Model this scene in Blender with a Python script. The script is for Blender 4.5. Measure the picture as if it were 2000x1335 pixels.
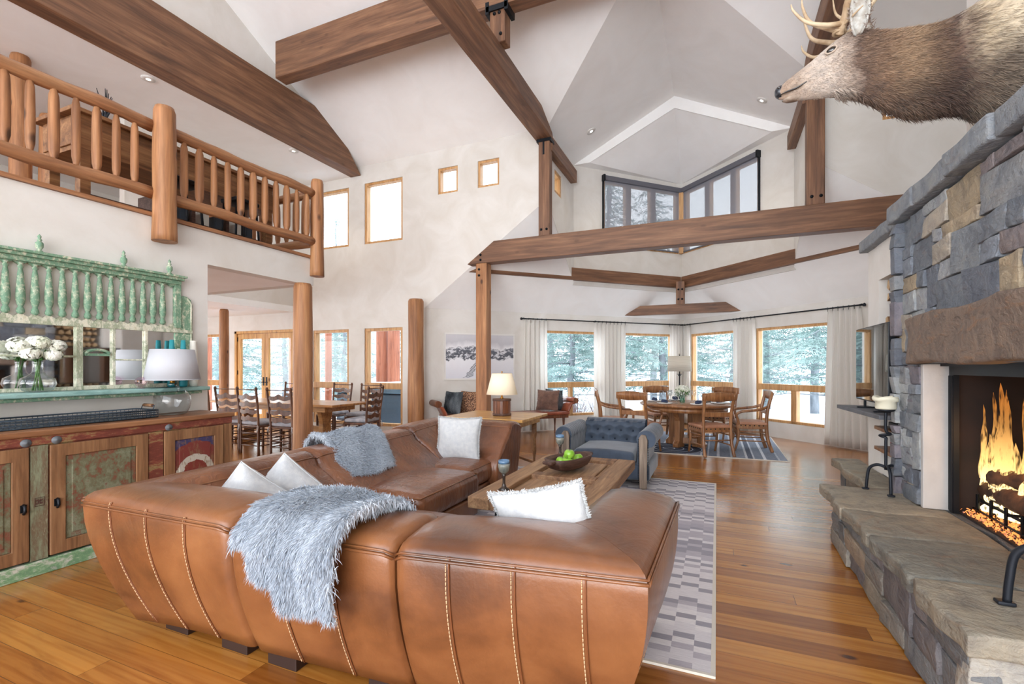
import bpy, bmesh, math, random
import numpy as np
from mathutils import Vector, Matrix
from mathutils.geometry import tessellate_polygon

for o in list(bpy.data.objects): bpy.data.objects.remove(o)
scn = bpy.context.scene
COL = scn.collection
PI = math.pi
rnd = random.Random(7)
nrs = np.random.RandomState(11)

# ---------------------------------------------------------------- camera
cd = bpy.data.cameras.new('camera'); cam = bpy.data.objects.new('camera', cd); COL.objects.link(cam)
cam.location = (0, 0, 1.4)
cam.rotation_euler = (PI/2, 0, math.atan(400/935))
cd.sensor_width = 36; cd.lens = 36*935/2000; cd.shift_y = 47.5/2000; cd.clip_start = .05; cd.clip_end = 500
scn.camera = cam

# ---------------------------------------------------------------- view + sky
vs = scn.view_settings
scn.display_settings.display_device = 'sRGB'
vs.view_transform = 'Standard'; vs.look = 'None'; vs.gamma = 1; vs.use_curve_mapping = False
vs.exposure = -0.15
w = bpy.data.worlds.new('winter_sky'); scn.world = w; w.use_nodes = True
nt = w.node_tree; bg = nt.nodes['Background']
tc = nt.nodes.new('ShaderNodeTexCoord'); sp = nt.nodes.new('ShaderNodeSeparateXYZ'); rp = nt.nodes.new('ShaderNodeValToRGB')
nt.links.new(tc.outputs['Generated'], sp.inputs[0]); nt.links.new(sp.outputs['Z'], rp.inputs[0]); nt.links.new(rp.outputs[0], bg.inputs[0])
rp.color_ramp.elements[0].position = 0.0; rp.color_ramp.elements[0].color = (.97, .97, .98, 1)
rp.color_ramp.elements[1].position = .55; rp.color_ramp.elements[1].color = (.78, .86, .97, 1)
bg.inputs[1].default_value = 6.0

def area_light(name, loc, rot, sx, sy, power, color=(1, 1, 1)):
    l = bpy.data.lights.new(name, 'AREA'); l.shape = 'RECTANGLE'; l.size = sx; l.size_y = sy; l.energy = power; l.color = color
    o = bpy.data.objects.new(name, l); COL.objects.link(o); o.location = loc; o.rotation_euler = rot
    return o
# fill lamps added for brightness, standing in for unseen windows behind and at left
area_light('daylight_fill', (-.75, -8.5, 1.6), (math.radians(118), 0, 0), 8.0, 4.0, 860, (1, .99, .97))
area_light('daylight_fill', (-12.85, 3.2, 1.5), (PI/2, 0, -PI/2), 4.5, 2.0, 160, (1, .98, .96))

# ---------------------------------------------------------------- material helpers
MATS = {}
def rgb(r, g, b):  # srgb 0-255 to linear
    f = lambda c: ((c/255+.055)/1.055)**2.4 if c/255 > .04045 else c/255/12.92
    return (f(r), f(g), f(b), 1)
def node(nt, kind, **kw):
    n = nt.nodes.new(kind)
    for k, v in kw.items(): setattr(n, k, v)
    return n
def new_mat(name):
    m = bpy.data.materials.new(name); m.use_nodes = True; MATS[name] = m
    return m, m.node_tree, m.node_tree.nodes['Principled BSDF']
def coords(nt, scale, kind='Object', loc=(0, 0, 0), rot=(0, 0, 0)):
    t = node(nt, 'ShaderNodeTexCoord'); mp = node(nt, 'ShaderNodeMapping')
    mp.inputs['Scale'].default_value = scale; mp.inputs['Location'].default_value = loc; mp.inputs['Rotation'].default_value = rot
    nt.links.new(t.outputs[kind], mp.inputs[0]); return mp.outputs[0]
def noise(nt, vec, scale=1, detail=4, rough=.55, dist=0):
    n = node(nt, 'ShaderNodeTexNoise'); n.inputs['Scale'].default_value = scale; n.inputs['Detail'].default_value = detail
    n.inputs['Roughness'].default_value = rough; n.inputs['Distortion'].default_value = dist
    nt.links.new(vec, n.inputs['Vector']); return n.outputs['Fac']
def ramp(nt, fac, stops, interp='LINEAR'):
    r = node(nt, 'ShaderNodeValToRGB'); cr = r.color_ramp; cr.interpolation = interp
    while len(cr.elements) < len(stops): cr.elements.new(.5)
    for e, (p, c) in zip(cr.elements, stops): e.position = p; e.color = c if len(c) == 4 else (*c, 1)
    nt.links.new(fac, r.inputs[0]); return r.outputs[0]
def mix(nt, a, b, fac, mode='MIX'):
    n = node(nt, 'ShaderNodeMix', data_type='RGBA', blend_type=mode)
    for i, v in ((0, fac), (6, a), (7, b)):
        if hasattr(v, 'links') or isinstance(v, bpy.types.NodeSocket): nt.links.new(v, n.inputs[i])
        else: n.inputs[i].default_value = v
    return n.outputs[2]
def math_(nt, op, a, b=0, c=0):
    n = node(nt, 'ShaderNodeMath', operation=op)
    for i, v in enumerate((a, b, c)):
        if isinstance(v, bpy.types.NodeSocket): nt.links.new(v, n.inputs[i])
        else: n.inputs[i].default_value = v
    return n.outputs[0]
def bump(nt, bs, h, strength=.3, dist=.01):
    b = node(nt, 'ShaderNodeBump'); b.inputs['Strength'].default_value = strength; b.inputs['Distance'].default_value = dist
    nt.links.new(h, b.inputs['Height']); nt.links.new(b.outputs[0], bs.inputs['Normal'])
def plain(name, c, rough=.6, metal=0, c2=None, scale=(6, 6, 6), lo=.35, hi=.65, bmp=0, bscale=None, coat=0, sheen=0, emis=None, es=0):
    m, nt, bs = new_mat(name)
    bs.inputs['Base Color'].default_value = c; bs.inputs['Roughness'].default_value = rough; bs.inputs['Metallic'].default_value = metal
    if c2 or bmp:
        n = noise(nt, coords(nt, scale))
        if c2: nt.links.new(ramp(nt, n, [(lo, c), (hi, c2)]), bs.inputs['Base Color'])
        if bmp: bump(nt, bs, noise(nt, coords(nt, bscale or scale), detail=5) if bscale else n, bmp)
    if coat: bs.inputs['Coat Weight'].default_value = coat; bs.inputs['Coat Roughness'].default_value = .12
    if sheen: bs.inputs['Sheen Weight'].default_value = sheen
    if emis: bs.inputs['Emission Color'].default_value = emis; bs.inputs['Emission Strength'].default_value = es
    return m
def wood(name, dark, mid, light, axis=0, rough=.5, grain=1.0, knots=.0, bmp=.25, coat=0):
    m, nt, bs = new_mat(name)
    s = [14*grain]*3; s[axis] = 1.1*grain
    v = coords(nt, s)
    n1 = noise(nt, v, 1, 6, .62, .6)
    s2 = [60*grain]*3; s2[axis] = 3*grain
    n2 = noise(nt, coords(nt, s2), 1, 3)
    base = ramp(nt, n1, [(.28, dark), (.5, mid), (.72, light)])
    fine = ramp(nt, n2, [(.35, (.72, .72, .72)), (.65, (1.08, 1.08, 1.08))])
    col = mix(nt, base, fine, .8, 'MULTIPLY')
    if knots:
        s3 = [4.5]*3; s3[axis] = 2.2
        vo = node(nt, 'ShaderNodeTexVoronoi'); nt.links.new(coords(nt, s3), vo.inputs['Vector']); vo.inputs['Scale'].default_value = 1
        k = ramp(nt, vo.outputs['Distance'], [(.06, (1, 1, 1)), (.13, (0, 0, 0))])
        col = mix(nt, col, (dark[0]*.28, dark[1]*.25, dark[2]*.25, 1), math_(nt, 'MULTIPLY', k, knots))
    nt.links.new(col, bs.inputs['Base Color']); bs.inputs['Roughness'].default_value = rough
    bump(nt, bs, n1, bmp, .006)
    if coat: bs.inputs['Coat Weight'].default_value = coat; bs.inputs['Coat Roughness'].default_value = .15
    return m
def glass_mat(name, tint=(1, 1, 1, 1), ior=1.45, refl=1.0):
    m, nt, bs = new_mat(name); nt.nodes.remove(bs)
    out = nt.nodes['Material Output']; tr = node(nt, 'ShaderNodeBsdfTransparent'); gl = node(nt, 'ShaderNodeBsdfGlossy')
    tr.inputs[0].default_value = tint; gl.inputs['Roughness'].default_value = .02
    fr = node(nt, 'ShaderNodeLayerWeight'); fr.inputs[0].default_value = .5
    mx = node(nt, 'ShaderNodeMixShader'); nt.links.new(math_(nt, 'MULTIPLY_ADD', math_(nt, 'POWER', fr.outputs['Facing'], 3.5), refl*(ior-1)*1.1, .045*refl), mx.inputs[0])
    nt.links.new(tr.outputs[0], mx.inputs[1]); nt.links.new(gl.outputs[0], mx.inputs[2]); nt.links.new(mx.outputs[0], out.inputs[0])
    return m

# ---------------------------------------------------------------- mesh builder
class MB:
    def __init__(s): s.v = []; s.f = []; s.mi = []; s.sm = []; s.c = []; s.anyc = False
    def add(s, vs, fs, mi=0, smooth=False, col=None):
        o = len(s.v); s.v.extend([tuple(map(float, p)) for p in vs])
        for f in fs:
            s.f.append(tuple(i+o for i in f)); s.mi.append(mi); s.sm.append(smooth); s.c.append(col)
        if col: s.anyc = True
        return s
    def box(s, x0, x1, y0, y1, z0, z1, mi=0, M=None, col=None):
        vs = [(x, y, z) for x in (x0, x1) for y in (y0, y1) for z in (z0, z1)]
        if M is not None: vs = [tuple(M @ Vector(p)) for p in vs]
        return s.add(vs, [(0, 1, 3, 2), (4, 6, 7, 5), (0, 4, 5, 1), (2, 3, 7, 6), (0, 2, 6, 4), (1, 5, 7, 3)], mi, False, col)
    def bar(s, a, b, w, h, mi=0, up=(0, 0, 1), col=None):
        a, b = Vector(a), Vector(b); d = (b-a); L = d.length; d.normalize(); up = Vector(up)
        if abs(d.dot(up)) > .98: up = Vector((1, 0, 0))
        r = d.cross(up).normalized(); u = r.cross(d)
        vs = [a+d*t*L+r*sx*w/2+u*sz*h/2 for t in (0, 1) for sx in (-1, 1) for sz in (-1, 1)]
        return s.add(vs, [(0, 1, 3, 2), (4, 6, 7, 5), (0, 4, 5, 1), (2, 3, 7, 6), (0, 2, 6, 4), (1, 5, 7, 3)], mi, False, col)
    def tube(s, pts, r, seg=8, mi=0, cap=True, smooth=True, closed=False, sq=None, col=None):
        P = [Vector(p) for p in pts]; n = len(P)
        R = [r]*n if not hasattr(r, '__len__') else list(r)
        T = []
        for i in range(n):
            if closed: t = P[(i+1) % n]-P[i-1]
            else: t = P[min(i+1, n-1)]-P[max(i-1, 0)]
            T.append(t.normalized() if t.length > 1e-9 else Vector((0, 0, 1)))
        up = Vector((0, 0, 1)) if abs(T[0].z) < .9 else Vector((1, 0, 0))
        u = (up-T[0]*up.dot(T[0])).normalized(); vs = []
        for i in range(n):
            u = (u-T[i]*u.dot(T[i])); u.normalize(); w_ = T[i].cross(u)
            for k in range(seg):
                a = 2*PI*k/seg; rx = R[i]; ry = R[i]*(sq or 1)
                vs.append(P[i]+u*math.cos(a)*rx+w_*math.sin(a)*ry)
        fs = []
        m_ = n if closed else n-1
        for i in range(m_):
            j = (i+1) % n
            for k in range(seg): fs.append((i*seg+k, i*seg+(k+1) % seg, j*seg+(k+1) % seg, j*seg+k))
        s.add(vs, fs, mi, smooth, col)
        if cap and not closed:
            o = len(s.v)-len(vs)
            s.f.append(tuple(o+k for k in reversed(range(seg)))); s.mi.append(mi); s.sm.append(False); s.c.append(col)
            s.f.append(tuple(o+(n-1)*seg+k for k in range(seg))); s.mi.append(mi); s.sm.append(False); s.c.append(col)
        return s
    def lathe(s, prof, c=(0, 0, 0), seg=20, mi=0, axis=2, smooth=True, sx=1, sy=1, col=None):
        vs = []; n = len(prof)
        for (r, z) in prof:
            for k in range(seg):
                a = 2*PI*k/seg; p = [r*math.cos(a)*sx, r*math.sin(a)*sy, z]
                if axis == 0: p = [p[2], p[0], p[1]]
                if axis == 1: p = [p[0], p[2], -p[1]]
                vs.append((p[0]+c[0], p[1]+c[1], p[2]+c[2]))
        fs = [(i*seg+k, i*seg+(k+1) % seg, (i+1)*seg+(k+1) % seg, (i+1)*seg+k) for i in range(n-1) for k in range(seg)]
        s.add(vs, fs, mi, smooth, col); o = len(s.v)-len(vs)
        for (i, rev) in ((0, True), (n-1, False)):
            if prof[i][0] > 1e-4:
                ids = [o+i*seg+k for k in range(seg)]
                s.f.append(tuple(reversed(ids)) if rev else tuple(ids)); s.mi.append(mi); s.sm.append(False); s.c.append(col)
        return s
    def prism(s, poly, o, u, v, n, t, mi=0, holes=(), col=None):
        """extrude a 2D polygon (with holes) lying in plane o + a*u + b*v by t along n"""
        o, u, v, n = map(Vector, (o, u, v, n)); loops = [list(poly)]+[list(h) for h in holes]
        flat = [p for l in loops for p in l]; N = len(flat)
        tris = tessellate_polygon([[Vector((p[0], p[1], 0)) for p in l] for l in loops])
        P = [o+u*p[0]+v*p[1] for p in flat]; vs = P+[p+n*t for p in P]
        fs = [tuple(tr) for tr in tris]+[tuple(i+N for i in reversed(tr)) for tr in tris]
        b = 0
        for l in loops:
            m_ = len(l)
            for i in range(m_): j = (i+1) % m_; fs.append((b+i, b+j, b+j+N, b+i+N))
            b += m_
        return s.add(vs, fs, mi, False, col)
    def rbox(s, x0, x1, y0, y1, z0, z1, r, n=3, mi=0, M=None, fn=None, div=2, col=None):
        lo = Vector((x0, y0, z0)); hi = Vector((x1, y1, z1)); r = min(r, *(h/2.001 for h in (hi-lo)))
        def ax(a, b):
            l = [a+r*(1-math.tan((1-i/n)*PI/4)) for i in range(n)]
            m_ = [a+r+(b-a-2*r)*i/div for i in range(div+1)]
            return l+m_+[b-r*(1-math.tan((1-i/n)*PI/4)) for i in reversed(range(n))]
        A = [ax(lo[i], hi[i]) for i in range(3)]; vs = []; fs = []
        for a in range(3):
            b, c = (a+1) % 3, (a+2) % 3
            for side in (0, 1):
                o = len(vs); nb, nc = len(A[b]), len(A[c])
                for pb in A[b]:
                    for pc in A[c]:
                        p = Vector((0, 0, 0)); p[a] = hi[a] if side else lo[a]; p[b] = pb; p[c] = pc
                        q = Vector([min(max(p[i], lo[i]+r), hi[i]-r) for i in range(3)]); d = p-q
                        if d.length > 1e-9: p = q+d.normalized()*r
                        if fn: p = Vector(fn(*p))
                        if M is not None: p = M @ p
                        vs.append(p)
                for i in range(nb-1):
                    for j in range(nc-1):
                        q = (o+i*nc+j, o+(i+1)*nc+j, o+(i+1)*nc+j+1, o+i*nc+j+1)
                        fs.append(q if side else tuple(reversed(q)))
        return s.add(vs, fs, mi, True, col)
    def grid(s, P, mi=0, smooth=True, closed_u=False, closed_v=False, col=None):
        nu, nv = len(P), len(P[0]); vs = [p for row in P for p in row]; fs = []
        for i in range(nu if closed_u else nu-1):
            for j in range(nv if closed_v else nv-1):
                a, b = (i+1) % nu, (j+1) % nv
                fs.append((i*nv+j, a*nv+j, a*nv+b, i*nv+b))
        return s.add(vs, fs, mi, smooth, col)
    def build(s, name, mats, parent=None, weld=False, loc=None, bevel=0, subd=0, recalc=True):
        me = bpy.data.meshes.new(name); me.from_pydata(s.v, [], s.f)
        if not isinstance(mats, (list, tuple)): mats = [mats]
        for m in mats: me.materials.append(MATS[m] if isinstance(m, str) else m)
        me.polygons.foreach_set('material_index', s.mi); me.polygons.foreach_set('use_smooth', s.sm)
        if s.anyc:
            ca = me.color_attributes.new('tone', 'FLOAT_COLOR', 'CORNER'); arr = np.ones((len(me.loops), 4), np.float32); k = 0
            for f, c in zip(s.f, s.c):
                n = len(f)
                if c: arr[k:k+n, :3] = c[:3]
                k += n
            ca.data.foreach_set('color', arr.ravel())
        if weld or recalc:
            b = bmesh.new(); b.from_mesh(me)
            if weld: bmesh.ops.remove_doubles(b, verts=b.verts, dist=1e-4)
            if recalc: bmesh.ops.recalc_face_normals(b, faces=b.faces)
            b.to_mesh(me); b.free()
        if loc is not None:
            me.transform(Matrix.Translation(-Vector(loc)))
        me.update()
        o = bpy.data.objects.new(name, me); COL.objects.link(o)
        if loc is not None: o.location = loc
        if parent is not None: o.parent = parent
        if bevel:
            md = o.modifiers.new('bevel', 'BEVEL'); md.width = bevel; md.segments = 2; md.limit_method = 'ANGLE'; md.angle_limit = .7
        if subd:
            md = o.modifiers.new('subdivision', 'SUBSURF'); md.levels = subd; md.render_levels = subd
        return o
def tag(o, label, cat, group=None, kind=None):
    o['label'] = label; o['category'] = cat
    if group: o['group'] = group
    if kind: o['kind'] = kind
    return o
def thing(name, label, cat, loc=(0, 0, 0), rz=0, group=None):
    o = bpy.data.objects.new(name, None); COL.objects.link(o); o.location = loc; o.rotation_euler = (0, 0, rz); o.empty_display_size = .1
    return tag(o, label, cat, group)
def struct(name, mb, mats, parent=None, **kw):
    o = mb.build(name, mats, parent, **kw)
    if parent is None: o['kind'] = 'structure'
    return o
def copy_thing(root, loc=None, rz=None, label=None, scale=None):
    def cp(o, par):
        c = o.copy(); COL.objects.link(c)
        if par is not None: c.parent = par
        for ch in [x for x in bpy.data.objects if x.parent == o and x.name in COL.objects]: cp(ch, c)
        return c
    kids = [x for x in COL.objects if x.parent == root]
    c = root.copy(); COL.objects.link(c)
    for k in kids: cp(k, c)
    if loc is not None: c.location = loc
    if rz is not None: c.rotation_euler = (0, 0, rz)
    if scale is not None: c.scale = (scale,)*3
    if label: c['label'] = label
    return c
def smoothstep(t): t = min(max(t, 0), 1); return t*t*(3-2*t)
def lerp(a, b, t): return a+(b-a)*t
def catmull(P, n=6):
    P = [Vector(p) for p in P]; out = []
    for i in range(len(P)-1):
        p0 = P[max(i-1, 0)]; p1 = P[i]; p2 = P[i+1]; p3 = P[min(i+2, len(P)-1)]
        for k in range(n):
            t = k/n; out.append(.5*((2*p1)+(p2-p0)*t+(2*p0-5*p1+4*p2-p3)*t*t+(-p0+3*p1-3*p2+p3)*t**3))
    out.append(P[-1]); return out
def blades(mb, pts, dirs, length, width, mi=0, sag=0.0, col=None, up=None, rs=nrs):
    """tapered two-segment hairs; pts, dirs are (n,3) arrays"""
    n = len(pts); d = dirs/np.maximum(np.linalg.norm(dirs, axis=1, keepdims=True), 1e-6)
    rv = rs.normal(size=(n, 3)); side = np.cross(d, rv); side /= np.maximum(np.linalg.norm(side, axis=1, keepdims=True), 1e-6)
    L = (length*(.65+.7*rs.rand(n)))[:, None]; g = np.array([0, 0, -1.0])*sag
    m_ = pts+d*L*.55+g*L*.25; t = pts+d*L*.9+g*L
    w_ = side*width/2
    V = np.stack([pts-w_, pts+w_, m_+w_*.8, m_-w_*.8, t], 1).reshape(-1, 3)
    o = len(mb.v); mb.v.extend(map(tuple, V.tolist()))
    for i in range(n):
        b = o+i*5; mb.f.append((b, b+1, b+2, b+3)); mb.f.append((b+3, b+2, b+4))
    mb.mi.extend([mi]*(2*n)); mb.sm.extend([False]*(2*n)); mb.c.extend([None]*(2*n))
def surf_samples(mb_v, faces, n, rs=nrs):
    V = np.array(mb_v); T = []
    for f in faces:
        for i in range(1, len(f)-1): T.append((f[0], f[i], f[i+1]))
    T = np.array(T); a, b, c = V[T[:, 0]], V[T[:, 1]], V[T[:, 2]]; cr = np.cross(b-a, c-a); A = np.linalg.norm(cr, axis=1)
    idx = rs.choice(len(T), n, p=A/A.sum()); r1 = np.sqrt(rs.rand(n))[:, None]; r2 = rs.rand(n)[:, None]
    p = (1-r1)*a[idx]+r1*(1-r2)*b[idx]+r1*r2*c[idx]; nn = cr[idx]/np.maximum(A[idx][:, None], 1e-9)
    return p, nn
# ---------------------------------------------------------------- materials
def make_plaster(name, c1, c2):
    m, nt, bs = new_mat(name)
    v = coords(nt, (1, 1, 1)); n = noise(nt, v, 1.6, 5, .6, .8)
    nt.links.new(ramp(nt, n, [(.35, c1), (.68, c2)]), bs.inputs['Base Color']); bs.inputs['Roughness'].default_value = .85
    bump(nt, bs, noise(nt, v, 9, 4, .6, 1.2), .12, .01)
make_plaster('plaster', rgb(225, 222, 217), rgb(214, 209, 201))
make_plaster('ceiling_plaster', rgb(250, 250, 249), rgb(245, 244, 242))  # ceilings coloured whiter than the walls to make up for dim light
BD, BM, BL = rgb(86, 60, 45), rgb(124, 87, 63), rgb(154, 114, 84)
wood('beam_x', BD, BM, BL, 0, .55, .8, .35); wood('beam_y', BD, BM, BL, 1, .55, .8, .35); wood('beam_z', BD, BM, BL, 2, .55, .8, .35)
wood('log_z', rgb(122, 80, 52), rgb(166, 114, 74), rgb(192, 142, 98), 2, .55, .8, .9)
wood('log_y', rgb(122, 80, 54), rgb(162, 112, 76), rgb(190, 142, 100), 1, .5, .9, .6)
wood('log_x', rgb(122, 80, 54), rgb(162, 112, 76), rgb(190, 142, 100), 0, .5, .9, .6)
wood('window_wood', rgb(184, 132, 80), rgb(206, 158, 104), rgb(222, 180, 130), 2, .45, 1.2, .25)
wood('pine_door', rgb(176, 118, 58), rgb(212, 160, 92), rgb(226, 182, 118), 2, .45, 1, .9)
wood('chair_dark', rgb(58, 34, 24), rgb(98, 62, 44), rgb(132, 92, 66), 2, .4, 1.5)
wood('chair_oak', rgb(102, 64, 38), rgb(148, 100, 62), rgb(176, 128, 86), 2, .4, 1.5, coat=.3)
wood('table_oak', rgb(140, 88, 44), rgb(188, 132, 74), rgb(212, 160, 98), 0, .35, 1.2, coat=.3)
wood('console_wood', rgb(172, 118, 56), rgb(214, 164, 92), rgb(228, 186, 118), 0, .35, 1, coat=.4)
wood('rustic_table', rgb(106, 76, 52), rgb(156, 118, 84), rgb(188, 152, 114), 1, .6, 1.2, .3, .5)
wood('rustic_table_dark', rgb(92, 64, 44), rgb(140, 102, 72), rgb(170, 134, 98), 1, .6, 1.3, .3, .5)
wood('loft_wood', rgb(92, 58, 34), rgb(140, 96, 60), rgb(176, 130, 86), 1, .5, 1, .4)
wood('bowl_wood', rgb(52, 34, 28), rgb(86, 60, 50), rgb(112, 84, 72), 1, .6, 2)
wood('bench_leather_wood', rgb(66, 36, 24), rgb(108, 64, 42), rgb(140, 90, 60), 2, .35, 2)
plain('seat_leather', rgb(160, 110, 84), .5, c2=rgb(184, 136, 108)); plain('bench_leather', rgb(128, 66, 46), .35, c2=rgb(160, 88, 62), coat=.3)

# floor planks
m, nt, bs = new_mat('floor_planks')
sy_ = node(nt, 'ShaderNodeSeparateXYZ'); nt.links.new(coords(nt, (1, 1, 1)), sy_.inputs[0])
wr_ = node(nt, 'ShaderNodeTexWhiteNoise', noise_dimensions='1D'); nt.links.new(math_(nt, 'FLOOR', math_(nt, 'DIVIDE', sy_.outputs['Y'], .135)), wr_.inputs['W'])
cb_ = node(nt, 'ShaderNodeCombineXYZ'); nt.links.new(math_(nt, 'ADD', sy_.outputs['X'], math_(nt, 'MULTIPLY', wr_.outputs['Value'], 5.2)), cb_.inputs[0]); nt.links.new(sy_.outputs['Y'], cb_.inputs[1])
br = node(nt, 'ShaderNodeTexBrick'); nt.links.new(cb_.outputs[0], br.inputs['Vector'])
br.inputs['Scale'].default_value = 1; br.inputs['Brick Width'].default_value = 2.6; br.inputs['Row Height'].default_value = .135
br.inputs['Mortar Size'].default_value = .0016; br.inputs['Mortar Smooth'].default_value = .3; br.offset = 0
br.inputs['Color1'].default_value = (0, 0, 0, 1); br.inputs['Color2'].default_value = (1, 1, 1, 1); br.inputs['Mortar'].default_value = (.5, .5, .5, 1)
tone = ramp(nt, br.outputs['Color'], [(0, rgb(138, 84, 34)), (.35, rgb(170, 109, 46)), (.7, rgb(190, 131, 60)), (1, rgb(152, 92, 39))])
tw = node(nt, 'ShaderNodeMixRGB'); tw.blend_type = 'ADD'; tw.inputs[0].default_value = 1
nt.links.new(coords(nt, (.9, 11, 1)), tw.inputs[1])
sc = node(nt, 'ShaderNodeVectorMath', operation='SCALE'); nt.links.new(br.outputs['Color'], sc.inputs[0]); sc.inputs['Scale'].default_value = 7.3
nt.links.new(sc.outputs[0], tw.inputs[2])
g1 = noise(nt, tw.outputs[0], 1.2, 6, .6, 1.4)
wv = node(nt, 'ShaderNodeTexWave', wave_type='BANDS', bands_direction='Y'); nt.links.new(tw.outputs[0], wv.inputs['Vector']); wv.inputs['Scale'].default_value = .55
wv.inputs['Distortion'].default_value = 9; wv.inputs['Detail'].default_value = 3; wv.inputs['Detail Scale'].default_value = .6
col = mix(nt, tone, ramp(nt, g1, [(.3, (.60, .46, .34)), (.55, (1, 1, 1)), (.75, (1.12, 1.1, 1.05))]), .75, 'MULTIPLY')
col = mix(nt, col, ramp(nt, wv.outputs['Fac'], [(0, (.80, .68, .55)), (.35, (1, 1, 1))]), .55, 'MULTIPLY')
vo = node(nt, 'ShaderNodeTexVoronoi'); nt.links.new(coords(nt, (1.9, 4.0, 1)), vo.inputs['Vector']); vo.inputs['Scale'].default_value = 1.0
nd = math_(nt, 'ADD', vo.outputs['Distance'], math_(nt, 'MULTIPLY', noise(nt, coords(nt, (20, 20, 1)), 1, 2), .05))
kn = ramp(nt, nd, [(.065, (1, 1, 1)), (.12, (0, 0, 0))])
col = mix(nt, col, rgb(62, 30, 14), kn)
col = mix(nt, col, rgb(70, 38, 16), math_(nt, 'MULTIPLY', br.outputs['Fac'], .7))
nt.links.new(col, bs.inputs['Base Color']); bs.inputs['Roughness'].default_value = .26
bs.inputs['Coat Weight'].default_value = .5; bs.inputs['Coat Roughness'].default_value = .16
bump(nt, bs, mix(nt, g1, (0, 0, 0, 1), br.outputs['Fac']), .12, .004)

# leather
m, nt, bs = new_mat('leather')
v = coords(nt, (1, 1, 1)); n = noise(nt, v, 2.3, 5, .6, .4)
c = ramp(nt, n, [(.3, rgb(88, 52, 30)), (.5, rgb(122, 75, 43)), (.75, rgb(146, 95, 57))])
nt.links.new(c, bs.inputs['Base Color']); bs.inputs['Roughness'].default_value = .32
bs.inputs['Coat Weight'].default_value = .35; bs.inputs['Coat Roughness'].default_value = .18
vb = noise(nt, v, 90, 2); vw = noise(nt, coords(nt, (5, 5, 2.5)), 1, 3, .5, 1.5)
bump(nt, bs, math_(nt, 'ADD', math_(nt, 'MULTIPLY', vb, .15), vw), .35, .012)
m, nt, bs = new_mat('leather_creased')
v = coords(nt, (1, 1, 1)); n = noise(nt, v, 2.6, 5, .6, .4)
c = ramp(nt, n, [(.3, rgb(84, 49, 31)), (.5, rgb(117, 71, 44)), (.75, rgb(143, 92, 60))])
nt.links.new(c, bs.inputs['Base Color']); bs.inputs['Roughness'].default_value = .3
bs.inputs['Coat Weight'].default_value = .3; bs.inputs['Coat Roughness'].default_value = .2
wr = noise(nt, coords(nt, (16, 16, 5)), 1, 3, .5, 1.0)
bump(nt, bs, wr, .7, .018)
plain('stitch', rgb(214, 178, 138), .7); plain('piping', rgb(120, 70, 40), .45)
plain('sofa_foot', rgb(44, 26, 20), .5)

plain('white_linen', rgb(192, 195, 199), .9, c2=rgb(206, 208, 209), scale=(30, 30, 30), bmp=.3, bscale=(140, 140, 140), sheen=.3)
plain('white_fringe', rgb(204, 206, 207), .95, sheen=.3)
plain('fur_base', rgb(136, 148, 164), .95); plain('grey_fur', rgb(172, 183, 196), .85, c2=rgb(202, 210, 220), scale=(5, 5, 5), lo=.35, hi=.7, sheen=.5)
plain('grey_fur_dark', rgb(146, 158, 174), .9, c2=rgb(172, 183, 197), scale=(5, 5, 5), sheen=.5)
plain('dark_fur', rgb(36, 44, 52), .7, c2=rgb(116, 124, 130), scale=(7, 7, 2), lo=.4, hi=.7)
plain('brown_fur', rgb(98, 68, 56), .8, c2=rgb(134, 98, 82), scale=(9, 9, 9), sheen=.5)
plain('brown_pattern', rgb(74, 46, 34), .8, c2=rgb(184, 140, 108), scale=(60, 60, 40), lo=.45, hi=.55)
m, nt, bs = new_mat('blue_fabric')
v = coords(nt, (1, 1, 1)); n = noise(nt, v, 5, 4)
nt.links.new(ramp(nt, n, [(.35, rgb(50, 62, 78)), (.65, rgb(72, 84, 101))]), bs.inputs['Base Color']); bs.inputs['Roughness'].default_value = .8; bs.inputs['Sheen Weight'].default_value = .4
bump(nt, bs, noise(nt, v, 160, 2), .3, .003)
plain('blue_fabric_dark', rgb(40, 50, 64), .8)
wood('weathered_wood', rgb(92, 76, 64), rgb(140, 122, 106), rgb(170, 152, 134), 2, .7, 1.6)

# rugs
m, nt, bs = new_mat('rug_living')
v = coords(nt, (1, 1, 1), rot=(0, 0, PI/2))
b1 = node(nt, 'ShaderNodeTexBrick'); nt.links.new(coords(nt, (1, 1, 1)), b1.inputs['Vector']); b1.offset = 0
sepx = node(nt, 'ShaderNodeSeparateXYZ'); nt.links.new(coords(nt, (1, 1, 1)), sepx.inputs[0])
X_, Y_ = sepx.outputs['X'], sepx.outputs['Y']
colid = math_(nt, 'FLOOR', math_(nt, 'DIVIDE', X_, .105))
par = math_(nt, 'MODULO', math_(nt, 'ABSOLUTE', colid), 2)
yy = math_(nt, 'ADD', Y_, math_(nt, 'MULTIPLY', par, .055))
rowid = math_(nt, 'FLOOR', math_(nt, 'DIVIDE', yy, .052))
wn = node(nt, 'ShaderNodeTexWhiteNoise', noise_dimensions='1D'); nt.links.new(math_(nt, 'ADD', rowid, math_(nt, 'MULTIPLY', par, 0)), wn.inputs['W'])
nrows = ramp(nt, wn.outputs['Value'], [(0, rgb(218, 214, 216)), (.38, rgb(226, 222, 222)), (.42, rgb(184, 179, 186)), (.7, rgb(174, 169, 178)), (.74, rgb(158, 155, 163)), (1, rgb(164, 161, 168))], 'CONSTANT')
thr = noise(nt, coords(nt, (14, 160, 1)), 1, 3)
colr = mix(nt, nrows, ramp(nt, thr, [(.3, (.82, .82, .84)), (.7, (1.06, 1.06, 1.06))]), .8, 'MULTIPLY')
nt.links.new(colr, bs.inputs['Base Color']); bs.inputs['Roughness'].default_value = .95; bump(nt, bs, thr, .3, .004)
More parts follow.
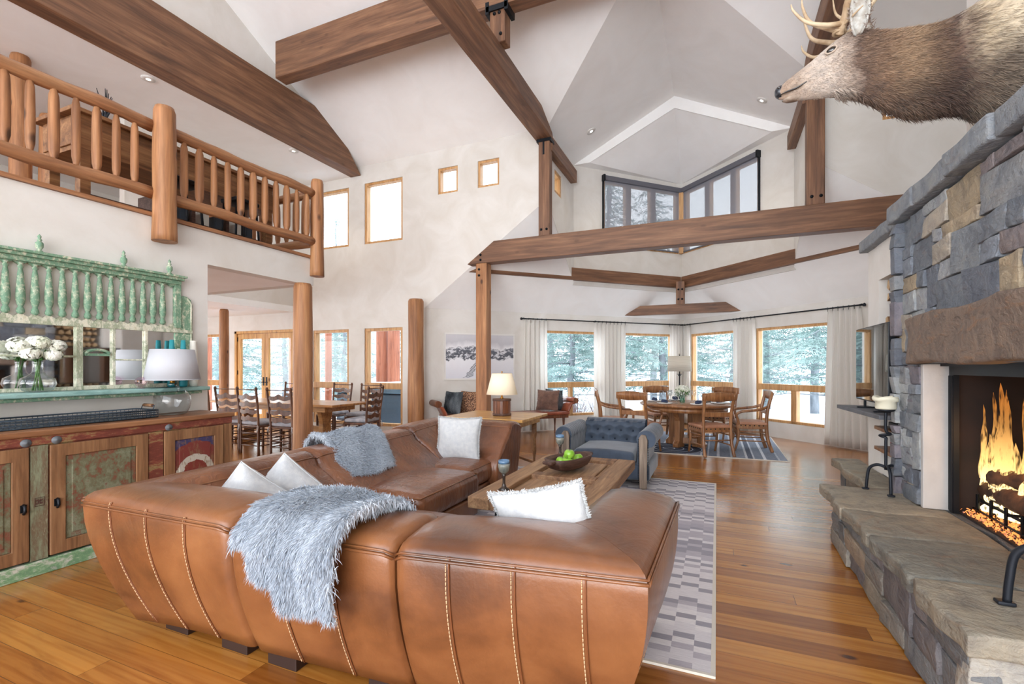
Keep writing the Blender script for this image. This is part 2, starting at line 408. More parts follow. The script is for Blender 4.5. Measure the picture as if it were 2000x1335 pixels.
plain('rug_binding', rgb(214, 208, 196), .9)
m, nt, bs = new_mat('rug_dining')
sepx = node(nt, 'ShaderNodeSeparateXYZ'); nt.links.new(coords(nt, (1, 1, 1)), sepx.inputs[0]); X_, Y_ = sepx.outputs['X'], sepx.outputs['Y']
bandid = math_(nt, 'FRACT', math_(nt, 'MULTIPLY', X_, 1.55))
bands = ramp(nt, bandid, [(0, rgb(214, 218, 226)), (.06, rgb(122, 131, 147)), (.3, rgb(176, 183, 193)), (.34, rgb(140, 149, 164)), (.62, rgb(210, 214, 220)), (.67, rgb(92, 102, 120)), (.78, rgb(196, 202, 212)), (.82, rgb(128, 138, 154))], 'CONSTANT')
pat = node(nt, 'ShaderNodeTexVoronoi', feature='DISTANCE_TO_EDGE'); nt.links.new(coords(nt, (1, 1, 1)), pat.inputs['Vector']); pat.inputs['Scale'].default_value = 16
pc = ramp(nt, pat.outputs['Distance'], [(.05, (.72, .76, .84)), (.16, (1.12, 1.12, 1.12))])
colr = mix(nt, bands, pc, .55, 'MULTIPLY')
# round medallion motif
dx = math_(nt, 'SUBTRACT', X_, -.75); dy = math_(nt, 'SUBTRACT', Y_, 8.55)
dd = math_(nt, 'SQRT', math_(nt, 'ADD', math_(nt, 'MULTIPLY', dx, dx), math_(nt, 'MULTIPLY', dy, dy)))
rings = ramp(nt, math_(nt, 'FRACT', math_(nt, 'MULTIPLY', dd, 7)), [(0, rgb(34, 42, 62)), (.6, rgb(190, 196, 208)), (.72, rgb(52, 62, 84))], 'CONSTANT')
rings = mix(nt, rings, pc, .8, 'MULTIPLY')
colr = mix(nt, colr, rings, math_(nt, 'LESS_THAN', dd, .55))
nt.links.new(colr, bs.inputs['Base Color']); bs.inputs['Roughness'].default_value = .95

# stone: colour per stone comes from the mesh, with mottling
def stone_mat(name, rust=.4):
    m, nt, bs = new_mat(name)
    at = node(nt, 'ShaderNodeVertexColor', layer_name='tone')
    n = noise(nt, coords(nt, (1, 1, 1)), 9, 6, .65, .8)
    n2 = noise(nt, coords(nt, (3, 3, 10)), 1.5, 5, .6, 1)
    c = mix(nt, at.outputs['Color'], ramp(nt, n, [(.3, (.62, .62, .66)), (.5, (1, 1, 1)), (.72, (1.28, 1.22, 1.12))]), 1, 'MULTIPLY')
    c = mix(nt, c, rgb(150, 108, 72), math_(nt, 'MULTIPLY', ramp(nt, n2, [(.55, (0, 0, 0)), (.72, (1, 1, 1))]), rust))
    nt.links.new(c, bs.inputs['Base Color']); bs.inputs['Roughness'].default_value = .72
    bump(nt, bs, math_(nt, 'ADD', math_(nt, 'MULTIPLY', noise(nt, coords(nt, (1, 1, 1)), 40, 4), .5), math_(nt, 'ADD', n, n2)), .8, .022)
stone_mat('stone', .14); stone_mat('lintel_stone', .6); stone_mat('slab_stone', .3)
plain('mortar', rgb(150, 152, 152), .95, c2=rgb(120, 122, 124), scale=(30, 30, 30), bmp=.4)
plain('limestone', rgb(184, 182, 180), .8, c2=rgb(200, 197, 194), scale=(5, 5, 3), bmp=.3, bscale=(40, 40, 40))
plain('black_metal', rgb(30, 34, 40), .45, .6); plain('wrought_iron', rgb(34, 38, 46), .5, .5)
plain('firebox', rgb(48, 33, 29), .85, c2=rgb(28, 22, 22), scale=(4, 4, 4)); plain('burnt_log', rgb(52, 34, 26), .9, c2=rgb(112, 76, 52), scale=(10, 10, 10), bmp=.6)
m, nt, bs = new_mat('flame'); nt.nodes.remove(bs); out = nt.nodes['Material Output']
em = node(nt, 'ShaderNodeEmission'); sz = node(nt, 'ShaderNodeSeparateXYZ'); nt.links.new(coords(nt, (1, 1, 1)), sz.inputs[0])
nt.links.new(ramp(nt, sz.outputs['Z'], [(.0, (1, .82, .45)), (.25, (1, .62, .2)), (.6, (1, .36, .07)), (1, (.9, .2, .03))]), em.inputs[0])
nt.links.new(math_(nt, 'MULTIPLY', ramp(nt, sz.outputs['Z'], [(0, (1, 1, 1)), (.5, (.2, .2, .2))]), 3.4), em.inputs[1])
lw = node(nt, 'ShaderNodeTexNoise'); nt.links.new(coords(nt, (14, 14, 2.2)), lw.inputs['Vector']); tr = node(nt, 'ShaderNodeBsdfTransparent'); mx = node(nt, 'ShaderNodeMixShader')
nt.links.new(ramp(nt, lw.outputs['Fac'], [(.42, (.05, .05, .05)), (.62, (1, 1, 1))]), mx.inputs[0])
nt.links.new(tr.outputs[0], mx.inputs[1]); nt.links.new(em.outputs[0], mx.inputs[2]); nt.links.new(mx.outputs[0], out.inputs[0])
plain('ember', rgb(120, 60, 40), .8, emis=(1, .33, .08, 1), es=1.6, c2=rgb(220, 140, 90), scale=(30, 30, 30))
plain('ember_glass', rgb(128, 116, 160), .2, c2=rgb(220, 150, 100), scale=(40, 40, 40), emis=(1, .4, .15, 1), es=.35)

# distressed paint
def distress(name, cols, sc=(3, 3, 3), rough=.65, th=None):
    m, nt, bs = new_mat(name); n = noise(nt, coords(nt, [q*1.7 for q in sc]), 1, 9, .78, .12); k = len(cols)
    lo, hi = th or (.32, .68)
    st = [(lo+(hi-lo)*i/(k-1), c) for i, c in enumerate(cols)]
    nt.links.new(ramp(nt, n, st), bs.inputs['Base Color']); bs.inputs['Roughness'].default_value = rough; bump(nt, bs, n, .5, .006)
    return m
distress('paint_green', [rgb(216, 210, 184), rgb(122, 156, 130), rgb(108, 148, 122), rgb(150, 172, 146), rgb(224, 218, 196)], (16, 16, 12), th=(.3, .62))
distress('paint_teal', [rgb(122, 150, 142), rgb(150, 188, 182), rgb(110, 150, 144)], (3, 2, 8))
distress('paint_cream', [rgb(196, 190, 160), rgb(226, 222, 204), rgb(150, 160, 132), rgb(218, 212, 190)], (9, 9, 5))
distress('paint_red', [rgb(150, 134, 92), rgb(118, 58, 42), rgb(104, 50, 38), rgb(128, 64, 48), rgb(146, 124, 80), rgb(108, 52, 38)], (4, 2, 7))
distress('paint_panel', [rgb(108, 116, 92), rgb(122, 62, 44), rgb(104, 104, 78), rgb(126, 128, 104), rgb(112, 54, 40)], (5, 5, 4))
distress('paint_stile', [rgb(150, 152, 122), rgb(128, 132, 106), rgb(110, 88, 66), rgb(158, 162, 134)], (14, 14, 3))
distress('plinth_paint', [rgb(176, 172, 164), rgb(98, 138, 100), rgb(124, 158, 118), rgb(190, 190, 176), rgb(214, 208, 196)], (6, 6, 12))
wood('cab_wood', rgb(100, 68, 44), rgb(138, 98, 66), rgb(164, 124, 88), 2, .5, 1.2, .5)
wood('cab_top', rgb(98, 60, 38), rgb(138, 92, 60), rgb(160, 114, 80), 1, .45, 1, .3)
m, nt, bs = new_mat('paint_emblem')
sx = node(nt, 'ShaderNodeSeparateXYZ'); nt.links.new(coords(nt, (1, 1, 1)), sx.inputs[0])
dy = math_(nt, 'SUBTRACT', sx.outputs['Y'], 2.76); dz = math_(nt, 'SUBTRACT', sx.outputs['Z'], .47)
dd = math_(nt, 'ADD', math_(nt, 'SQRT', math_(nt, 'ADD', math_(nt, 'MULTIPLY', dy, dy), math_(nt, 'MULTIPLY', dz, dz))), math_(nt, 'MULTIPLY', noise(nt, coords(nt, (18, 18, 18))), .05))
c = ramp(nt, dd, [(0, rgb(120, 48, 40)), (.14, rgb(186, 178, 164)), (.19, rgb(118, 50, 44)), (.30, rgb(60, 54, 92)), (.36, rgb(58, 50, 84)), (.44, rgb(176, 158, 84)), (.48, rgb(112, 66, 46))], 'CONSTANT')
wn_ = noise(nt, coords(nt, (30, 30, 12)), 1, 6, .7)
nt.links.new(mix(nt, c, rgb(128, 98, 70), math_(nt, 'MULTIPLY', ramp(nt, wn_, [(.5, (0, 0, 0)), (.6, (1, 1, 1))]), .7)), bs.inputs['Base Color']); bs.inputs['Roughness'].default_value = .6
plain('mirror', (.9, .9, .9, 1), .03, 1.0)
glass_mat('pane', (.97, .99, .99, 1), 1.3, .4); glass_mat('glassware', (.88, .90, .91, 1), 1.7, 1.5); glass_mat('green_glass', (.45, .72, .6, 1), 1.5); glass_mat('pink_glass', (.95, .82, .88, 1), 1.7)
glass_mat('fire_glass', (.9, .88, .86, 1), 1.3, .5)
plain('flower_white', rgb(222, 228, 204), .7, c2=rgb(238, 238, 230), scale=(12, 12, 12)); plain('leaf_green', rgb(60, 104, 52), .6, c2=rgb(96, 140, 70), scale=(30, 30, 30))
m, nt, bs = new_mat('shade_white'); bs.inputs['Base Color'].default_value = rgb(192, 193, 199); bs.inputs['Roughness'].default_value = .9; bs.inputs['Transmission Weight'].default_value = 0
m, nt, bs = new_mat('shade_lit'); bs.inputs['Base Color'].default_value = rgb(240, 226, 200); bs.inputs['Roughness'].default_value = .9; bs.inputs['Emission Color'].default_value = (1, .80, .58, 1); bs.inputs['Emission Strength'].default_value = .2
plain('shade_linen', rgb(190, 182, 168), .9, c2=rgb(206, 198, 184), scale=(3, 3, 90))
plain('brass', rgb(176, 130, 60), .3, .9); plain('apple', rgb(126, 186, 40), .3, c2=rgb(158, 208, 72), scale=(20, 20, 20), coat=.4)
plain('goblet', rgb(72, 58, 48), .35, .1, c2=rgb(52, 44, 40), scale=(20, 20, 20), coat=.4); plain('goblet_rim', rgb(96, 132, 166), .25, coat=.6); plain('goblet_cup', rgb(98, 104, 100), .25, c2=rgb(150, 152, 142), scale=(25, 25, 12), coat=.6)
plain('coaster', rgb(150, 114, 86), .7); plain('wax', rgb(226, 222, 200), .5)
plain('tv_screen', rgb(10, 11, 13), .02, 0); MATS['tv_screen'].node_tree.nodes['Principled BSDF'].inputs['IOR'].default_value = 2.6; plain('slate', rgb(84, 86, 92), .55, c2=rgb(104, 106, 112), scale=(6, 6, 20), bmp=.3)
m, nt, bs = new_mat('curtain'); bs.inputs['Base Color'].default_value = rgb(246, 244, 240); bs.inputs['Roughness'].default_value = .9
tl = node(nt, 'ShaderNodeBsdfTranslucent'); tl.inputs[0].default_value = rgb(250, 248, 245); mx = node(nt, 'ShaderNodeMixShader'); mx.inputs[0].default_value = .6
nt.links.new(bs.outputs[0], mx.inputs[1]); nt.links.new(tl.outputs[0], mx.inputs[2]); nt.links.new(mx.outputs[0], nt.nodes['Material Output'].inputs[0])
m, nt, bs = new_mat('scrim'); bs.inputs['Base Color'].default_value = rgb(146, 147, 156); bs.inputs['Roughness'].default_value = .9
tr = node(nt, 'ShaderNodeBsdfTransparent'); mx = node(nt, 'ShaderNodeMixShader'); mx.inputs[0].default_value = .34
nt.links.new(bs.outputs[0], mx.inputs[1]); nt.links.new(tr.outputs[0], mx.inputs[2]); nt.links.new(mx.outputs[0], nt.nodes['Material Output'].inputs[0])
plain('shade_tray', rgb(98, 98, 106), .6)
plain('downlight', (1, 1, 1, 1), .5, emis=(1, .95, .86, 1), es=4.0); plain('white_metal', rgb(228, 226, 222), .5)
plain('snow', rgb(240, 243, 248), .9, c2=rgb(226, 232, 242), scale=(.5, .5, .5))
m, nt, bs = new_mat('hillside'); n = noise(nt, coords(nt, (.16, .16, .3)), 1, 8, .75, .5)
nt.links.new(ramp(nt, n, [(.38, rgb(236, 239, 244)), (.5, rgb(190, 178, 172)), (.6, rgb(150, 142, 136)), (.72, rgb(224, 228, 234))]), bs.inputs['Base Color']); bs.inputs['Roughness'].default_value = 1
plain('needles', rgb(112, 138, 132), .95, c2=rgb(164, 184, 180), scale=(1.4, 1.4, 2.2), lo=.38, hi=.64); plain('bark', rgb(120, 124, 130), .9, c2=rgb(156, 160, 166), scale=(9, 9, 3))  # needles lightened and greyed: outdoor haze put into their colour
wood('deck_log', rgb(128, 66, 42), rgb(166, 96, 68), rgb(190, 122, 92), 2, .6, .8, .4)
plain('twig', rgb(116, 92, 90), .9); plain('tub_cover', rgb(62, 82, 98), .5, c2=rgb(84, 108, 124), scale=(2, 2, 40)); plain('brick_red', rgb(150, 78, 62), .8)
plain('steel_blue', rgb(70, 84, 98), .4, .5); plain('dull_zinc', rgb(112, 118, 124), .6, .3); plain('teal_book', rgb(40, 140, 150), .6); plain('paper', rgb(228, 224, 214), .8)
plain('log_end', rgb(206, 180, 142), .85, c2=rgb(176, 142, 104), scale=(16, 16, 16)); plain('log_bark', rgb(120, 88, 62), .9)
plain('red_book', rgb(130, 28, 38), .6); plain('white_plate', rgb(226, 226, 226), .3); plain('navy_cloth', rgb(40, 54, 84), .8); plain('cushion_grey', rgb(150, 154, 166), .9, c2=rgb(190, 190, 196), scale=(10, 10, 10))
# ---------------------------------------------------------------- the room
Q = math.sqrt(.5); XC, XA, XB, EV = -.75, -2.75, 1.25, 5.6
WALLY = 8.0
def zl(x, y): return 2.55+min((13.3-(y-x))*Q, 99)          # lower 45 degree ceilings over the bay
def zr(x, y): return 2.55+(11.8-(x+y))*Q
mb = MB(); mb.prism([(-13.5, -4.5), (4.5, -4.5), (4.5, 8.4), (4.5, 7.5), (3.9, 7.9), (-.75, 12.8), (-5.4, 8.2), (-13.5, 8.3)], (0, 0, -.12), (1, 0, 0), (0, 1, 0), (0, 0, 1), .12)
mb = MB(); mb.prism([(-13.5, -4.5), (4.2, -4.5), (4.2, 7.75), (-.75, 12.7), (-5.35, 8.1), (-13.5, 8.1)], (0, 0, -.12), (1, 0, 0), (0, 1, 0), (0, 0, 1), .12)
struct('floor', mb, 'floor_planks')

def holes(l): return [[(a, c), (b, c), (b, d), (a, d)] for a, b, c, d in l]
# window rectangles on the Y = 8 wall: x0, x1, z0, z1
W_LOW = [(-8.2, -7.2, .17, 2.19), (-6.78, -5.82, .17, 2.19)]
W_FAR = [(-12.6, -11.15, .17, 2.19)]
DOORR = (-10.72, -8.72, .02, 2.24)
W_UP = [(-8.1, -7.2, 3.95, 5.2), (-6.78, -5.82, 3.95, 5.22)]
W_SM = [(-4.99, -4.55, 4.74, 5.24), (-4.12, -3.68, 4.74, 5.24)]
mb = MB()
mb.prism([(-13.3, 0), (-5.3, 0), (-5.3, 2.55), (-2.75, 4.35), (-2.75, 5.62), (-13.3, 5.62)], (0, 8, 0), (1, 0, 0), (0, 0, 1), (0, 1, 0), .22,
         holes=holes(W_LOW+W_FAR+[DOORR]+W_UP+W_SM))
struct('wall_back', mb, 'plaster')
W_R = (2.08, 2.7, 4.76, 5.2)
mb = MB(); mb.prism([(1.25, 4.35), (3.9, 2.48), (3.9, 5.62), (1.25, 5.62)], (0, 8, 0), (1, 0, 0), (0, 0, 1), (0, 1, 0), .22, holes=holes([W_R]))
struct('wall_back_right', mb, 'plaster')
# bay walls (45 degrees): u runs along the wall
SL = 4.55*math.sqrt(2); uL = (Q, Q, 0); nL = (-Q, Q, 0); OL = (-5.3, 8, 0)
def ux(x): return (x+5.3)*math.sqrt(2)
WL = [(ux(-3.56), ux(-2.38), .30, 2.18), (ux(-2.08), ux(-.98), .30, 2.18)]
mb = MB(); mb.prism([(0, 0), (SL, 0), (SL, 2.55), (0, 2.55)], OL, uL, (0, 0, 1), nL, .2, holes=holes(WL)); struct('wall_bay_left', mb, 'plaster')
OR = (-.75, 12.55, 0); uR = (Q, -Q, 0); nR = (Q, Q, 0)
def vx(x): return (x+.75)*math.sqrt(2)
WR = [(vx(-.58), vx(.46), .30, 2.18), (vx(.74), vx(1.84), .30, 2.18)]
mb = MB(); mb.prism([(0, 0), (6.58, 0), (6.58, 2.55), (0, 2.55)], OR, uR, (0, 0, 1), nR, .2, holes=holes(WR)); struct('wall_bay_right', mb, 'plaster')
# lower sloped ceilings over the bay
def slab3(mb, pts, t=.1):
    n = (Vector(pts[1])-Vector(pts[0])).cross(Vector(pts[2])-Vector(pts[0])).normalized()
    if n.z < 0: n = -n
    a = [Vector(p) for p in pts]; N = len(a); tr = tessellate_polygon([a])
    mb.add(a+[p+n*t for p in a], [tuple(x) for x in tr]+[tuple(i+N for i in reversed(x)) for x in tr]+[(i, (i+1) % N, (i+1) % N+N, i+N) for i in range(N)])
mb = MB(); slab3(mb, [(x, y, zl(x, y)) for x, y in ((-5.3, 8), (-.75, 12.55), (-.75, 11.7), (-2.75, 9.7), (-2.75, 8))]); struct('ceiling_bay_left', mb, 'ceiling_plaster')
mb = MB(); slab3(mb, [(x, y, zr(x, y)) for x, y in ((3.8, 8), (1.25, 8), (1.25, 9.7), (-.75, 11.7), (-.75, 12.55))]); struct('ceiling_bay_right', mb, 'ceiling_plaster')
# clerestory walls
CL = [(.72, 2.76, 3.98, 5.42)]
mb = MB(); mb.prism([(0, 3.10), (2.83, 3.10), (2.83, 5.62), (0, 5.62)], (XA, 9.7, 0), uL, (0, 0, 1), nL, .14, holes=holes(CL)); struct('wall_clerestory_left', mb, 'plaster')
CR = [(.07, 2.11, 3.98, 5.42)]
mb = MB(); mb.prism([(0, 3.10), (2.83, 3.10), (2.83, 5.62), (0, 5.62)], (XC, 11.7, 0), uR, (0, 0, 1), nR, .14, holes=holes(CR)); struct('wall_clerestory_right', mb, 'plaster')
W_A = (8.42, 8.86, 4.62, 5.04)
mb = MB(); mb.prism([(8.012, 4.34), (9.7, 3.15), (9.7, 5.62), (8.012, 5.62)], (XA, 0, 0), (0, 1, 0), (0, 0, 1), (-1, 0, 0), .2, holes=holes([W_A])); struct('wall_dormer_left', mb, 'plaster')
mb = MB(); mb.prism([(8.012, 4.34), (9.7, 3.15), (9.7, 5.62), (8.012, 5.62)], (XB, 0, 0), (0, 1, 0), (0, 0, 1), (1, 0, 0), .2); struct('wall_dormer_right', mb, 'plaster')
# upper ceilings: hall slope and the cross gable over the dormer
def zm(y): return EV+.5*(8-y)
mb = MB(); slab3(mb, [(-7, 8, EV), (-2.75, 8, EV), (-.75, 6, 6.6), (-.75, 1, zm(1)), (-7, 1, zm(1))]); slab3(mb, [(4.2, 8, EV), (1.25, 8, EV), (-.75, 6, 6.6), (-.75, 1, zm(1)), (4.2, 1, zm(1))]); struct('ceiling_hall', mb, 'ceiling_plaster')
mb = MB(); slab3(mb, [(-7, 1, zm(1)), (4.2, 1, zm(1)), (4.2, -4.5, zm(1)-2.75), (-7, -4.5, zm(1)-2.75)]); struct('ceiling_hall_rear', mb, 'ceiling_plaster')
mb = MB(); slab3(mb, [(XA, 8, EV), (XA, 9.7, EV), (XC, 9.7, 6.6), (XC, 6, 6.6)]); slab3(mb, [(XB, 8, EV), (XB, 9.7, EV), (XC, 9.7, 6.6), (XC, 6, 6.6)]); struct('ceiling_gable', mb, 'ceiling_plaster')
mb = MB(); mb.prism([(XA, EV), (XC, 6.6), (XB, EV), (XB-.35, EV), (XC, 6.37), (XA+.35, EV)], (0, 9.7, 0), (1, 0, 0), (0, 0, 1), (0, 1, 0), .03)
mb.prism([(XA, EV), (XC, 6.6), (XB, EV), (XB, 6.7), (XA, 6.7)], (0, 9.73, 0), (1, 0, 0), (0, 0, 1), (0, 1, 0), .05); struct('trim_gable', mb, 'ceiling_plaster')
mb = MB()
for sx, xe in ((1, XA), (-1, XB)):
    slab3(mb, [(xe, 9.73, EV), (XC, 11.7, EV), (xe+.35*sx, 9.73, EV)], .04); slab3(mb, [(xe+.35*sx, 9.73, EV), (XC, 11.7, EV), (XC, 9.73, 6.37)], .04)
struct('ceiling_dormer', mb, 'ceiling_plaster')
# gable above the loft, right-hand walls
mb = MB(); mb.prism([(-4.5, 5.5), (8, 5.5), (8, 5.7), (1, zm(1)+.1), (-4.5, zm(1)-2.65)], (-7, 0, 0), (0, 1, 0), (0, 0, 1), (-1, 0, 0), .12); struct('wall_gable_left', mb, 'plaster')
mb = MB(); mb.prism([(5.68, 0), (8.2, 0), (8.2, 5.7), (5.68, 6.9)], (4.0, 0, 0), (0, 1, 0), (0, 0, 1), (1, 0, 0), .15)
mb.prism([(-4.5, 0), (2.0, 0), (2.0, zm(2)+.1), (1, zm(1)+.1), (-4.5, zm(1)-2.6)], (3.2, 0, 0), (0, 1, 0), (0, 0, 1), (1, 0, 0), .15)
mb.box(4.0, 4.15, 2, 5.68, 0, 8.7)
struct('wall_right', mb, 'plaster')
# left wall, loft slab, loft ceiling, dining ceiling
mb = MB(); mb.box(-4.85, -4.69, -4.5, 3.21, 0, 2.42); struct('wall_left', mb, 'plaster'); mb = MB(); mb.box(-4.85, -4.69, -4.5, 4.58, 2.42, 2.75); struct('wall_header', mb, 'plaster'); mb = MB(); mb.box(-8.76, -4.85, 4.44, 4.58, 2.42, 2.75); struct('trim_2', mb, 'plaster')
mb = MB(); mb.box(-8.76, -4.85, -4.5, 4.44, 2.42, 2.5); mb.box(-13.3, -8.74, 4.58, 8, 2.62, 2.75); mb.box(-13.3, -8.76, -4.5, 4.58, 2.62, 2.7); struct('ceiling_dining', mb, 'ceiling_plaster')
mb = MB(); mb.box(-13.3, -4.66, -4.5, 4.61, 2.752, 2.785); mb.box(-13.3, -8.9, 4.61, 8, 2.752, 2.785); struct('floor_loft', mb, 'log_y')
mb = MB(); mb.box(-8.88, -8.745, 4.62, 8, 2.751, 5.42); struct('wall_loft_side', mb, 'plaster')
mb = MB(); mb.box(-13.3, -7.1, -4.5, 8, 5.42, 5.52); struct('ceiling_loft', mb, 'ceiling_plaster')
mb = MB(); mb.prism([(-4.5, 0), (8, 0), (8, 5.45), (-4.5, 5.45)], (-13.1, 0, 0), (0, 1, 0), (0, 0, 1), (-1, 0, 0), .2, holes=holes([(1.0, 5.4, .5, 2.4)])); struct('wall_dining_left', mb, 'plaster')
mb = MB(); mb.box(-4.69, -4.675, -4.5, 3.21, 0, .1); struct('baseboard_left', mb, 'plaster')

# ---------------------------------------------------------------- windows
def window(n, o, u, nrm, r, rail=None, mull=(), glassy='pane', fw=.05, dep=.13, name='window', casement=None, mat='window_wood'):
    """frame, rail and mullions in a wall hole r=(u0,u1,z0,z1); the room side is at o"""
    o, u, nn = Vector(o), Vector(u), Vector(nrm); u0, u1, z0, z1 = r
    M = Matrix(((u.x, nn.x, 0, o.x), (u.y, nn.y, 0, o.y), (0, 0, 1, 0), (0, 0, 0, 1)))
    f = MB(); d0, d1 = .015, dep
    f.box(u0, u1, d0, d1, z1-fw, z1, M=M); f.box(u0, u1, d0, d1, z0, z0+fw, M=M)
    f.box(u0, u0+fw, d0, d1, z0+fw, z1-fw, M=M); f.box(u1-fw, u1, d0, d1, z0+fw, z1-fw, M=M)
    if rail: f.box(u0, u1, .0, d1, rail[0], rail[1], M=M)
    for m_ in mull: f.box(m_[0], m_[1], d0, d1, m_[2], m_[3], M=M)
    fr = f.build('%s_%d' % (name, n), mat, bevel=.006); fr['kind'] = 'structure'
    g = MB(); g.box(u0+fw, u1-fw, dep*.6, dep*.6+.006, z0+fw, z1-fw, M=M); g.build('pane', glassy, fr)
    return fr
k = 1
for r in W_LOW+W_FAR: window(k, (0, 8, 0), (1, 0, 0), (0, 1, 0), r, rail=(.93, 1.06), fw=.06); k += 1
for r in W_UP+W_SM+[W_R]: window(k, (0, 8, 0), (1, 0, 0), (0, 1, 0), r, fw=.05 if r[1]-r[0] > .6 else .045); k += 1
window(k, (XA, 0, 0), (0, 1, 0), (-1, 0, 0), W_A, fw=.06); k += 1
for r in WL: window(k, OL, uL, nL, r, rail=(.93, 1.05), mull=[((r[0]+r[1])/2-.035, (r[0]+r[1])/2+.035, .3, .93)]); k += 1
for r in WR: window(k, OR, uR, nR, r, rail=(.93, 1.05), mull=[((r[0]+r[1])/2+.05-.05, (r[0]+r[1])/2+.11, .3, .93)]); k += 1
cl = CL[0]; window(k, (XA, 9.7, 0), uL, nL, cl, mull=[(cl[0]+.66*i-.07, cl[0]+.66*i+.07, 3.98, 5.42) for i in (1, 2)], fw=.06); k += 1
cr_ = CR[0]; window(k, (XC, 11.7, 0), uR, nR, cr_, mull=[(cr_[0]+.7*i-.07, cr_[0]+.7*i+.07, 3.98, 5.42) for i in (1, 2)], fw=.06); k += 1
mb = MB(); mb.box(XC-.045, XC+.045, 11.58, 11.67, 3.98, 5.42); struct('trim_1', mb, 'window_wood')
window(k, (-13.1, 0, 0), (0, 1, 0), (-1, 0, 0), (1.0, 5.4, .5, 2.4), fw=.07)
# french doors
mb = MB(); x0, x1, z0, z1 = DOORR
for a, b, c, d in ((x0, x0+.07, z0, z1), (x1-.07, x1, z0, z1), (x0, x1, z1-.06, z1)): mb.box(a, b, 8.0, 8.14, c, d)
struct('door_frame', mb, 'pine_door', bevel=.005)
for i, (a, b) in enumerate(((x0+.07, (x0+x1)/2), ((x0+x1)/2, x1-.07))):
    mb = MB(); st = .12
    mb.prism([(a+.003, .02), (b-.003, .02), (b-.003, z1-.065), (a+.003, z1-.065)], (0, 8.03, 0), (1, 0, 0), (0, 0, 1), (0, 1, 0), .05, holes=holes([(a+st, b-st, .28, z1-.19)]))
    d = struct('door_%d' % (i+1), mb, 'pine_door', bevel=.005)
    g = MB(); g.box(a+st, b-st, 8.052, 8.058, .28, z1-.19); g.build('pane', 'pane', d)
    h = MB(); hx = b-.05 if i == 0 else a+.05
    h.box(hx-.02, hx+.02, 8.02, 8.03, .95, 1.15); h.tube([(hx, 8.02, 1.03), (hx, 7.97, 1.03), (hx+(-.1 if i == 0 else .1), 7.97, 1.03)], .009, 6); h.build('handle', 'black_metal', d)
    if i == 0:
        hg = MB()
        for z in (.35, 1.2, 2.0): hg.box(a+.0, a+.02, 8.02, 8.03, z, z+.1)
        hg.build('hinge', 'black_metal', d)

# ---------------------------------------------------------------- beams, posts, railing
def tbeam(name, pts2d, plane, c0, c1, mat, label, group=None, bev=.01):
    """timber with a polygon outline: plane 'xz' extruded in y, or 'yz' extruded in x"""
    mb = MB()
    if plane == 'xz': mb.prism(pts2d, (0, c0, 0), (1, 0, 0), (0, 0, 1), (0, 1, 0), c1-c0)
    else: mb.prism(pts2d, (c0, 0, 0), (0, 1, 0), (0, 0, 1), (1, 0, 0), c1-c0)
    o = mb.build(name, mat, bevel=bev); tag(o, label, 'beam', group); return o
def bolts(parent, pts, ax, r=.022):
    for p in pts:
        mb = MB()
        mb.lathe([(r, 0), (r, .012), (r*.55, .014), (r*.55, .026), (0, .026)], (0, 0, 0), 10, axis=2)
        M = Matrix.Translation(p) @ Vector(ax).to_track_quat('Z', 'Y').to_matrix().to_4x4()
        mb.v = [tuple(M @ Vector(v)) for v in mb.v]; mb.build('bolt', 'black_metal', parent)
tbeam('ceiling_beam', [(-3, 5.40), (7.99, 5.40), (7.2, 6.24), (-3, 6.24)], 'yz', -7.14, -6.86, 'beam_y', 'huge dark brown beam running along the loft ceiling at upper left')
tbeam('ceiling_beam', [(-6.6, 6.08), (4.0, 6.08), (4.0, 6.68), (-6.6, 6.68)], 'xz', 5.64, 5.86, 'beam_x', 'high brown cross beam under the main ceiling, squared end at left')
b = tbeam('ceiling_beam', [(-3, 5.32), (7.9, 5.32), (7.85, 5.42), (7.3, 5.62), (-3, 5.62)], 'yz', -2.9, -2.6, 'beam_y', 'long brown beam sloping down the picture centre onto the left upper post')
tbeam('dormer_beam', [(7.9, 5.14), (9.5, 5.14), (9.5, 5.38), (7.9, 5.38)], 'yz', -2.85, -2.62, 'beam_y', 'short brown beam stub along the left dormer wall')
tbeam('ceiling_beam', [(-3, 5.32), (7.9, 5.32), (7.85, 5.42), (7.3, 5.62), (-3, 5.62)], 'yz', 1.1, 1.4, 'beam_y', 'brown beam passing behind the elk antlers at upper right')
tbeam('dormer_beam', [(7.9, 5.14), (9.5, 5.14), (9.5, 5.38), (7.9, 5.38)], 'yz', 1.12, 1.33, 'beam_y', 'short brown beam stub along the right dormer wall beneath the elk muzzle')
b = tbeam('header_beam', [(-4.22, 3.27), (2.75, 3.27), (2.25, 3.65), (-3.68, 3.65)], 'xz', 7.76, 7.98, 'beam_x', 'massive horizontal header beam spanning the bay opening')
bolts(b, [(-3.94, 7.76, 3.42), (-3.94, 7.76, 3.33)], (0, -1, 0))
def post(name, x0, x1, y0, y1, z0, z1, mat, label, bpts=(), cat='post'):
    mb = MB(); mb.box(x0, x1, y0, y1, z0, z1); o = mb.build(name, mat, bevel=.012); tag(o, label, cat); bolts(o, bpts, (0, -1, 0)); return o
p = post('timber_post', -2.84, -2.64, 7.8, 7.96, 3.65, 5.32, 'beam_z', 'square brown post between the header beam and the long sloping beam', [(-2.79, 7.8, 3.76), (-2.69, 7.8, 3.76)])
mb = MB(); mb.box(-2.87, -2.61, 7.78, 7.98, 5.27, 5.325); mb.box(-2.76, -2.73, 7.79, 7.80, 5.05, 5.28); mb.build('steel_cap', 'black_metal', p)
post('timber_post', 1.16, 1.38, 7.8, 7.96, 3.65, 5.32, 'beam_z', 'square brown post standing on the header beam under the elk head', [(1.22, 7.8, 3.77), (1.33, 7.8, 3.77)])
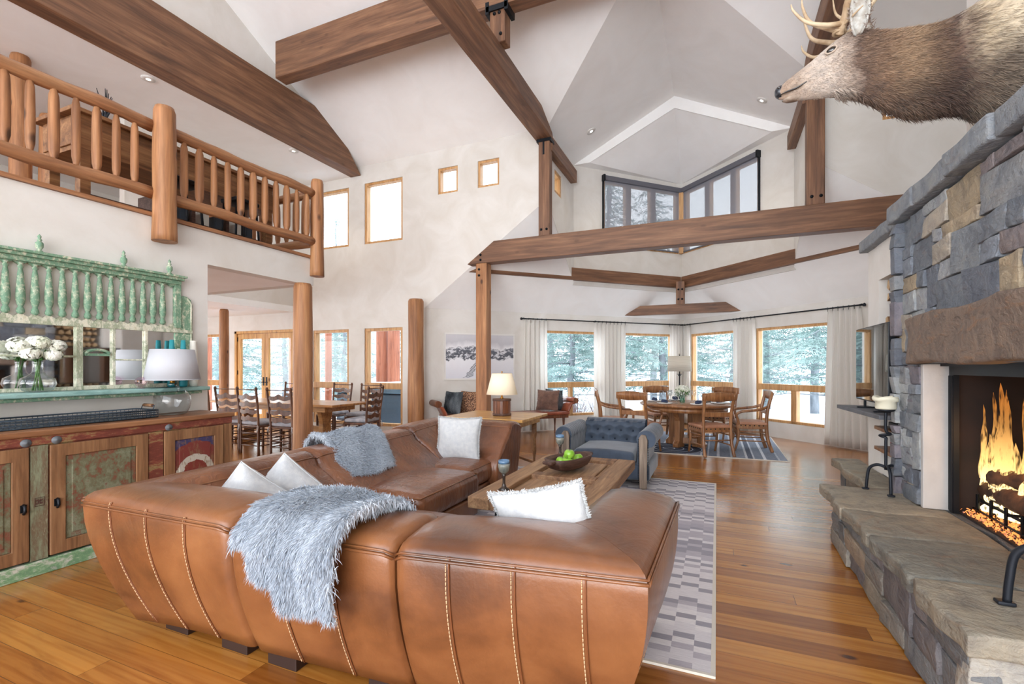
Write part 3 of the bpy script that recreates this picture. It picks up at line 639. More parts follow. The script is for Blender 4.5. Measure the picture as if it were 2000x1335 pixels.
p = post('timber_post', -2.74, -2.52, 5.66, 5.84, 5.62, 6.08, 'beam_z', 'short brown king post below the high cross beam', [(-2.67, 5.66, 6.0), (-2.6, 5.66, 6.0), (-2.58, 5.66, 5.72)])
mb = MB(); mb.box(-2.78, -2.48, 5.63, 5.65, 6.03, 6.10); mb.box(-2.79, -2.74, 5.63, 5.87, 6.0, 6.16); mb.box(-2.52, -2.47, 5.63, 5.87, 6.0, 6.16); mb.build('steel_strap', 'black_metal', p)
post('timber_post', -4.04, -3.82, 7.76, 7.96, 0, 3.27, 'log_z', 'tall square brown post in front of the ski picture', [(-3.97, 7.76, 3.16), (-3.97, 7.76, 3.05)])
# bay tie beams under the clerestory
def diag(name, x0, y0, x1, y1, z0, z1, cut0, cut1, wd, label):
    a = Vector((x0, y0, 0)); d = Vector((x1-x0, y1-y0, 0)); L = d.length; d.normalize(); nn = Vector((-d.y, d.x, 0))
    mb = MB(); mb.prism([(0, z0), (L, z0), (L-cut1, z1), (cut0, z1)], (0, 0, 0), (1, 0, 0), (0, 0, 1), (0, 1, 0), wd)
    o = mb.build(name, 'beam_x', bevel=.01); o.location = a; o.rotation_euler = (0, 0, math.atan2(d.y, d.x)); tag(o, label, 'beam'); return o
diag('bay_tie_beam', -4.3, 8.0, -.75, 11.55, 3.19, 3.44, .5, 0, .16, 'brown tie beam below the left half of the corner clerestory')
diag('bay_tie_beam', -.75, 11.55, 2.8, 8.0, 3.19, 3.44, 0, .5, .16, 'brown tie beam below the right half of the corner clerestory')
p = post('corner_post', -.84, -.66, 11.3, 11.46, 2.78, 3.3, 'beam_z', 'short bolted post hanging where the two bay tie beams meet', [(-.79, 11.3, 3.12), (-.71, 11.3, 3.12), (-.79, 11.3, 2.9), (-.71, 11.3, 2.9)])
tbeam('collar_beam', [(-2.0, 2.58), (.48, 2.58), (.18, 2.79), (-1.62, 2.79)], 'xz', 11.28, 11.48, 'beam_x', 'small trapezoid collar beam floating above the bay corner windows')
def log_post(x, y, z0, z1, r, label, bite=None, name='log_post'):
    mb = MB(); P = []; n = 16
    for i in range(n+1):
        t = i/n; z = lerp(z0, z1, t); rr = r*(1.05-.1*t)*(1+.03*math.sin(t*9+x*5))
        if i == n: P.append((rr*.86, z)); break
        P.append((rr, z if i < n-1 else z1-.04))
    mb.lathe(P, (x, y, 0), 18); o = mb.build(name, 'log_z'); tag(o, label, 'post'); return o
log_post(-4.70, 4.42, 0, 2.42, .115, 'round knotty log post under the open balcony corner')
log_post(-5.28, 7.68, 0, 2.68, .15, 'free-standing round log post left of the ski picture')
log_post(-9.7, 7.0, 0, 2.62, .095, 'slim log post in the dining room beside the french doors')
log_post(-4.6, 2.75, 2.53, 3.74, .092, 'thick log newel post at the middle of the balcony railing', name='newel_post')
log_post(-4.63, 4.58, 2.53, 3.74, .08, 'thick log newel post at the far corner of the balcony railing', name='newel_post')
log_post(-8.3, 3.2, 2.785, 5.42, .11, 'tall log post standing in the loft behind the railing', name='loft_post')
log_post(-8.15, 3.42, 2.785, 4.72, .1, 'shorter golden log post beside the tall loft post', name='loft_post')
def railing(name, a, b, n, label, ends=(.1, .1)):
    r_ = thing(name, label, 'railing', (a[0], a[1], 2.785)); r0 = Vector(r_.location)
    A, B = Vector(a), Vector(b); d = (B-A); L = d.length; d.normalize()
    mat = 'log_y' if abs(d.y) > .5 else 'log_x'
    for z, nm in ((3.56, 'top_rail'), (2.95, 'bottom_rail')):
        mb = MB(); pts = []
        for i in range(17):
            t = i/16; p = A+d*L*t; pts.append((p.x+.008*math.sin(t*13+z), p.y, z+.008*math.sin(t*9+z*2)))
        mb.tube(pts, [.052*(1+.06*math.sin(i*1.7)) for i in range(17)], 12); o = mb.build(nm, mat, r_, loc=None); o.location = -r0
    for i in range(n):
        t = ends[0]+(L-ends[0]-ends[1])*i/(n-1); p = A+d*t; rr = .034*(.85+.35*rnd.random()); mb = MB()
        mb.lathe([(rr*.55, 2.94), (rr*.62, 3.0), (rr*.98, 3.05), (rr*1.05, 3.15), (rr*1.02, 3.3), (rr*.97, 3.42), (rr*.9, 3.47), (rr*.62, 3.51), (rr*.58, 3.56)], (p.x, p.y, 0), 9)
        o = mb.build('baluster', 'log_z', r_); o.location = -r0
    return r_
railing('balcony_railing', (-4.66, 1.0, 0), (-4.66, 2.68, 0), 12, 'left stretch of the log balcony railing', (.02, .14))
railing('balcony_railing', (-4.66, 2.83, 0), (-4.64, 4.52, 0), 11, 'right stretch of the log balcony railing, newel post to corner', (.13, .1))
railing('balcony_railing', (-4.7, 4.56, 0), (-8.74, 4.56, 0), 26, 'far return of the log balcony railing over the dining room', (.13, .1))
# recessed downlights
def downlight(p, nrm, label):
    t = thing('recessed_light', label, 'ceiling light', p, group='recessed ceiling lights'); q = Vector(nrm).to_track_quat('Z', 'Y'); t.rotation_mode = 'QUATERNION'; t.rotation_quaternion = q
    mb = MB(); mb.lathe([(.05, .0), (.085, .0), (.088, .012), (.05, .016)], (0, 0, 0), 20); mb.build('trim_ring', 'white_metal', t)
    mb = MB(); mb.lathe([(.05, .008), (.03, .016), (0, .018)], (0, 0, 0), 20); mb.build('bulb', 'downlight', t)
    l = bpy.data.lights.new('spot', 'SPOT'); l.energy = 60; l.spot_size = math.radians(120); l.spot_blend = .6; l.shadow_soft_size = .06; l.color = (1, .92, .80)
    lo = bpy.data.objects.new('lamp_beam', l); COL.objects.link(lo); lo.parent = t; lo.location = (0, 0, .05); lo.rotation_euler = (PI, 0, 0)
downlight((-7.3, 4.15, 5.42), (0, 0, -1), 'recessed light in the loft ceiling, nearest along the big beam')
downlight((-7.25, 6.6, 5.42), (0, 0, -1), 'recessed light in the loft ceiling near the end of the big beam')
s5 = math.sqrt(1.25)
downlight((-2.2, 8.96, 5.6+.5*.55), (.5/s5, 0, -1/s5), 'recessed light in the left slope of the gable ceiling')
downlight((.7, 9.05, 5.6+.5*.55), (-.5/s5, 0, -1/s5), 'recessed light in the right slope of the gable ceiling')
downlight((-9.6, 3.1, 5.42), (0, 0, -1), 'recessed light far back in the loft ceiling')
downlight((-10.6, 6.6, 2.62), (0, 0, -1), 'recessed light in the dining room ceiling')
# ---------------------------------------------------------------- leather sectional
sofa = thing('leather_sectional_sofa', 'large cognac brown leather sectional sofa with outward-bulging stitched backs', 'sofa', (-1.7, 3.0, 0))
SO = Vector(sofa.location)
def part(mb, name, mats, parent, origin, **kw):
    o = mb.build(name, mats, parent, **kw); o.location = -Vector(origin); return o
def prof(inset, T, H, slope, bottom=.07, seat=.44):
    """outer face bulge, rounded top, inner slope. returns list of (d, z); d inward"""
    P = []
    for i in range(9):
        t = i/8; z = lerp(bottom, H-.09, t); d = inset*(1-t)**1.5-.012*math.sin(PI*t)
        P.append((d, z))
    P += [(.0, H-.055), (.012, H-.025), (.035, H-.006), (.075, H+.004), (T*.45, H+.018), (T*.75, H+.016), (T*.92, H+.002), (T, H-.03), (T+.03, H-.08)]
    for t in (.25, .5, .75, 1): P.append((T+.03+slope*t+.03*math.sin(PI*t), lerp(H-.08, seat-.04, t)))
    P.append((T+.03+slope, bottom))
    return P
SOFA_SEC = []
def module(A, nA, B, nB, pr, name='back_section', pinch=(1, 1), n=14, mat='leather', prB=None, yk=(1, 1)):
    """loft the profile from outer point A (inward vector nA) to B"""
    A, B, nA, nB = map(Vector, (A, B, nA, nB)); rows = []
    L = (B-A).length
    ts = [0, .01, .025, .05, .1]+[.1+.8*i/n for i in range(1, n)]+[.9, .95, .975, .99, 1]
    for t in ts:
        e0 = min(t*L, .06)/.06 if pinch[0] else 1; e1 = min((1-t)*L, .06)/.06 if pinch[1] else 1
        q = (1-math.sqrt(max(0, 1-(1-min(e0, e1))**2)))*.028
        row = []
        for k, (d, z) in enumerate(pr):
            if prB: d, z = lerp(d, prB[k][0], t), lerp(z, prB[k][1], t)
            zz = z-(q if z > .5 else 0); dd = d+(q if k < len(pr)*.6 else -q)
            nn = nA.lerp(nB, t); P = A.lerp(B, t)
            yf = lerp(yk[0], yk[1], t) if k < 9 else 1
            row.append((P.x+nn.x*dd, P.y+nn.y*dd*yf, zz+.006*math.sin(t*PI)*(1 if .6 < z else 0)))
        rows.append(row)
    mb = MB(); mb.grid(rows, closed_v=True)
    m_ = len(pr); o = 0
    for r_ in (0, len(rows)-1):
        c = [sum(p[i] for p in rows[r_])/m_ for i in range(3)]
        mb.add(rows[r_]+[c], [(i, (i+1) % m_, m_) for i in range(m_)], 0, False)
    ob = part(mb, name, mat, sofa, SO); SOFA_SEC.append(ob)
    # double piping along the outer top edge
    pp = MB()
    for (d, z) in ((-.004, H_-.052) for H_ in (max(p[1] for p in pr)-.018,)):
        pts = []
        for t in [i/24 for i in range(25)]:
            nn = nA.lerp(nB, t); P = A.lerp(B, t); q = .02 if (pinch[0] and t < .015) or (pinch[1] and t > .985) else 0
            pts.append((P.x+nn.x*(d+q), P.y+nn.y*(d+q), z-q))
        pp.tube(pts, .0065, 6); pp.tube([(x+(nA.x)*.004, y+nA.y*.004, z_+.015) for x, y, z_ in pts], .005, 6)
    T_, H_ = pr[16][0], pr[16][1]
    pp.tube([(lambda nn, P, d_, q: (P.x+nn.x*(d_-q), P.y+nn.y*(d_-q), lerp(H_, prB[16][1] if prB else H_, t)+.004-q))(nA.lerp(nB, t), A.lerp(B, t), lerp(T_, prB[16][0] if prB else T_, t), .015 if (pinch[0] and t < .015) or (pinch[1] and t > .985) else 0) for t in [i/24 for i in range(25)]], .0055, 6)
    part(pp, 'piping', 'leather', ob, (0, 0, 0))
    return ob
def stitch(obj, A, n_, pr, dirv):
    """vertical stitched seam on the outer face at point A"""
    mb = MB(); A, n_ = Vector(A), Vector(n_); dv = Vector(dirv).normalized(); pts = []
    base = [p for p in pr[:11]]
    fine = []
    for i in range(len(base)-1):
        for k in range(4): t = k/4; fine.append((lerp(base[i][0], base[i+1][0], t), lerp(base[i][1], base[i+1][1], t)))
    for s_ in (-.007, .007):
        L = [(A.x+n_.x*(d-.003)+dv.x*s_, A.y+n_.y*(d-.003)+dv.y*s_, z) for d, z in fine]
        if s_ < 0:
            for i in range(0, len(L)-1): 
                a, b = Vector(L[i]), Vector(L[i+1]); mb.tube([a.lerp(b, .1), a.lerp(b, .85)], .0022, 5)
        else: mb.tube(L, .003, 5, mi=1)
    part(mb, 'stitched_seam', ['stitch', 'piping'], obj, (0, 0, 0))
R0, R1, L1, L2, F1 = (-.185, 2.70, 0), (-.21, 1.64, 0), (-3.07, 1.43, 0), (-3.2, 4.97, 0), (-2.02, 5.0, 0)
pn = prof(.14, .40, .725, .14); pl_ = prof(.27, .34, .745, .36); pr_ = prof(.10, .38, .715, .10); pf = prof(.18, .32, .78, .30)
mR = (-1, 1, 0); mL = (1.0, 1, 0); mF = (1, -1, 0)
g = .006
module((-.21, 1.642, 0), mR, R0, (-1, 0, 0), pn, 'arm', (0, 1), prB=pr_)
c_ = module(R1, mR, (-1.15+g, 1.51, 0), (0, 1, 0), pn, pinch=(0, 1))
b_ = module((-1.15-g, 1.51, 0), (0, 1, 0), (-2.0+g, 1.455, 0), (0, 1, 0), pn)
a_ = module((-2.0-g, 1.455, 0), (0, 1, 0), L1, mL, pn, pinch=(1, 0), prB=pl_, yk=(1, .40))
for x in (-.42, -.67, -.92): stitch(c_, (x, 1.51+(x+1.15)*.138, 0), (0, 1, 0), pn, (1, 0, 0))
for x in (-1.43, -1.71): stitch(b_, (x, 1.51+(x+1.15)*.065, 0), (0, 1, 0), pn, (1, 0, 0))
for x in (-2.28, -2.56, -2.84):
    tt = (-2.0-x)/1.07; stitch(a_, (x, 1.455+(x+2.0)*.023, 0), (tt*.9, lerp(1, .40, tt), 0), [(lerp(p_[0], q_[0], tt), lerp(p_[1], q_[1], tt)) for p_, q_ in zip(pn, pl_)], (1, 0, 0))
for y in (1.9, 2.15, 2.4):
    tt = (y-1.64)/1.04; stitch(SOFA_SEC[0], (-.21, y, 0), (-1, 0, 0), [(lerp(p_[0], q_[0], tt), lerp(p_[1], q_[1], tt)) for p_, q_ in zip(pn, pr_)], (0, 1, 0))
def lx(y): return lerp(-3.07, -3.2, (y-1.43)/3.54)
module(L1, mL, (lx(2.75)+0, 2.75-g, 0), (1, 0, 0), pl_, pinch=(0, 1), mat='leather_creased', yk=(.40, 1))
module((lx(2.75), 2.75+g, 0), (1, 0, 0), (lx(4.1), 4.1-g, 0), (1, 0, 0), pl_, mat='leather_creased')
module((lx(4.1), 4.1+g, 0), (1, 0, 0), L2, mF, prof(.27, .33, .765, .34), pinch=(1, 0), mat='leather_creased', prB=pf)
module(L2, mF, F1, (0, -1, 0), pf, pinch=(0, 1), mat='leather_creased')
def seat(x0, x1, y0, y1, z1=.46):
    mb = MB()
    mb.rbox(x0, x1, y0, y1, .24, z1, .085, 5, fn=lambda x, y, z: (x, y, z+(.035*math.sin(PI*min(max((x-x0)/(x1-x0), 0), 1))*math.sin(PI*min(max((y-y0)/(y1-y0), 0), 1)) if z > .35 else 0)), div=10)
    o = part(mb, 'seat_cushion', 'leather_creased', sofa, SO, weld=True)
    p = MB(); e = .022; zz = z1-.022
    p.tube([(x0+e, y0+e, zz), (x1-e, y0+e, zz), (x1-e, y1-e, zz), (x0+e, y1-e, zz)], .006, 6, closed=True); part(p, 'piping', 'leather', o, (0, 0, 0))
    b = MB(); b.rbox(x0+.02, x1-.02, y0+.02, y1-.02, .075, .245, .025, 3, div=2); part(b, 'seat_base', 'leather', sofa, SO, weld=True)
seat(-2.62, -1.95, 1.98, 2.88); seat(-2.62, -1.95, 2.90, 3.86)
seat(-1.9, -1.26, 1.98, 2.70); seat(-1.24, -.70, 1.98, 2.70); seat(-2.68, -2.08, 3.88, 4.52, .45)
for x, y in ((-2.62, 1.66), (-2.18, 1.66), (-1.86, 1.66), (-1.3, 1.7), (-.98, 1.72), (-.42, 1.86), (-.45, 2.5), (-2.85, 2.6), (-2.85, 4.6), (-2.2, 4.65), (-2.05, 4.2), (-2.05, 3.0)):
    mb = MB(); mb.box(x-.09, x+.09, y-.035, y+.035, 0, .085); part(mb, 'foot', 'sofa_foot', sofa, SO, bevel=.004)

# ---------------------------------------------------------------- fur throws and cushions
def cloth_strip(path_fn, nu, nv, thick):
    """path_fn(u, v) -> point; u across, v along"""
    return [[path_fn(i/(nu-1), j/(nv-1)) for j in range(nv)] for i in range(nu)]
def throw(name, label, top, n_h, L, W, seed, loc, hl=.05, sag=.6, mat='grey_fur', fl=(0, -.7, -.15), ref=(0, 1.75, .35)):
    """top: grid of Vectors"""
    rs = np.random.RandomState(seed); nu, nv = len(top), len(top[0]); mb = MB(); mb.grid(top, mi=2); V = list(mb.v); F = list(mb.f)
    p, nn = surf_samples(V, F, n_h, rs)
    flow = rs.normal(size=(n_h, 3))*.17+np.array(fl)*np.clip(np.abs(nn[:, 2:3]), 0, 1)
    out_ = p-np.array(ref)[None, :]; out_[:, 1 if fl[0] else 0] = 0; nn = nn*np.sign((nn*out_).sum(1))[:, None]
    down = np.array([0, 0, -1.0]); tang = down-nn*(nn@down)[:, None]
    d = nn*.55+tang*.75+flow
    back = MB(); back.grid([[Vector(q)-Vector((0, 0, .012)) for q in r] for r in top])
    for f in back.f: pass
    mb.add(back.v, back.f, 2, True)
    # close the rim
    rim = [i*nv for i in range(nu)]+[(nu-1)*nv+j for j in range(1, nv)]+[i*nv+nv-1 for i in reversed(range(nu-1))]+[j for j in reversed(range(1, nv-1))]
    N = nu*nv
    mb.add([mb.v[i] for i in rim]+[mb.v[i+N] for i in rim], [(k, (k+1) % len(rim), (k+1) % len(rim)+len(rim), k+len(rim)) for k in range(len(rim))], 0)
    k = int(n_h*.7)
    blades(mb, p[:k], d[:k], hl, .0032, 0, sag*.35, rs=rs); blades(mb, p[k:], d[k:], hl*1.1, .0032, 1, sag*.35, rs=rs)
    # hanging hairs on the rim
    ri = rs.choice(len(rim), 3600); pr = np.array([mb.v[rim[i]] for i in ri])+rs.normal(size=(3600, 3))*.008
    blades(mb, pr, rs.normal(size=(3600, 3))*.45+np.array([0, 0, -1]), hl*.8, .0032, 0, .3, rs=rs)
    o = mb.build(name, [mat, mat+'_dark', 'fur_base'], recalc=False, loc=loc); tag(o, label, 'throw', 'fur throws on the sofa'); return o
def path_points(P, n):
    P = [Vector((0, a, b)) for a, b in P]; L = [0]
    for i in range(1, len(P)): L.append(L[-1]+(P[i]-P[i-1]).length)
    out = []
    for k in range(n):
        s_ = L[-1]*k/(n-1); i = 0
        while i < len(P)-2 and L[i+1] < s_: i += 1
        t = (s_-L[i])/(L[i+1]-L[i]); out.append(P[i].lerp(P[i+1], t))
    return [(p.y, p.z) for p in out]
# near throw, layer 1 (long, hanging down the outer face), layer 2 (folded over it)
def near_layer(x0, x1, zend, off, seed, nh, name, label, inner=.3, skew=0.0, lobes=1):
    base = [(2.02+.0, .50), (1.93, .62), (1.87, .73+off), (1.74, .775+off), (1.60, .775+off), (1.49, .755+off), (1.445-off, .70), (1.435-off, .62), (1.46-off, .45), (1.48-off, .38), (1.50-off, .25)]
    top = []
    for i in range(23):
        u = i/22; x = lerp(x0, x1, u); ze = zend(u); P = [q for q in base if q[1] > ze or q[0] > 1.6]+[(lerp(1.44, 1.49, (.7-ze)/.5)-off, ze)]
        if inner < .3: P = P[2:]
        pts = path_points(P, 34); row = []
        for j, (y, z) in enumerate(pts):
            t = j/33; fold = .018*math.sin(u*17+seed)*smoothstep((t-.35)*3)+.02*math.sin(u*6+t*4+seed)
            spread = 1+.03*smoothstep((t-.4)*2.5); xx = (x0+x1)/2+(x-(x0+x1)/2)*spread+skew*t
            row.append(Vector((xx, y-abs(fold)-.004, z+.012*math.sin(u*9+t*7))))
        top.append(row)
    return top
t1 = near_layer(-1.80, -1.35, lambda u: .515-.085*smoothstep((u-.32)*9)-.012*math.sin(u*12), .02, 1, 0, '', '')
t2 = near_layer(-1.81, -1.29, lambda u: .645+.02*math.sin(u*5), .045, 2, 0, '', '', skew=-.05)
th = throw('fur_throw', 'long-haired pale blue grey fur throw hanging down the near back of the sofa', t1, 42000, 0, 0, 5, (-1.7, 1.5, .7), .036)
th2 = throw('throw_fold', '', t2, 42000, 0, 0, 6, (-1.7, 1.5, .7), .036)
th2.parent = th; th2.matrix_parent_inverse = Matrix.Identity(4); th2.location = (0, 0, 0)
for kx in ('category', 'group', 'label'):
    if kx in th2: del th2[kx]
# second throw over the left back
top = []
for i in range(20):
    u = i/19; y = lerp(3.02, 3.74, u); P = [(-3.27, .52), (-3.24, .70), (-3.12, .80), (-2.95, .80), (-2.84, .74), (-2.75, .65), (-2.60, .51+.02*math.sin(u*3))]
    row = []
    for j, (x, z) in enumerate(path_points(P, 26)):
        t = j/25; row.append(Vector((x+.05*math.sin(u*PI)*t, y-.10*t*(u-.5)-.22*t+.10*(1-t), z+.025+.012*math.sin(u*11+t*6))))
    top.append(row)
throw('fur_throw', 'smaller grey fur throw draped over the inner left back of the sofa', top, 42000, 0, 0, 9, (-3.0, 3.6, .75), .034, .3, fl=(.6, -.1, -.2), ref=(-3.05, 0, .3))

def pillow(name, label, loc, w, h, t, rot, mats='white_linen', fringe=None, group=None, fur=0, seed=1, cat='cushion', furmat=None, concave=.08):
    """upright pillow in its own xz plane, thickness along y; base at z=0"""
    rs = np.random.RandomState(seed); mb = MB(); n = 22
    for s_ in (1, -1):
        G = []
        for i in range(n+1):
            row = []
            for j in range(n+1):
                u, v = -1+2*i/n, -1+2*j/n
                u2 = math.sin(u*PI/2)*.35+u*.65; v2 = math.sin(v*PI/2)*.35+v*.65
                x = u2*w/2*(1-concave*math.cos(v2*PI/2)); z = h/2+v2*h/2*(1-concave*math.cos(u2*PI/2))
                f = max(0, (1-u2*u2))**.55*max(0, (1-v2*v2))**.55
                y = s_*t/2*f*(1+.10*math.sin(u2*4+v2*3+seed)+.05*math.sin(v2*11+seed*2)*abs(u2))
                row.append((x, y, z))
            G.append(row)
        mb.grid(G)
    root = mb.build(name, mats, weld=True); root.location = loc; root.rotation_euler = rot; tag(root, label, cat, group)
    per = []
    for k in range(4):
        for i in range(60):
            a = -1+2*i/60; u, v = [(a, -1), (1, a), (-a, 1), (-1, -a)][k]
            per.append((u*w/2*(1-concave*math.cos(v*PI/2)), 0, h/2+v*h/2*(1-concave*math.cos(u*PI/2))))
    if fringe:
        f = MB(); P = np.repeat(np.array(per), 22, 0)+rs.normal(size=(len(per)*22, 3))*.003
        c = np.array([0, 0, h/2]); d = P-c; d /= np.linalg.norm(d, axis=1, keepdims=True); d = d+rs.normal(size=d.shape)*.6
        blades(f, P, d, .015, .0035, 0, .1, rs=rs); f.build('fringe', fringe, root, recalc=False)
    else:
        f = MB(); f.tube(per, .004, 5, closed=True); f.build('edge_seam', mats, root)
    if fur:
        f = MB(); p, nn = surf_samples(mb.v, mb.f, fur, rs); nn = np.where((p[:, 1:2]*nn[:, 1:2]) < 0, -nn, nn)
        blades(f, p, nn*.5+rs.normal(size=p.shape)*.3+np.array([0, 0, -.5]), .022, .004, 0, .1, rs=rs); f.build('fur_pile', furmat or mats, root, recalc=False)
    return root
D = math.radians
pillow('throw_pillow', 'square white fringed linen cushion on the far right end of the sofa', (-2.42, 4.24, .445), .46, .44, .17, (D(-12), 0, D(10)), fringe='white_fringe', seed=3)
pillow('throw_pillow', 'white fringed cushion nearest the coffee table, seen over the near sofa back', (-.65, 2.12, .43), .46, .45, .18, (D(14), D(-14), D(-4)), fringe='white_fringe', seed=5)
pillow('throw_pillow', 'plain white cushion in the near left sofa corner, the left one of the pair', (-2.70, 1.98, .44), .36, .36, .30, (D(8), D(38), D(40)), seed=7, group='pair of plain white cushions', concave=.04)
pillow('throw_pillow', 'plain white cushion in the near left sofa corner, the right one of the pair', (-2.74, 2.30, .44), .36, .36, .30, (D(6), D(42), D(30)), seed=9, group='pair of plain white cushions', concave=.04)
# ---------------------------------------------------------------- coffee table, rug
rug = MB(); rug.box(-2.75, -.02, 2.34, 6.16, .003, .011); o = rug.build('area_rug', 'rug_living'); tag(o, 'large grey and white checked flatweave rug under the coffee table', 'rug')
bd = MB()
for a, b, c, d in ((-2.76, -.005, 2.325, 2.342), (-2.76, -.005, 6.158, 6.175), (-2.76, -2.745, 2.34, 6.16), (-.025, -.005, 2.34, 6.16)): bd.box(a, b, c, d, .001, .013)
bd.build('rug_binding', 'rug_binding', o)
ct = thing('coffee_table', 'low rustic coffee table made from an old panelled door on iron casters', 'table', (-1.2, 3.97, .012))
CO = Vector(ct.location); x0, x1, y0, y1 = -1.66, -.75, 3.06, 4.88
def pc(mb, nm, m, par=ct, org=CO, **kw): return part(mb, nm, m, par, org, **kw)
zt, zb = .462, .375
for nm, a in (('side_rail', (x0, x0+.17, y0, y1)), ('side_rail', (x1-.17, x1, y0, y1)), ('end_rail', (x0+.172, x1-.172, y0, y0+.17)), ('end_rail', (x0+.172, x1-.172, y1-.15, y1)), ('cross_rail', (x0+.172, x1-.172, 3.9, 4.03))):
    mb = MB(); mb.rbox(a[0], a[1], a[2], a[3], zb, zt, .008, 2, div=3); pc(mb, nm, 'rustic_table_dark' if nm != 'side_rail' else 'rustic_table', weld=True)
mb = MB()
for a, b in ((y0+.17, 3.9), (4.03, y1-.15)):
    mb.box(x0+.172, x1-.172, a+.002, b-.002, zb+.01, zt-.035)
    mb.box(x0+.23, x1-.23, a+.06, b-.06, zt-.035, zt-.018)
pc(mb, 'inset_panel', 'rustic_table', bevel=.008)
mb = MB()
for y in (3.35, 4.6): mb.box(x0+.1, x1-.1, y-.03, y+.03, .31, .374)
for x in (x0+.1, x1-.1): mb.box(x-.02, x+.02, 3.3, 4.65, .33, .37)
pc(mb, 'iron_frame', 'black_metal')
for x in (x0+.13, x1-.13):
    for y in (3.32, 4.62):
        mb = MB(); mb.box(x-.02, x+.02, y-.03, y+.03, .14, .31)
        for a in range(8):
            an = a*PI/4; mb.bar((x, y, .10), (x, y+.075*math.cos(an), .10+.075*math.sin(an)), .012, .01)
        mb.tube([(x, y+.085*math.cos(k*PI/12), .10+.085*math.sin(k*PI/12)) for k in range(24)], .014, 8, closed=True); mb.lathe([(.022, -.03), (.022, .03)], (x, y, .10), 10, axis=0)
        pc(mb, 'caster_wheel', 'black_metal')

# dough bowl with apples
bowl = thing('dough_bowl', 'long dark wooden dough bowl on the coffee table', 'bowl', (-1.24, 4.22, .476), D(-18))
mb = MB(); P = []
prf = [(0, .0), (.6, .0), (.8, .02), (.92, .06), (1, .105), (.93, .108), (.86, .075), (.72, .03), (.5, .018), (0, .015)]
for r_, z in prf:
    P.append([(.145*r_*abs(math.cos(a))**.7*(1 if math.cos(a) > 0 else -1), .28*r_*abs(math.sin(a))**.7*(1 if math.sin(a) > 0 else -1), z) for a in [2*PI*k/32 for k in range(32)]])
mb.grid(P, closed_v=True); mb.build('trough', 'bowl_wood', bowl)
for s_ in (-1, 1):
    mb = MB(); mb.rbox(-.05, .05, s_*.30-.04, s_*.30+.04, .075, .105, .012, 2); mb.build('handle', 'bowl_wood', bowl, weld=True)
def apple():
    mb = MB(); R = .042; pr = []
    for i in range(13):
        a = PI*i/12; r = R*math.sin(a)*(1+.08*math.cos(a)); z = -R*.92*math.cos(a)
        if i > 9: z -= .012*(i-9)/3
        pr.append((max(r, .0005), z+R*.9))
    mb.lathe(pr, (0, 0, 0), 18, col=None)
    o = mb.build('green_apple', 'apple'); tag(o, 'green apple in the wooden bowl', 'apple', 'green apples in the bowl')
    s_ = MB(); s_.tube([(0, 0, .062), (.003, 0, .085)], .0025, 5); s_.build('stem', 'bowl_wood', o); return o
ap = apple(); spots = [(-1.30, 4.14, .50, 'nearest green apple in the wooden bowl'), (-1.225, 4.12, .503, 'green apple at the front right of the heap in the bowl'), (-1.24, 4.22, .503, 'green apple in the middle of the bowl'), (-1.18, 4.33, .503, 'green apple farthest right in the bowl'), (-1.225, 4.17, .565, 'green apple resting on top of the others')]
spots.append((-1.27, 4.30, .503, 'green apple at the back left of the bowl'))
for i, s_ in enumerate(spots):
    o = ap if i == 0 else copy_thing(ap); o.location = (s_[0], s_[1], s_[2]+.004); o.scale = (1.16,)*3; o.rotation_euler = (.2*math.sin(i*3), .25*math.cos(i*2), i); o['label'] = s_[3]
def goblet(x, y, label):
    g_ = thing('pottery_goblet', label, 'goblet', (x, y, .479), group='pottery goblets on the coffee table')
    mb = MB(); mb.lathe([(.04, 0), (.042, .006), (.02, .02), (.011, .05), (.012, .10), (.018, .122), (.0001, .122)], seg=20); mb.build('stem_foot', 'goblet', g_)
    mb = MB(); mb.lathe([(.016, .118), (.036, .14), (.045, .175), (.044, .198)], seg=22); mb.lathe([(.044, .198), (.041, .222), (.038, .222), (.041, .175), (.03, .145), (.0001, .135)], seg=22, mi=1); mb.build('cup', ['goblet_cup', 'goblet_rim'], g_)
    c = MB(); c.lathe([(.055, 0), (.057, .006), (.055, .012), (.0001, .012)], (x, y, .466), 20); c = c.build('coaster', 'coaster'); tag(c, 'round wooden coaster under ' + label.replace('small ', 'the '), 'coaster', 'coasters on the coffee table')
goblet(-1.46, 3.26, 'small blue-rimmed pottery goblet on the near end of the table')
goblet(-1.47, 4.68, 'small blue-rimmed pottery goblet on the far end of the table')

# ---------------------------------------------------------------- tufted armchair
ac = thing('tufted_armchair', 'slate blue button-tufted rolled arm chair with weathered wood arm fronts', 'armchair', (-1.2, 5.95, .012)); AO = Vector(ac.location)
def pa(mb, nm, m, par=ac, **kw): return part(mb, nm, m, par, AO if par is ac else (0, 0, 0), **kw)
mb = MB(); mb.rbox(-1.72, -.68, 5.53, 6.42, .11, .30, .03, 3, div=4); pa(mb, 'base', 'blue_fabric', weld=True)
mb = MB(); mb.rbox(-1.575, -.845, 5.47, 6.2, .29, .445, .05, 4, div=8, fn=lambda x, y, z: (x, y, z+(.02*math.sin(PI*min(max((x+1.575)/.73, 0), 1)) if z > .4 else 0))); pa(mb, 'seat_cushion', 'blue_fabric', weld=True)
def tuft(u, v, nx, nz):
    """diamond tufting depth: u, v in 0..1"""
    best = 9
    for r in range(nz+1):
        for c in range(-1, nx+1):
            cu = (c+.5*(r % 2))/nx; cv = r/nz; best = min(best, math.hypot((u-cu)*nx, (v-cv)*nz))
    return min(best, .6)/.6
mb = MB(); G = []
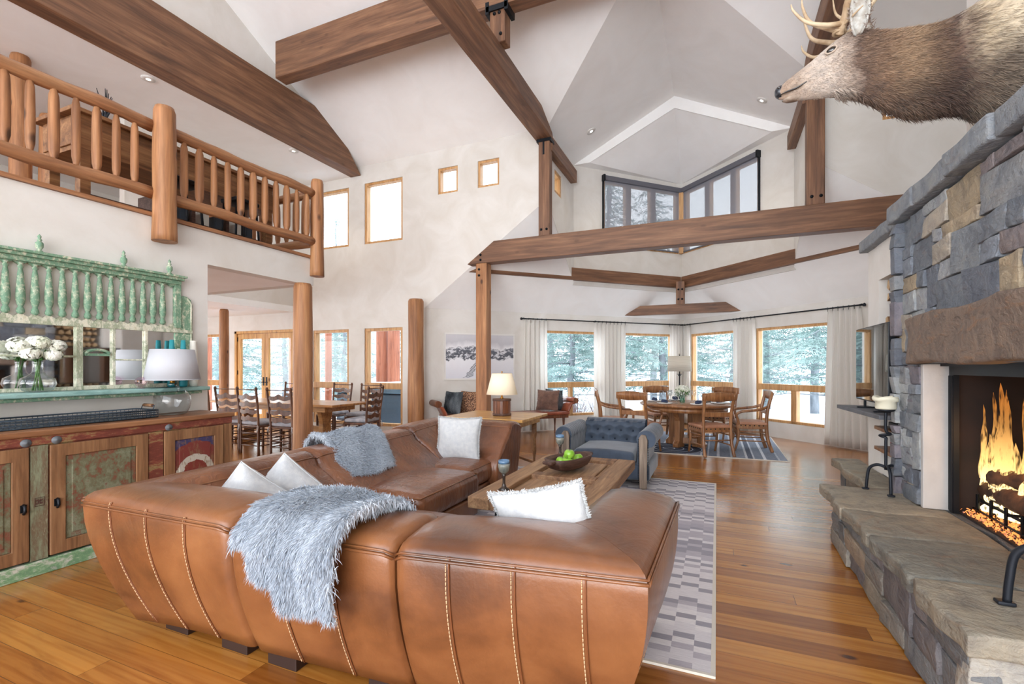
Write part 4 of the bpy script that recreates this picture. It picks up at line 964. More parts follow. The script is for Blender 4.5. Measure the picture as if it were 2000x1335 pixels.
for i in range(61):
    u = i/60; row = []
    for j in range(31):
        v = j/30; x = lerp(-1.60, -.82, u); z = lerp(.38, .72, v); row.append((x, 6.19+.05*v-.065*tuft(u, v, 5, 3)+.02, z))
    for a in range(1, 13):
        an = PI*a/10; row.append((x, 6.33-.10*math.cos(an)*1.0-.0+.01*math.sin(u*60), .70+.055*math.sin(an)+(0 if a < 10 else -.03*(a-9))))
    row += [(x, 6.42, .5), (x, 6.42, .12)]
    G.append(row)
mb.grid(G); bk = pa(mb, 'tufted_back', 'blue_fabric')
mb = MB()
for r in range(1, 3):
    for c in range(0, 5):
        cu = (c+.5*(r % 2))/5
        if cu <= 0.02: continue
        x, z = lerp(-1.60, -.82, cu), lerp(.38, .72, r/3); mb.lathe([(.014, 0), (.012, .008), (0, .012)], (0, 0, 0), 10)
        n0 = len(mb.v)-30
        mb.v[n0:] = [(p[0]+x, 6.185+.05*r/3-p[2], p[1]+z) for p in mb.v[n0:]]
pa(mb, 'button', 'blue_fabric_dark', bk)
for s_, xi, label in ((-1, -1.60, 'l'), (1, -.82, 'r')):
    mb = MB(); G = []
    for i in range(73):
        t = i/72; y = lerp(5.505, 6.36, t); pl = .010*abs(math.sin(t*PI*11)); row = []
        prf_ = [(0, .30), (-.0, .40), (.0, .5), (.005, .57)]
        for a in range(15):
            an = -PI*.05+PI*1.32*a/14; prf_.append((.105-.108*math.cos(an), .60+.105*math.sin(an)))
        prf_ += [(.115, .50), (.10, .35), (.085, .12)]
        for k, (d, z) in enumerate(prf_):
            p_ = pl if 3 < k < 18 else 0; tt = -.016*tuft(t*1.0, min(max((z-.3)/.3, 0), 1), 5, 2) if k < 5 else 0
            row.append((xi+s_*(d+(p_*.6)+tt*-.6-.0), y, z-(-p_ if 5 < k < 15 else 0)))
        G.append(row)
    mb.grid(G); fr = G[0]; c = [sum(p[i] for p in fr)/len(fr) for i in range(3)]; mb.add(fr+[c], [(i, i+1, len(fr)) for i in range(len(fr)-1)]+[(len(fr)-1, 0, len(fr))], 0)
    ar = pa(mb, 'rolled_arm', 'blue_fabric')
    wd = MB(); cx = xi+s_*.075
    wd.prism([(-.04, .03), (.04, .03), (.045, .42), (.05, .60), (.03, .655), (-.02, .66), (-.048, .62), (-.045, .42)], (cx, 5.475, 0), (1, 0, 0), (0, 0, 1), (0, 1, 0), .035); pa(wd, 'arm_front', 'weathered_wood', ac, bevel=.008)
    for dx in (-.055, .055):
      st = MB()
      for k in range(26):
        z = .10+.5*k/25
        st.lathe([(.006, 0), (.005, .004), (0, .006)], (0, 0, 0), 6); st.v[-18:] = [(p[0]+cx+dx, 5.497-p[2], p[1]+z) for p in st.v[-18:]]
      pa(st, 'nailhead_trim', 'black_metal', ac)
    for y in (5.52, 6.36):
        f = MB(); f.lathe([(.02, 0), (.03, .06), (.035, .12)], (cx-.01*s_, y+.03, 0), 10); pa(f, 'foot', 'weathered_wood', ac)

ac.scale = (.97, .97, .96)

# ---------------------------------------------------------------- console table and lamp behind the sofa
cs = thing('console_table', 'honey pine console table behind the far end of the sofa', 'table', (-2.6, 5.6, 0)); KO = Vector(cs.location)
mb = MB(); mb.box(-3.12, -2.06, 5.12, 6.02, .745, .78); part(mb, 'table_top', 'console_wood', cs, KO, bevel=.006)
mb = MB(); mb.box(-3.06, -2.14, 5.2, 5.94, .67, .745); part(mb, 'apron', 'console_wood', cs, KO, bevel=.004)
for x in (-3.0, -2.2):
    for y in (5.25, 5.88):
        mb = MB(); mb.lathe([(.028, 0), (.018, .03), (.022, .1), (.015, .2), (.03, .3), (.022, .45), (.034, .5), (.034, .67)], (x, y, 0), 12); part(mb, 'leg', 'loft_wood', cs, KO)
for y in (5.25, 5.88):
    mb = MB(); mb.tube(catmull([(-3.0, y, .14), (-2.6, y, .22), (-2.2, y, .14)], 6), .016, 8); part(mb, 'stretcher', 'loft_wood', cs, KO)
lp = thing('table_lamp', 'lit table lamp with a cream cone shade and slatted wooden bucket base', 'lamp', (-2.5, 5.52, .781)); 
mb = MB()
for k in range(18):
    a0, a1 = 2*PI*k/18+.02, 2*PI*(k+1)/18-.02; r_ = .112
    mb.add([(r_*math.cos(a), r_*math.sin(a)*1, z) for z in (.012, .205) for a in (a0, a1)]+[(.095*math.cos(a), .095*math.sin(a), z) for z in (.012, .205) for a in (a0, a1)], [(0, 1, 3, 2), (4, 6, 7, 5), (0, 2, 6, 4), (1, 5, 7, 3), (2, 3, 7, 6), (0, 4, 5, 1)])
mb.build('bucket_base', 'bench_leather_wood', lp)
mb = MB(); mb.lathe([(.118, .0), (.118, .03), (.105, .03), (.105, .0)], (0, 0, 0), 24); mb.lathe([(.118, .185), (.118, .21), (.02, .212)], (0, 0, 0), 24); mb.lathe([(.10, .01), (.10, .2)], (0, 0, 0), 20); mb.build('band', 'bowl_wood', lp)
mb = MB(); mb.lathe([(.03, .21), (.012, .23), (.012, .30), (.02, .31), (.006, .33), (.006, .54), (.012, .55), (0, .56)], (0, 0, 0), 12); mb.build('brass_stem', 'brass', lp)
mb = MB(); mb.lathe([(.198, .265), (.128, .53)], (0, 0, 0), 36); mb.lathe([(.196, .265), (.126, .53)], (0, 0, 0), 36); mb.build('lamp_shade', 'shade_lit', lp)
l = bpy.data.lights.new('bulb', 'POINT'); l.energy = 5; l.color = (1, .74, .46); l.shadow_soft_size = .04; lo = bpy.data.objects.new('bulb', l); COL.objects.link(lo); lo.parent = lp; lo.location = (0, 0, .40)

# ---------------------------------------------------------------- leather bench under the ski picture (runs along the left bay wall)
bn = thing('leather_bench', 'long red-brown leather bench with scrolled ends along the bay wall', 'bench', (-3.91, 8.84, 0), PI/4)
# local: x along the wall, y toward the wall
def bp(mb, nm, m, **kw): return mb.build(nm, m, bn, **kw)
mb = MB(); mb.rbox(-1.32, 1.32, -.27, .27, .40, .47, .03, 3, div=6); bp(mb, 'seat', 'bench_leather', weld=True)
for s_ in (-1, 1):
    mb = MB(); G = []
    for j in range(3):
        y = (-.27, 0, .27)[j]; row = []
        for k in range(14):
            t = k/13; an = t*PI*1.5; 
            row.append((s_*(1.30+.16*t**1.2+ (.0 if t < .55 else .0)), y, .46+.28*t-.0) if t < .55 else (s_*(1.44+.062*math.sin((t-.55)/.45*PI*1.6)), y, .614+.075-.062*math.cos((t-.55)/.45*PI*1.6)))
        G.append(row)
    mb.grid(G); o = bp(mb, 'scroll_end', 'bench_leather'); md = o.modifiers.new('thickness', 'SOLIDIFY'); md.thickness = .035
    mb = MB(); mb.lathe([(.06, -.28), (.062, -.2), (.062, .2), (.06, .28)], (s_*1.45, 0, .69), 16, axis=1); bp(mb, 'scroll_roll', 'bench_leather_wood')
for x in (-1.2, 0, 1.2):
    for y in (-.2, .2):
        mb = MB(); mb.lathe([(.014, 0), (.018, .03), (.015, .12), (.026, .28), (.03, .40)], (x, y, 0), 10); bp(mb, 'leg', 'bench_leather_wood')
mb = MB()
for y in (-.25, .25): mb.box(-1.28, 1.28, y-.015, y+.015, .34, .40)
bp(mb, 'seat_rail', 'bench_leather_wood')
def on_bench(x, y): c = math.cos(PI/4); return (-3.91+x*c-y*c, 8.84+x*c+y*c)
def bpil(label, x, y, rz, mat, fur, fm, seed, w_=.46, ry=0):
    p = on_bench(x, y); pillow('bench_pillow', label, (p[0], p[1], .475), w_, .44, .17, (D(-12), ry, PI/4+rz), mats=mat, fur=fur, furmat=fm, seed=seed)
bpil('black and silver fur cushion at the left end of the bench', -1.12, .06, D(-60), 'dark_fur', 5000, 'dark_fur', 21)
bpil('brown patterned cushion at the left end of the bench', -.74, .06, D(-40), 'brown_pattern', 0, None, 22)
bpil('plush taupe brown cushion at the right end of the bench', .90, -.02, D(-50), 'brown_fur', 3500, 'brown_fur', 23, .50)
bpil('dark fur cushion leaning at the right scroll of the bench', 1.12, .04, D(8), 'dark_fur', 5000, 'dark_fur', 24, .44, D(6))

# ski picture on the bay wall
pic = thing('framed_picture', 'large black and white snowy mountain picture behind the square post', 'picture', (-4.47, 8.80, 1.6), PI/4)
W2, H2 = .76, .475
mb = MB(); mb.prism([(-W2, -H2), (W2, -H2), (W2, H2), (-W2, H2)], (0, .028, 0), (1, 0, 0), (0, 0, 1), (0, -1, 0), .035, holes=[[(-W2+.03, -H2+.03), (W2-.03, -H2+.03), (W2-.03, H2-.03), (-W2+.03, H2-.03)]]); mb.build('frame', 'white_metal', pic)
m, nt, bs = new_mat('ski_photo')
sx = node(nt, 'ShaderNodeSeparateXYZ'); nt.links.new(coords(nt, (1, 1, 1)), sx.inputs[0])
nm = noise(nt, coords(nt, (2.2, 1, 1)), 1.6, 5, .6); zz = math_(nt, 'ADD', sx.outputs['Z'], math_(nt, 'MULTIPLY', math_(nt, 'SUBTRACT', nm, .5), .35))
base = ramp(nt, math_(nt, 'ADD', zz, .5), [(0, rgb(220, 221, 230)), (.44, rgb(238, 239, 244)), (.46, rgb(78, 82, 92)), (.66, rgb(104, 108, 118)), (.69, rgb(236, 236, 240)), (.8, rgb(200, 200, 206)), (1, rgb(214, 213, 218))])
mt = noise(nt, coords(nt, (9, 9, 16)), 1, 6, .7, .5)
band = math_(nt, 'MULTIPLY', math_(nt, 'GREATER_THAN', zz, -.055), math_(nt, 'LESS_THAN', zz, .17))
nt.links.new(mix(nt, base, rgb(222, 224, 230), math_(nt, 'MULTIPLY', band, ramp(nt, mt, [(.5, (0, 0, 0)), (.56, (1, 1, 1))]))), bs.inputs['Base Color']); bs.inputs['Roughness'].default_value = .4
mb = MB(); mb.box(-W2+.03, W2-.03, .0, .02, -H2+.03, H2-.03); ph = mb.build('photo_print', 'ski_photo', pic)
mb = MB(); r2 = random.Random(4)
for k in range(26):
    t = k/25; x = lerp(-.03, -.27, t)+r2.uniform(-.02, .02)*(.4+t); z = lerp(-.02, -.42, t); wv = lerp(.012, .085, t)
    mb.tube([(x-wv, -.003, z-.012), (x-wv*.3, -.003, z+.008), (x+wv*.3, -.003, z-.006), (x+wv, -.003, z+.012)], .003, 4)
mb.tube([(-.02, -.003, .0), (.0, -.003, -.03), (-.03, -.003, -.10)], .008, 5)
mb.build('ski_tracks', 'steel_blue', ph)
# ---------------------------------------------------------------- painted sideboard
sb = thing('painted_sideboard', 'long distressed sideboard in red, green and bare wood against the left wall', 'sideboard', (-4.43, 2.0, 0)); BO = Vector(sb.location)
def ps(mb, nm, m, par=sb, **kw): return part(mb, nm, m, par, BO if par is sb else (0, 0, 0), **kw)
YL, YR, XF, XB_ = .4, 3.1, -4.19, -4.67
mb = MB(); mb.box(XB_, XF-.012, YL, YR-.01, .11, .93); ps(mb, 'carcass', 'paint_red')
mb = MB(); mb.rbox(XB_, XF+.02, YL, YR+.02, .93, .972, .01, 2, div=8); ps(mb, 'top', 'cab_top', weld=True)
mb = MB(); mb.box(XB_, XF+.015, YL, YR+.01, 0, .095); ps(mb, 'plinth', 'plinth_paint', bevel=.006)
mb = MB(); mb.box(XF-.012, XF+.004, YL, YR, .872, .93); ps(mb, 'top_rail', 'paint_red', bevel=.003)
for a, b, m_ in ((1.663, 1.757, 'paint_stile'), (2.385, 2.495, 'paint_red'), (3.02, 3.10, 'cab_wood')):
    mb = MB(); mb.box(XF-.012, XF+.002, a, b, .10, .868); ps(mb, 'stile', m_, bevel=.003)
mb = MB()
for d in ((0, 0), (0, .02), (.02, 0), (.02, .02), (.01, .01)): mb.box(XF+.002, XF+.006, 1.70+d[0]-.008, 1.70+d[0]+.006, .475+d[1], .489+d[1])
for a in (0, 1):
    mb.box(XF+.002, XF+.005, 1.685, 1.735, .462+a*.055, .465+a*.055); mb.box(XF+.002, XF+.005, 1.685+a*.048, 1.688+a*.048, .462, .52)
ps(mb, 'carved_mark', 'bowl_wood')
def cab_door(a, b, z0, z1, pm, knob=None, hook=None, st=.085):
    mb = MB(); mb.prism([(a, z0), (b, z0), (b, z1), (a, z1)], (XF-.012, 0, 0), (0, 1, 0), (0, 0, 1), (1, 0, 0), .022, holes=holes([(a+st, b-st, z0+st, z1-st)]))
    d = ps(mb, 'door', 'cab_wood', bevel=.004)
    p = MB(); p.box(XF-.012, XF+.001, a+st, b-st, z0+st, z1-st); p.box(XF-.01, XF+.006, a+st+.035, b-st-.035, z0+st+.035, z1-st-.035); ps(p, 'door_panel', pm, d, bevel=.006)
    if knob:
        k_ = MB(); y, z = knob; k_.tube([(XF+.01, y, z+.03), (XF+.03, y, z+.018), (XF+.034, y, z-.01), (XF+.016, y, z-.03)], .009, 6); k_.box(XF+.01, XF+.014, y-.016, y+.016, z-.02, z+.03); ps(k_, 'handle', 'black_metal', d)
    if hook:
        k_ = MB(); k_.lathe([(.027, 0), (.026, .004), (.010, .005), (.008, .008), (0, .009)], (0, 0, 0), 14); k_.v = [(XF+.004+p_[2], hook+p_[0]*1.1, .893+p_[1]) for p_ in k_.v]; ps(k_, 'hinge_plate', 'dull_zinc', d)
cab_door(.98, 1.655, .11, .862, 'paint_panel', (1.625, .46), 1.64)
cab_door(1.765, 2.378, .11, .862, 'paint_panel', (1.80, .46), 1.80)
cab_door(2.50, 3.012, .11, .862, 'paint_emblem', None, 2.535)

# wire tray
tr_ = thing('wire_tray', 'long blue-grey wire tray with wooden handles on the sideboard', 'tray', (-4.44, 1.8, .974)); TO = Vector(tr_.location)
mb = MB(); tx0, tx1, ty0, ty1 = -4.60, -4.30, .95, 2.52
for z in (.979, .998, 1.017, 1.035): mb.tube([(tx0, ty0, z), (tx1, ty0, z), (tx1, ty1, z), (tx0, ty1, z)], .0035 if z < 1.03 else .006, 5, closed=True)
for i in range(54):
    y = lerp(ty0, ty1, i/53)
    for x in (tx0, tx1): mb.tube([(x, y, .979), (x, y, 1.035)], .002, 4)
for i in range(11):
    x = lerp(tx0, tx1, i/10)
    for y in (ty0, ty1): mb.tube([(x, y, .979), (x, y, 1.035)], .002, 4)
part(mb, 'wire_frame', 'steel_blue', tr_, TO)
mb = MB(); mb.box(tx0+.005, tx1-.005, ty0+.005, ty1-.005, .977, .982); part(mb, 'tray_base', 'steel_blue', tr_, TO)
mb = MB(); mb.tube([(-4.53, ty1, 1.035), (-4.53, ty1+.01, 1.07), (-4.37, ty1+.01, 1.07), (-4.37, ty1, 1.035)], .004, 6); mb.tube([(-4.51, ty1+.01, 1.07), (-4.39, ty1+.01, 1.07)], .014, 8, mi=1); part(mb, 'handle', ['steel_blue', 'cab_wood'], tr_, TO)

def glass_lathe(mb, pr, c, seg=28): mb.lathe(pr, c, seg)
gl = thing('glass_lamp', 'clear glass jug table lamp with a pale grey drum shade on the sideboard', 'lamp', (-4.44, 2.72, .974))
mb = MB(); mb.lathe([(.085, .0), (.11, .012), (.132, .06), (.142, .12), (.135, .17), (.10, .215), (.045, .24), (.03, .265), (.036, .28)], seg=30); mb.build('glass_base', 'glassware', gl)
mb = MB(); mb.tube([(.035, 0, .262), (.075, 0, .25), (.085, 0, .222), (.07, 0, .205)], .008, 8); mb.build('jug_handle', 'glassware', gl)
mb = MB(); mb.lathe([(.02, .275), (.02, .30), (.006, .31), (.006, .56), (.012, .565), (0, .58)], seg=12); mb.build('stem', 'brass', gl)
mb = MB(); mb.lathe([(.212, .305), (.165, .575)], seg=40); mb.lathe([(.209, .305), (.162, .575)], seg=40); mb.lathe([(.213, .305), (.214, .312), (.211, .312)], seg=40); mb.build('lamp_shade', 'shade_white', gl)

# shelf, salvaged green frieze and window mirrors
sh = thing('green_wall_shelf', 'worn teal green wooden wall shelf above the sideboard', 'shelf', (-4.55, 2.2, 1.19)); 
mb = MB(); mb.rbox(-4.688, -4.44, .6, 3.07, 1.175, 1.21, .01, 2, div=6); mb2 = mb; part(mb, 'board', 'paint_teal', sh, sh.location, weld=True)
mb = MB(); mb.rbox(-4.688, -4.50, .6, 3.03, 1.145, 1.174, .01, 2, div=4); part(mb, 'moulding', 'paint_green', sh, sh.location, weld=True)
fz = thing('salvaged_balustrade', 'salvaged green and cream balustrade frieze with finials hung on the left wall', 'wall decoration', (-4.66, 2.1, 1.75)); FO = Vector(fz.location)
def pz(mb, nm, m, par=fz, **kw): return part(mb, nm, m, par, FO if par is fz else (0, 0, 0), **kw)
mb = MB(); mb.box(-4.688, -4.60, .9, 2.93, 2.20, 2.225); mb.box(-4.688, -4.58, .9, 2.945, 2.225, 2.245); mb.box(-4.688, -4.63, .9, 2.92, 2.165, 2.20); pz(mb, 'cornice', 'paint_green', bevel=.004)
mb = MB(); pts = [(.9, 1.74)]
ys = [2.85-.081*k for k in range(24)]
top_ = []; bot_ = []
for y in sorted(ys): bot_ += [(y, 1.80), (y+.020, 1.775), (y+.0405, 1.765), (y+.061, 1.775)]; top_ += [(y, 2.135), (y+.02, 2.15), (y+.0405, 2.165), (y+.061, 2.15)]
bot = [(.95, 1.74), (2.93, 1.74), (2.93, 1.80)]+[p for p in reversed(bot_) if p[0] < 2.9]+[(.95, 1.78)]
mb.prism(bot, (-4.688, 0, 0), (0, 1, 0), (0, 0, 1), (1, 0, 0), .03); pz(mb, 'bottom_rail', 'paint_cream')
topp = [(.95, 2.17), (2.93, 2.17), (2.93, 2.13)]+[p for p in reversed(top_) if p[0] < 2.9]+[(.95, 2.15)]
mb = MB(); mb.prism(topp, (-4.688, 0, 0), (0, 1, 0), (0, 0, 1), (1, 0, 0), .03); pz(mb, 'scalloped_rail', 'paint_green')
mb = MB(); mb.box(-4.688, -4.65, 2.872, 2.93, 1.76, 2.2); pz(mb, 'end_post', 'paint_green', bevel=.004)
bal = None
for y in ys[1:]:
    if bal is None:
        mb = MB(); mb.lathe([(.010, 1.78), (.026, 1.795), (.022, 1.82), (.014, 1.835), (.02, 1.85), (.028, 1.88), (.029, 1.92), (.024, 2.0), (.018, 2.08), (.012, 2.115), (.02, 2.125), (.012, 2.14), (.02, 2.155)], (-4.662, 0, 0), 12, sx=.8)
        bal = pz(mb, 'turned_baluster', 'paint_green'); bal.location = (-FO.x, y-FO.y, -FO.z)
    else: c = bal.copy(); COL.objects.link(c); c.parent = fz; c.location = (-FO.x, y-FO.y, -FO.z)
for y in (1.40, 1.89, 2.44, 2.81):
    mb = MB(); mb.lathe([(.02, 2.245), (.022, 2.255), (.012, 2.265), (.024, 2.285), (.024, 2.315), (.011, 2.33), (.017, 2.34), (.008, 2.35), (.013, 2.365), (.0, 2.385)], (-4.63, y, 0), 12); pz(mb, 'finial', 'paint_green')
cp_ = MB(); cp_.prism([(2.88, 1.545), (3.045, 1.545), (3.045, 1.99), (3.03, 2.04), (2.99, 2.065), (2.96, 2.07), (2.88, 2.05)], (-4.688, 0, 0), (0, 1, 0), (0, 0, 1), (1, 0, 0), .022); o = cp_.build('carved_panel', 'paint_green', bevel=.006); tag(o, 'rounded carved green panel at the right end of the wall frieze', 'wall decoration')
e = MB(); e.tube([(-4.664, 2.90, 1.56), (-4.664, 3.03, 1.56), (-4.664, 3.03, 2.0), (-4.664, 2.99, 2.05)], .008, 6); e.build('raised_edge', 'paint_cream', o)
wm = thing('window_frame_mirror', 'old cream painted window frame mirror above the shelf', 'mirror', (-4.66, 2.2, 1.25)); WO = Vector(wm.location)
mb = MB(); mb.box(-4.688, -4.678, 1.0, 3.03, 1.235, 1.735); part(mb, 'mirror_glass', 'mirror', wm, WO)
for a, b, c, d in ((1.0, 3.04, 1.715, 1.745), (2.16, 3.04, 1.212, 1.245), (1.0, 2.16, 1.212, 1.24), (2.125, 2.17, 1.24, 1.715), (2.372, 2.395, 1.24, 1.715), (2.62, 2.645, 1.24, 1.715), (2.87, 2.895, 1.24, 1.545), (3.01, 3.045, 1.24, 1.545), (1.0, 2.125, 1.47, 1.485), (2.40, 2.62, 1.45, 1.462)):
    m_ = MB(); m_.box(-4.678, -4.655, a, b, c, d); part(m_, 'muntin', 'paint_cream', wm, WO, bevel=.003)
m_ = MB(); arc = [(-4.66, 2.19+.16*(1-math.cos(PI*k/12))/2, 1.50+.035*math.sin(PI*k/12)) for k in range(13)]; m_.tube(arc, .012, 6); m_.box(-4.675, -4.655, 2.185, 2.35, 1.485, 1.505); part(m_, 'arched_trim', 'paint_green', wm, WO)
# vases with hydrangeas, crystal ball, teal bottles
va = thing('flower_vase', 'round clear glass vase of white hydrangeas on the green shelf', 'vase', (-4.555, 1.85, 1.212))
mb = MB(); mb.lathe([(.05, .0), (.085, .015), (.105, .06), (.095, .10), (.05, .125), (.032, .15), (.03, .21), (.036, .23)], seg=26); mb.build('glass_body', 'glassware', va)
mb = MB()
for k in range(7): a = k*.9; mb.tube([(.03*math.cos(a), .03*math.sin(a), .012), (.008*math.cos(a+1), .008*math.sin(a+1), .15), (.02*math.cos(a), .02*math.sin(a), .25), (.03*math.cos(a), .05*math.sin(a), .31)], .004, 5)
for k in range(5): a = k*1.3; mb.add([(0, 0, .22), (.03*math.cos(a), .03*math.sin(a), .27), (.06*math.cos(a), .06*math.sin(a), .25), (.03*math.cos(a+.6), .03*math.sin(a+.6), .23)], [(0, 1, 2, 3)])
mb.build('stems', 'leaf_green', va)
for k, (x, y, z, r_) in enumerate(((0, -.10, .33, .06), (.01, .0, .36, .065), (0, .10, .34, .06), (.03, -.05, .28, .055), (.03, .075, .27, .05))):
    mb = MB(); rs = np.random.RandomState(k)
    for i in range(150):
        d = rs.normal(size=3); d /= np.linalg.norm(d); p = np.array([x, y, z])+d*r_*np.array([.9, 1.1, .72]); t1_ = np.cross(d, rs.normal(size=3)); t1_ /= np.linalg.norm(t1_); t2_ = np.cross(d, t1_); q = .016
        mb.add([p+d*.004, p+t1_*q, p+t2_*q*.9+d*.004, p-t1_*q, p-t2_*q*.9+d*.004], [(0, 1, 2), (0, 2, 3), (0, 3, 4), (0, 4, 1)])
    mb.lathe([(.001, -r_*.6), (r_*.6, -r_*.4), (r_*.85, 0), (r_*.6, r_*.45), (.001, r_*.62)], (x, y, z), 14); mb.build('hydrangea_bloom', 'flower_white', va, recalc=False)
def simple_lathe(name, pr, loc, mat, label, cat, seg=20, group=None):
    mb = MB(); mb.lathe(pr, seg=seg); o = mb.build(name, mat); o.location = loc; tag(o, label, cat, group); return o
simple_lathe('crystal_ball', [(.03, 0), (.03, .006), (.012, .012)]+[(.045*math.sin(PI*k/10), .055-.045*math.cos(PI*k/10)) for k in range(1, 11)], (-4.50, 2.50, 1.212), 'pink_glass', 'pink glass ball ornament on the green shelf', 'ornament')
bt = [(.03, 0), (.034, .02), (.032, .28), (.024, .34), (.018, .43), (.0001, .43)]
simple_lathe('teal_bottle', bt, (-4.58, 2.80, 1.212), 'teal_book', 'left one of two teal bottles standing behind the glass lamp shade', 'bottle', group='teal bottles on the shelf')
simple_lathe('teal_bottle', bt, (-4.56, 2.89, 1.212), 'teal_book', 'right one of two teal bottles standing behind the glass lamp shade', 'bottle', group='teal bottles on the shelf')
simple_lathe('pale_vase', [(.03, 0), (.04, .05), (.036, .3), (.028, .42), (.032, .43)], (-4.57, 2.99, 1.212), 'paper', 'tall pale vase at the right end of the green shelf', 'vase')

# ---------------------------------------------------------------- loft furniture seen through the railing
lt = thing('loft_sideboard', 'long rustic wooden counter table with end drawers in the loft behind the railing', 'table', (-6.2, 4.0, 2.787)); LO = Vector(lt.location)
def plf(mb, nm, m='loft_wood', **kw): return part(mb, nm, m, lt, LO, **kw)
lx0, lx1, ly0, ly1, lz = -5.62, -5.05, 2.32, 4.28, 2.787
mb = MB(); mb.box(lx0-.05, lx1+.04, ly0-.06, ly1+.06, lz+.80, lz+.835); plf(mb, 'counter_top', bevel=.005)
mb = MB(); mb.box(lx0, lx1, ly0, ly1, lz+.50, lz+.80); plf(mb, 'cabinet_box')
for k in range(2):
    mb = MB(); a, b = lx0+.03+k*.27, lx0+.28+k*.27; mb.box(a, b, ly0-.015, ly0, lz+.54, lz+.77); plf(mb, 'drawer', bevel=.004)
for x in (lx0+.04, lx1-.04):
    for y in (ly0+.05, ly1-.05):
        mb = MB(); mb.box(x-.04, x+.04, y-.04, y+.04, lz, lz+.50); plf(mb, 'leg', bevel=.005)
mb = MB(); mb.box(lx0+.02, lx1-.02, ly0+.1, ly1-.1, lz+.10, lz+.13); plf(mb, 'lower_shelf', 'bowl_wood')
for k in range(9):
    o = MB(); y = 3.0+k*.13; h_ = .20+.05*math.sin(k*2); o.box(-5.45, -5.2, y, y+.035+.02*(k % 3), lz+.131, lz+.131+h_); ob = o.build('storage_book', ['bowl_wood', 'paper', 'steel_blue'][k % 3]); tag(ob, ['dark brown', 'cream', 'blue grey'][k % 3]+' upright volume on the lower shelf in the loft', 'book', 'volumes under the loft counter')
sk = thing('iron_sculpture', 'spiky dark iron sculpture on the loft counter by the newel post', 'sculpture', (-5.3, 2.62, 3.624))
mb = MB(); r3 = random.Random(8)
for k in range(14):
    a = r3.uniform(0, 6.28); h_ = r3.uniform(.15, .42); mb.tube([(0, 0, 0), (.03*math.cos(a), .03*math.sin(a), h_*.5), (.07*math.cos(a+.8), .07*math.sin(a+.8), h_)], [.01, .008, .003], 5)
mb.lathe([(.06, 0), (.05, .02), (0, .03)], seg=12); mb.build('iron_stems', 'wrought_iron', sk)
for k, y in enumerate((3.1, 3.75)):
    ch = thing('bar_stool', ['dark bar stool under the loft counter, nearer the newel post', 'dark bar stool under the loft counter, nearer the balcony corner'][k], 'stool', (-4.93, y, 2.787), group='loft bar stools')
    mb = MB(); mb.rbox(-.13, .13, -.15, .15, .42, .47, .02, 2); mb.build('seat', 'black_metal', ch, weld=True)
    for x in (-.1, .1):
        for yy in (-.12, .12): m2 = MB(); m2.tube([(x*1.2, yy*1.2, 0), (x, yy, .43)], .012, 6); m2.build('leg', 'black_metal', ch)
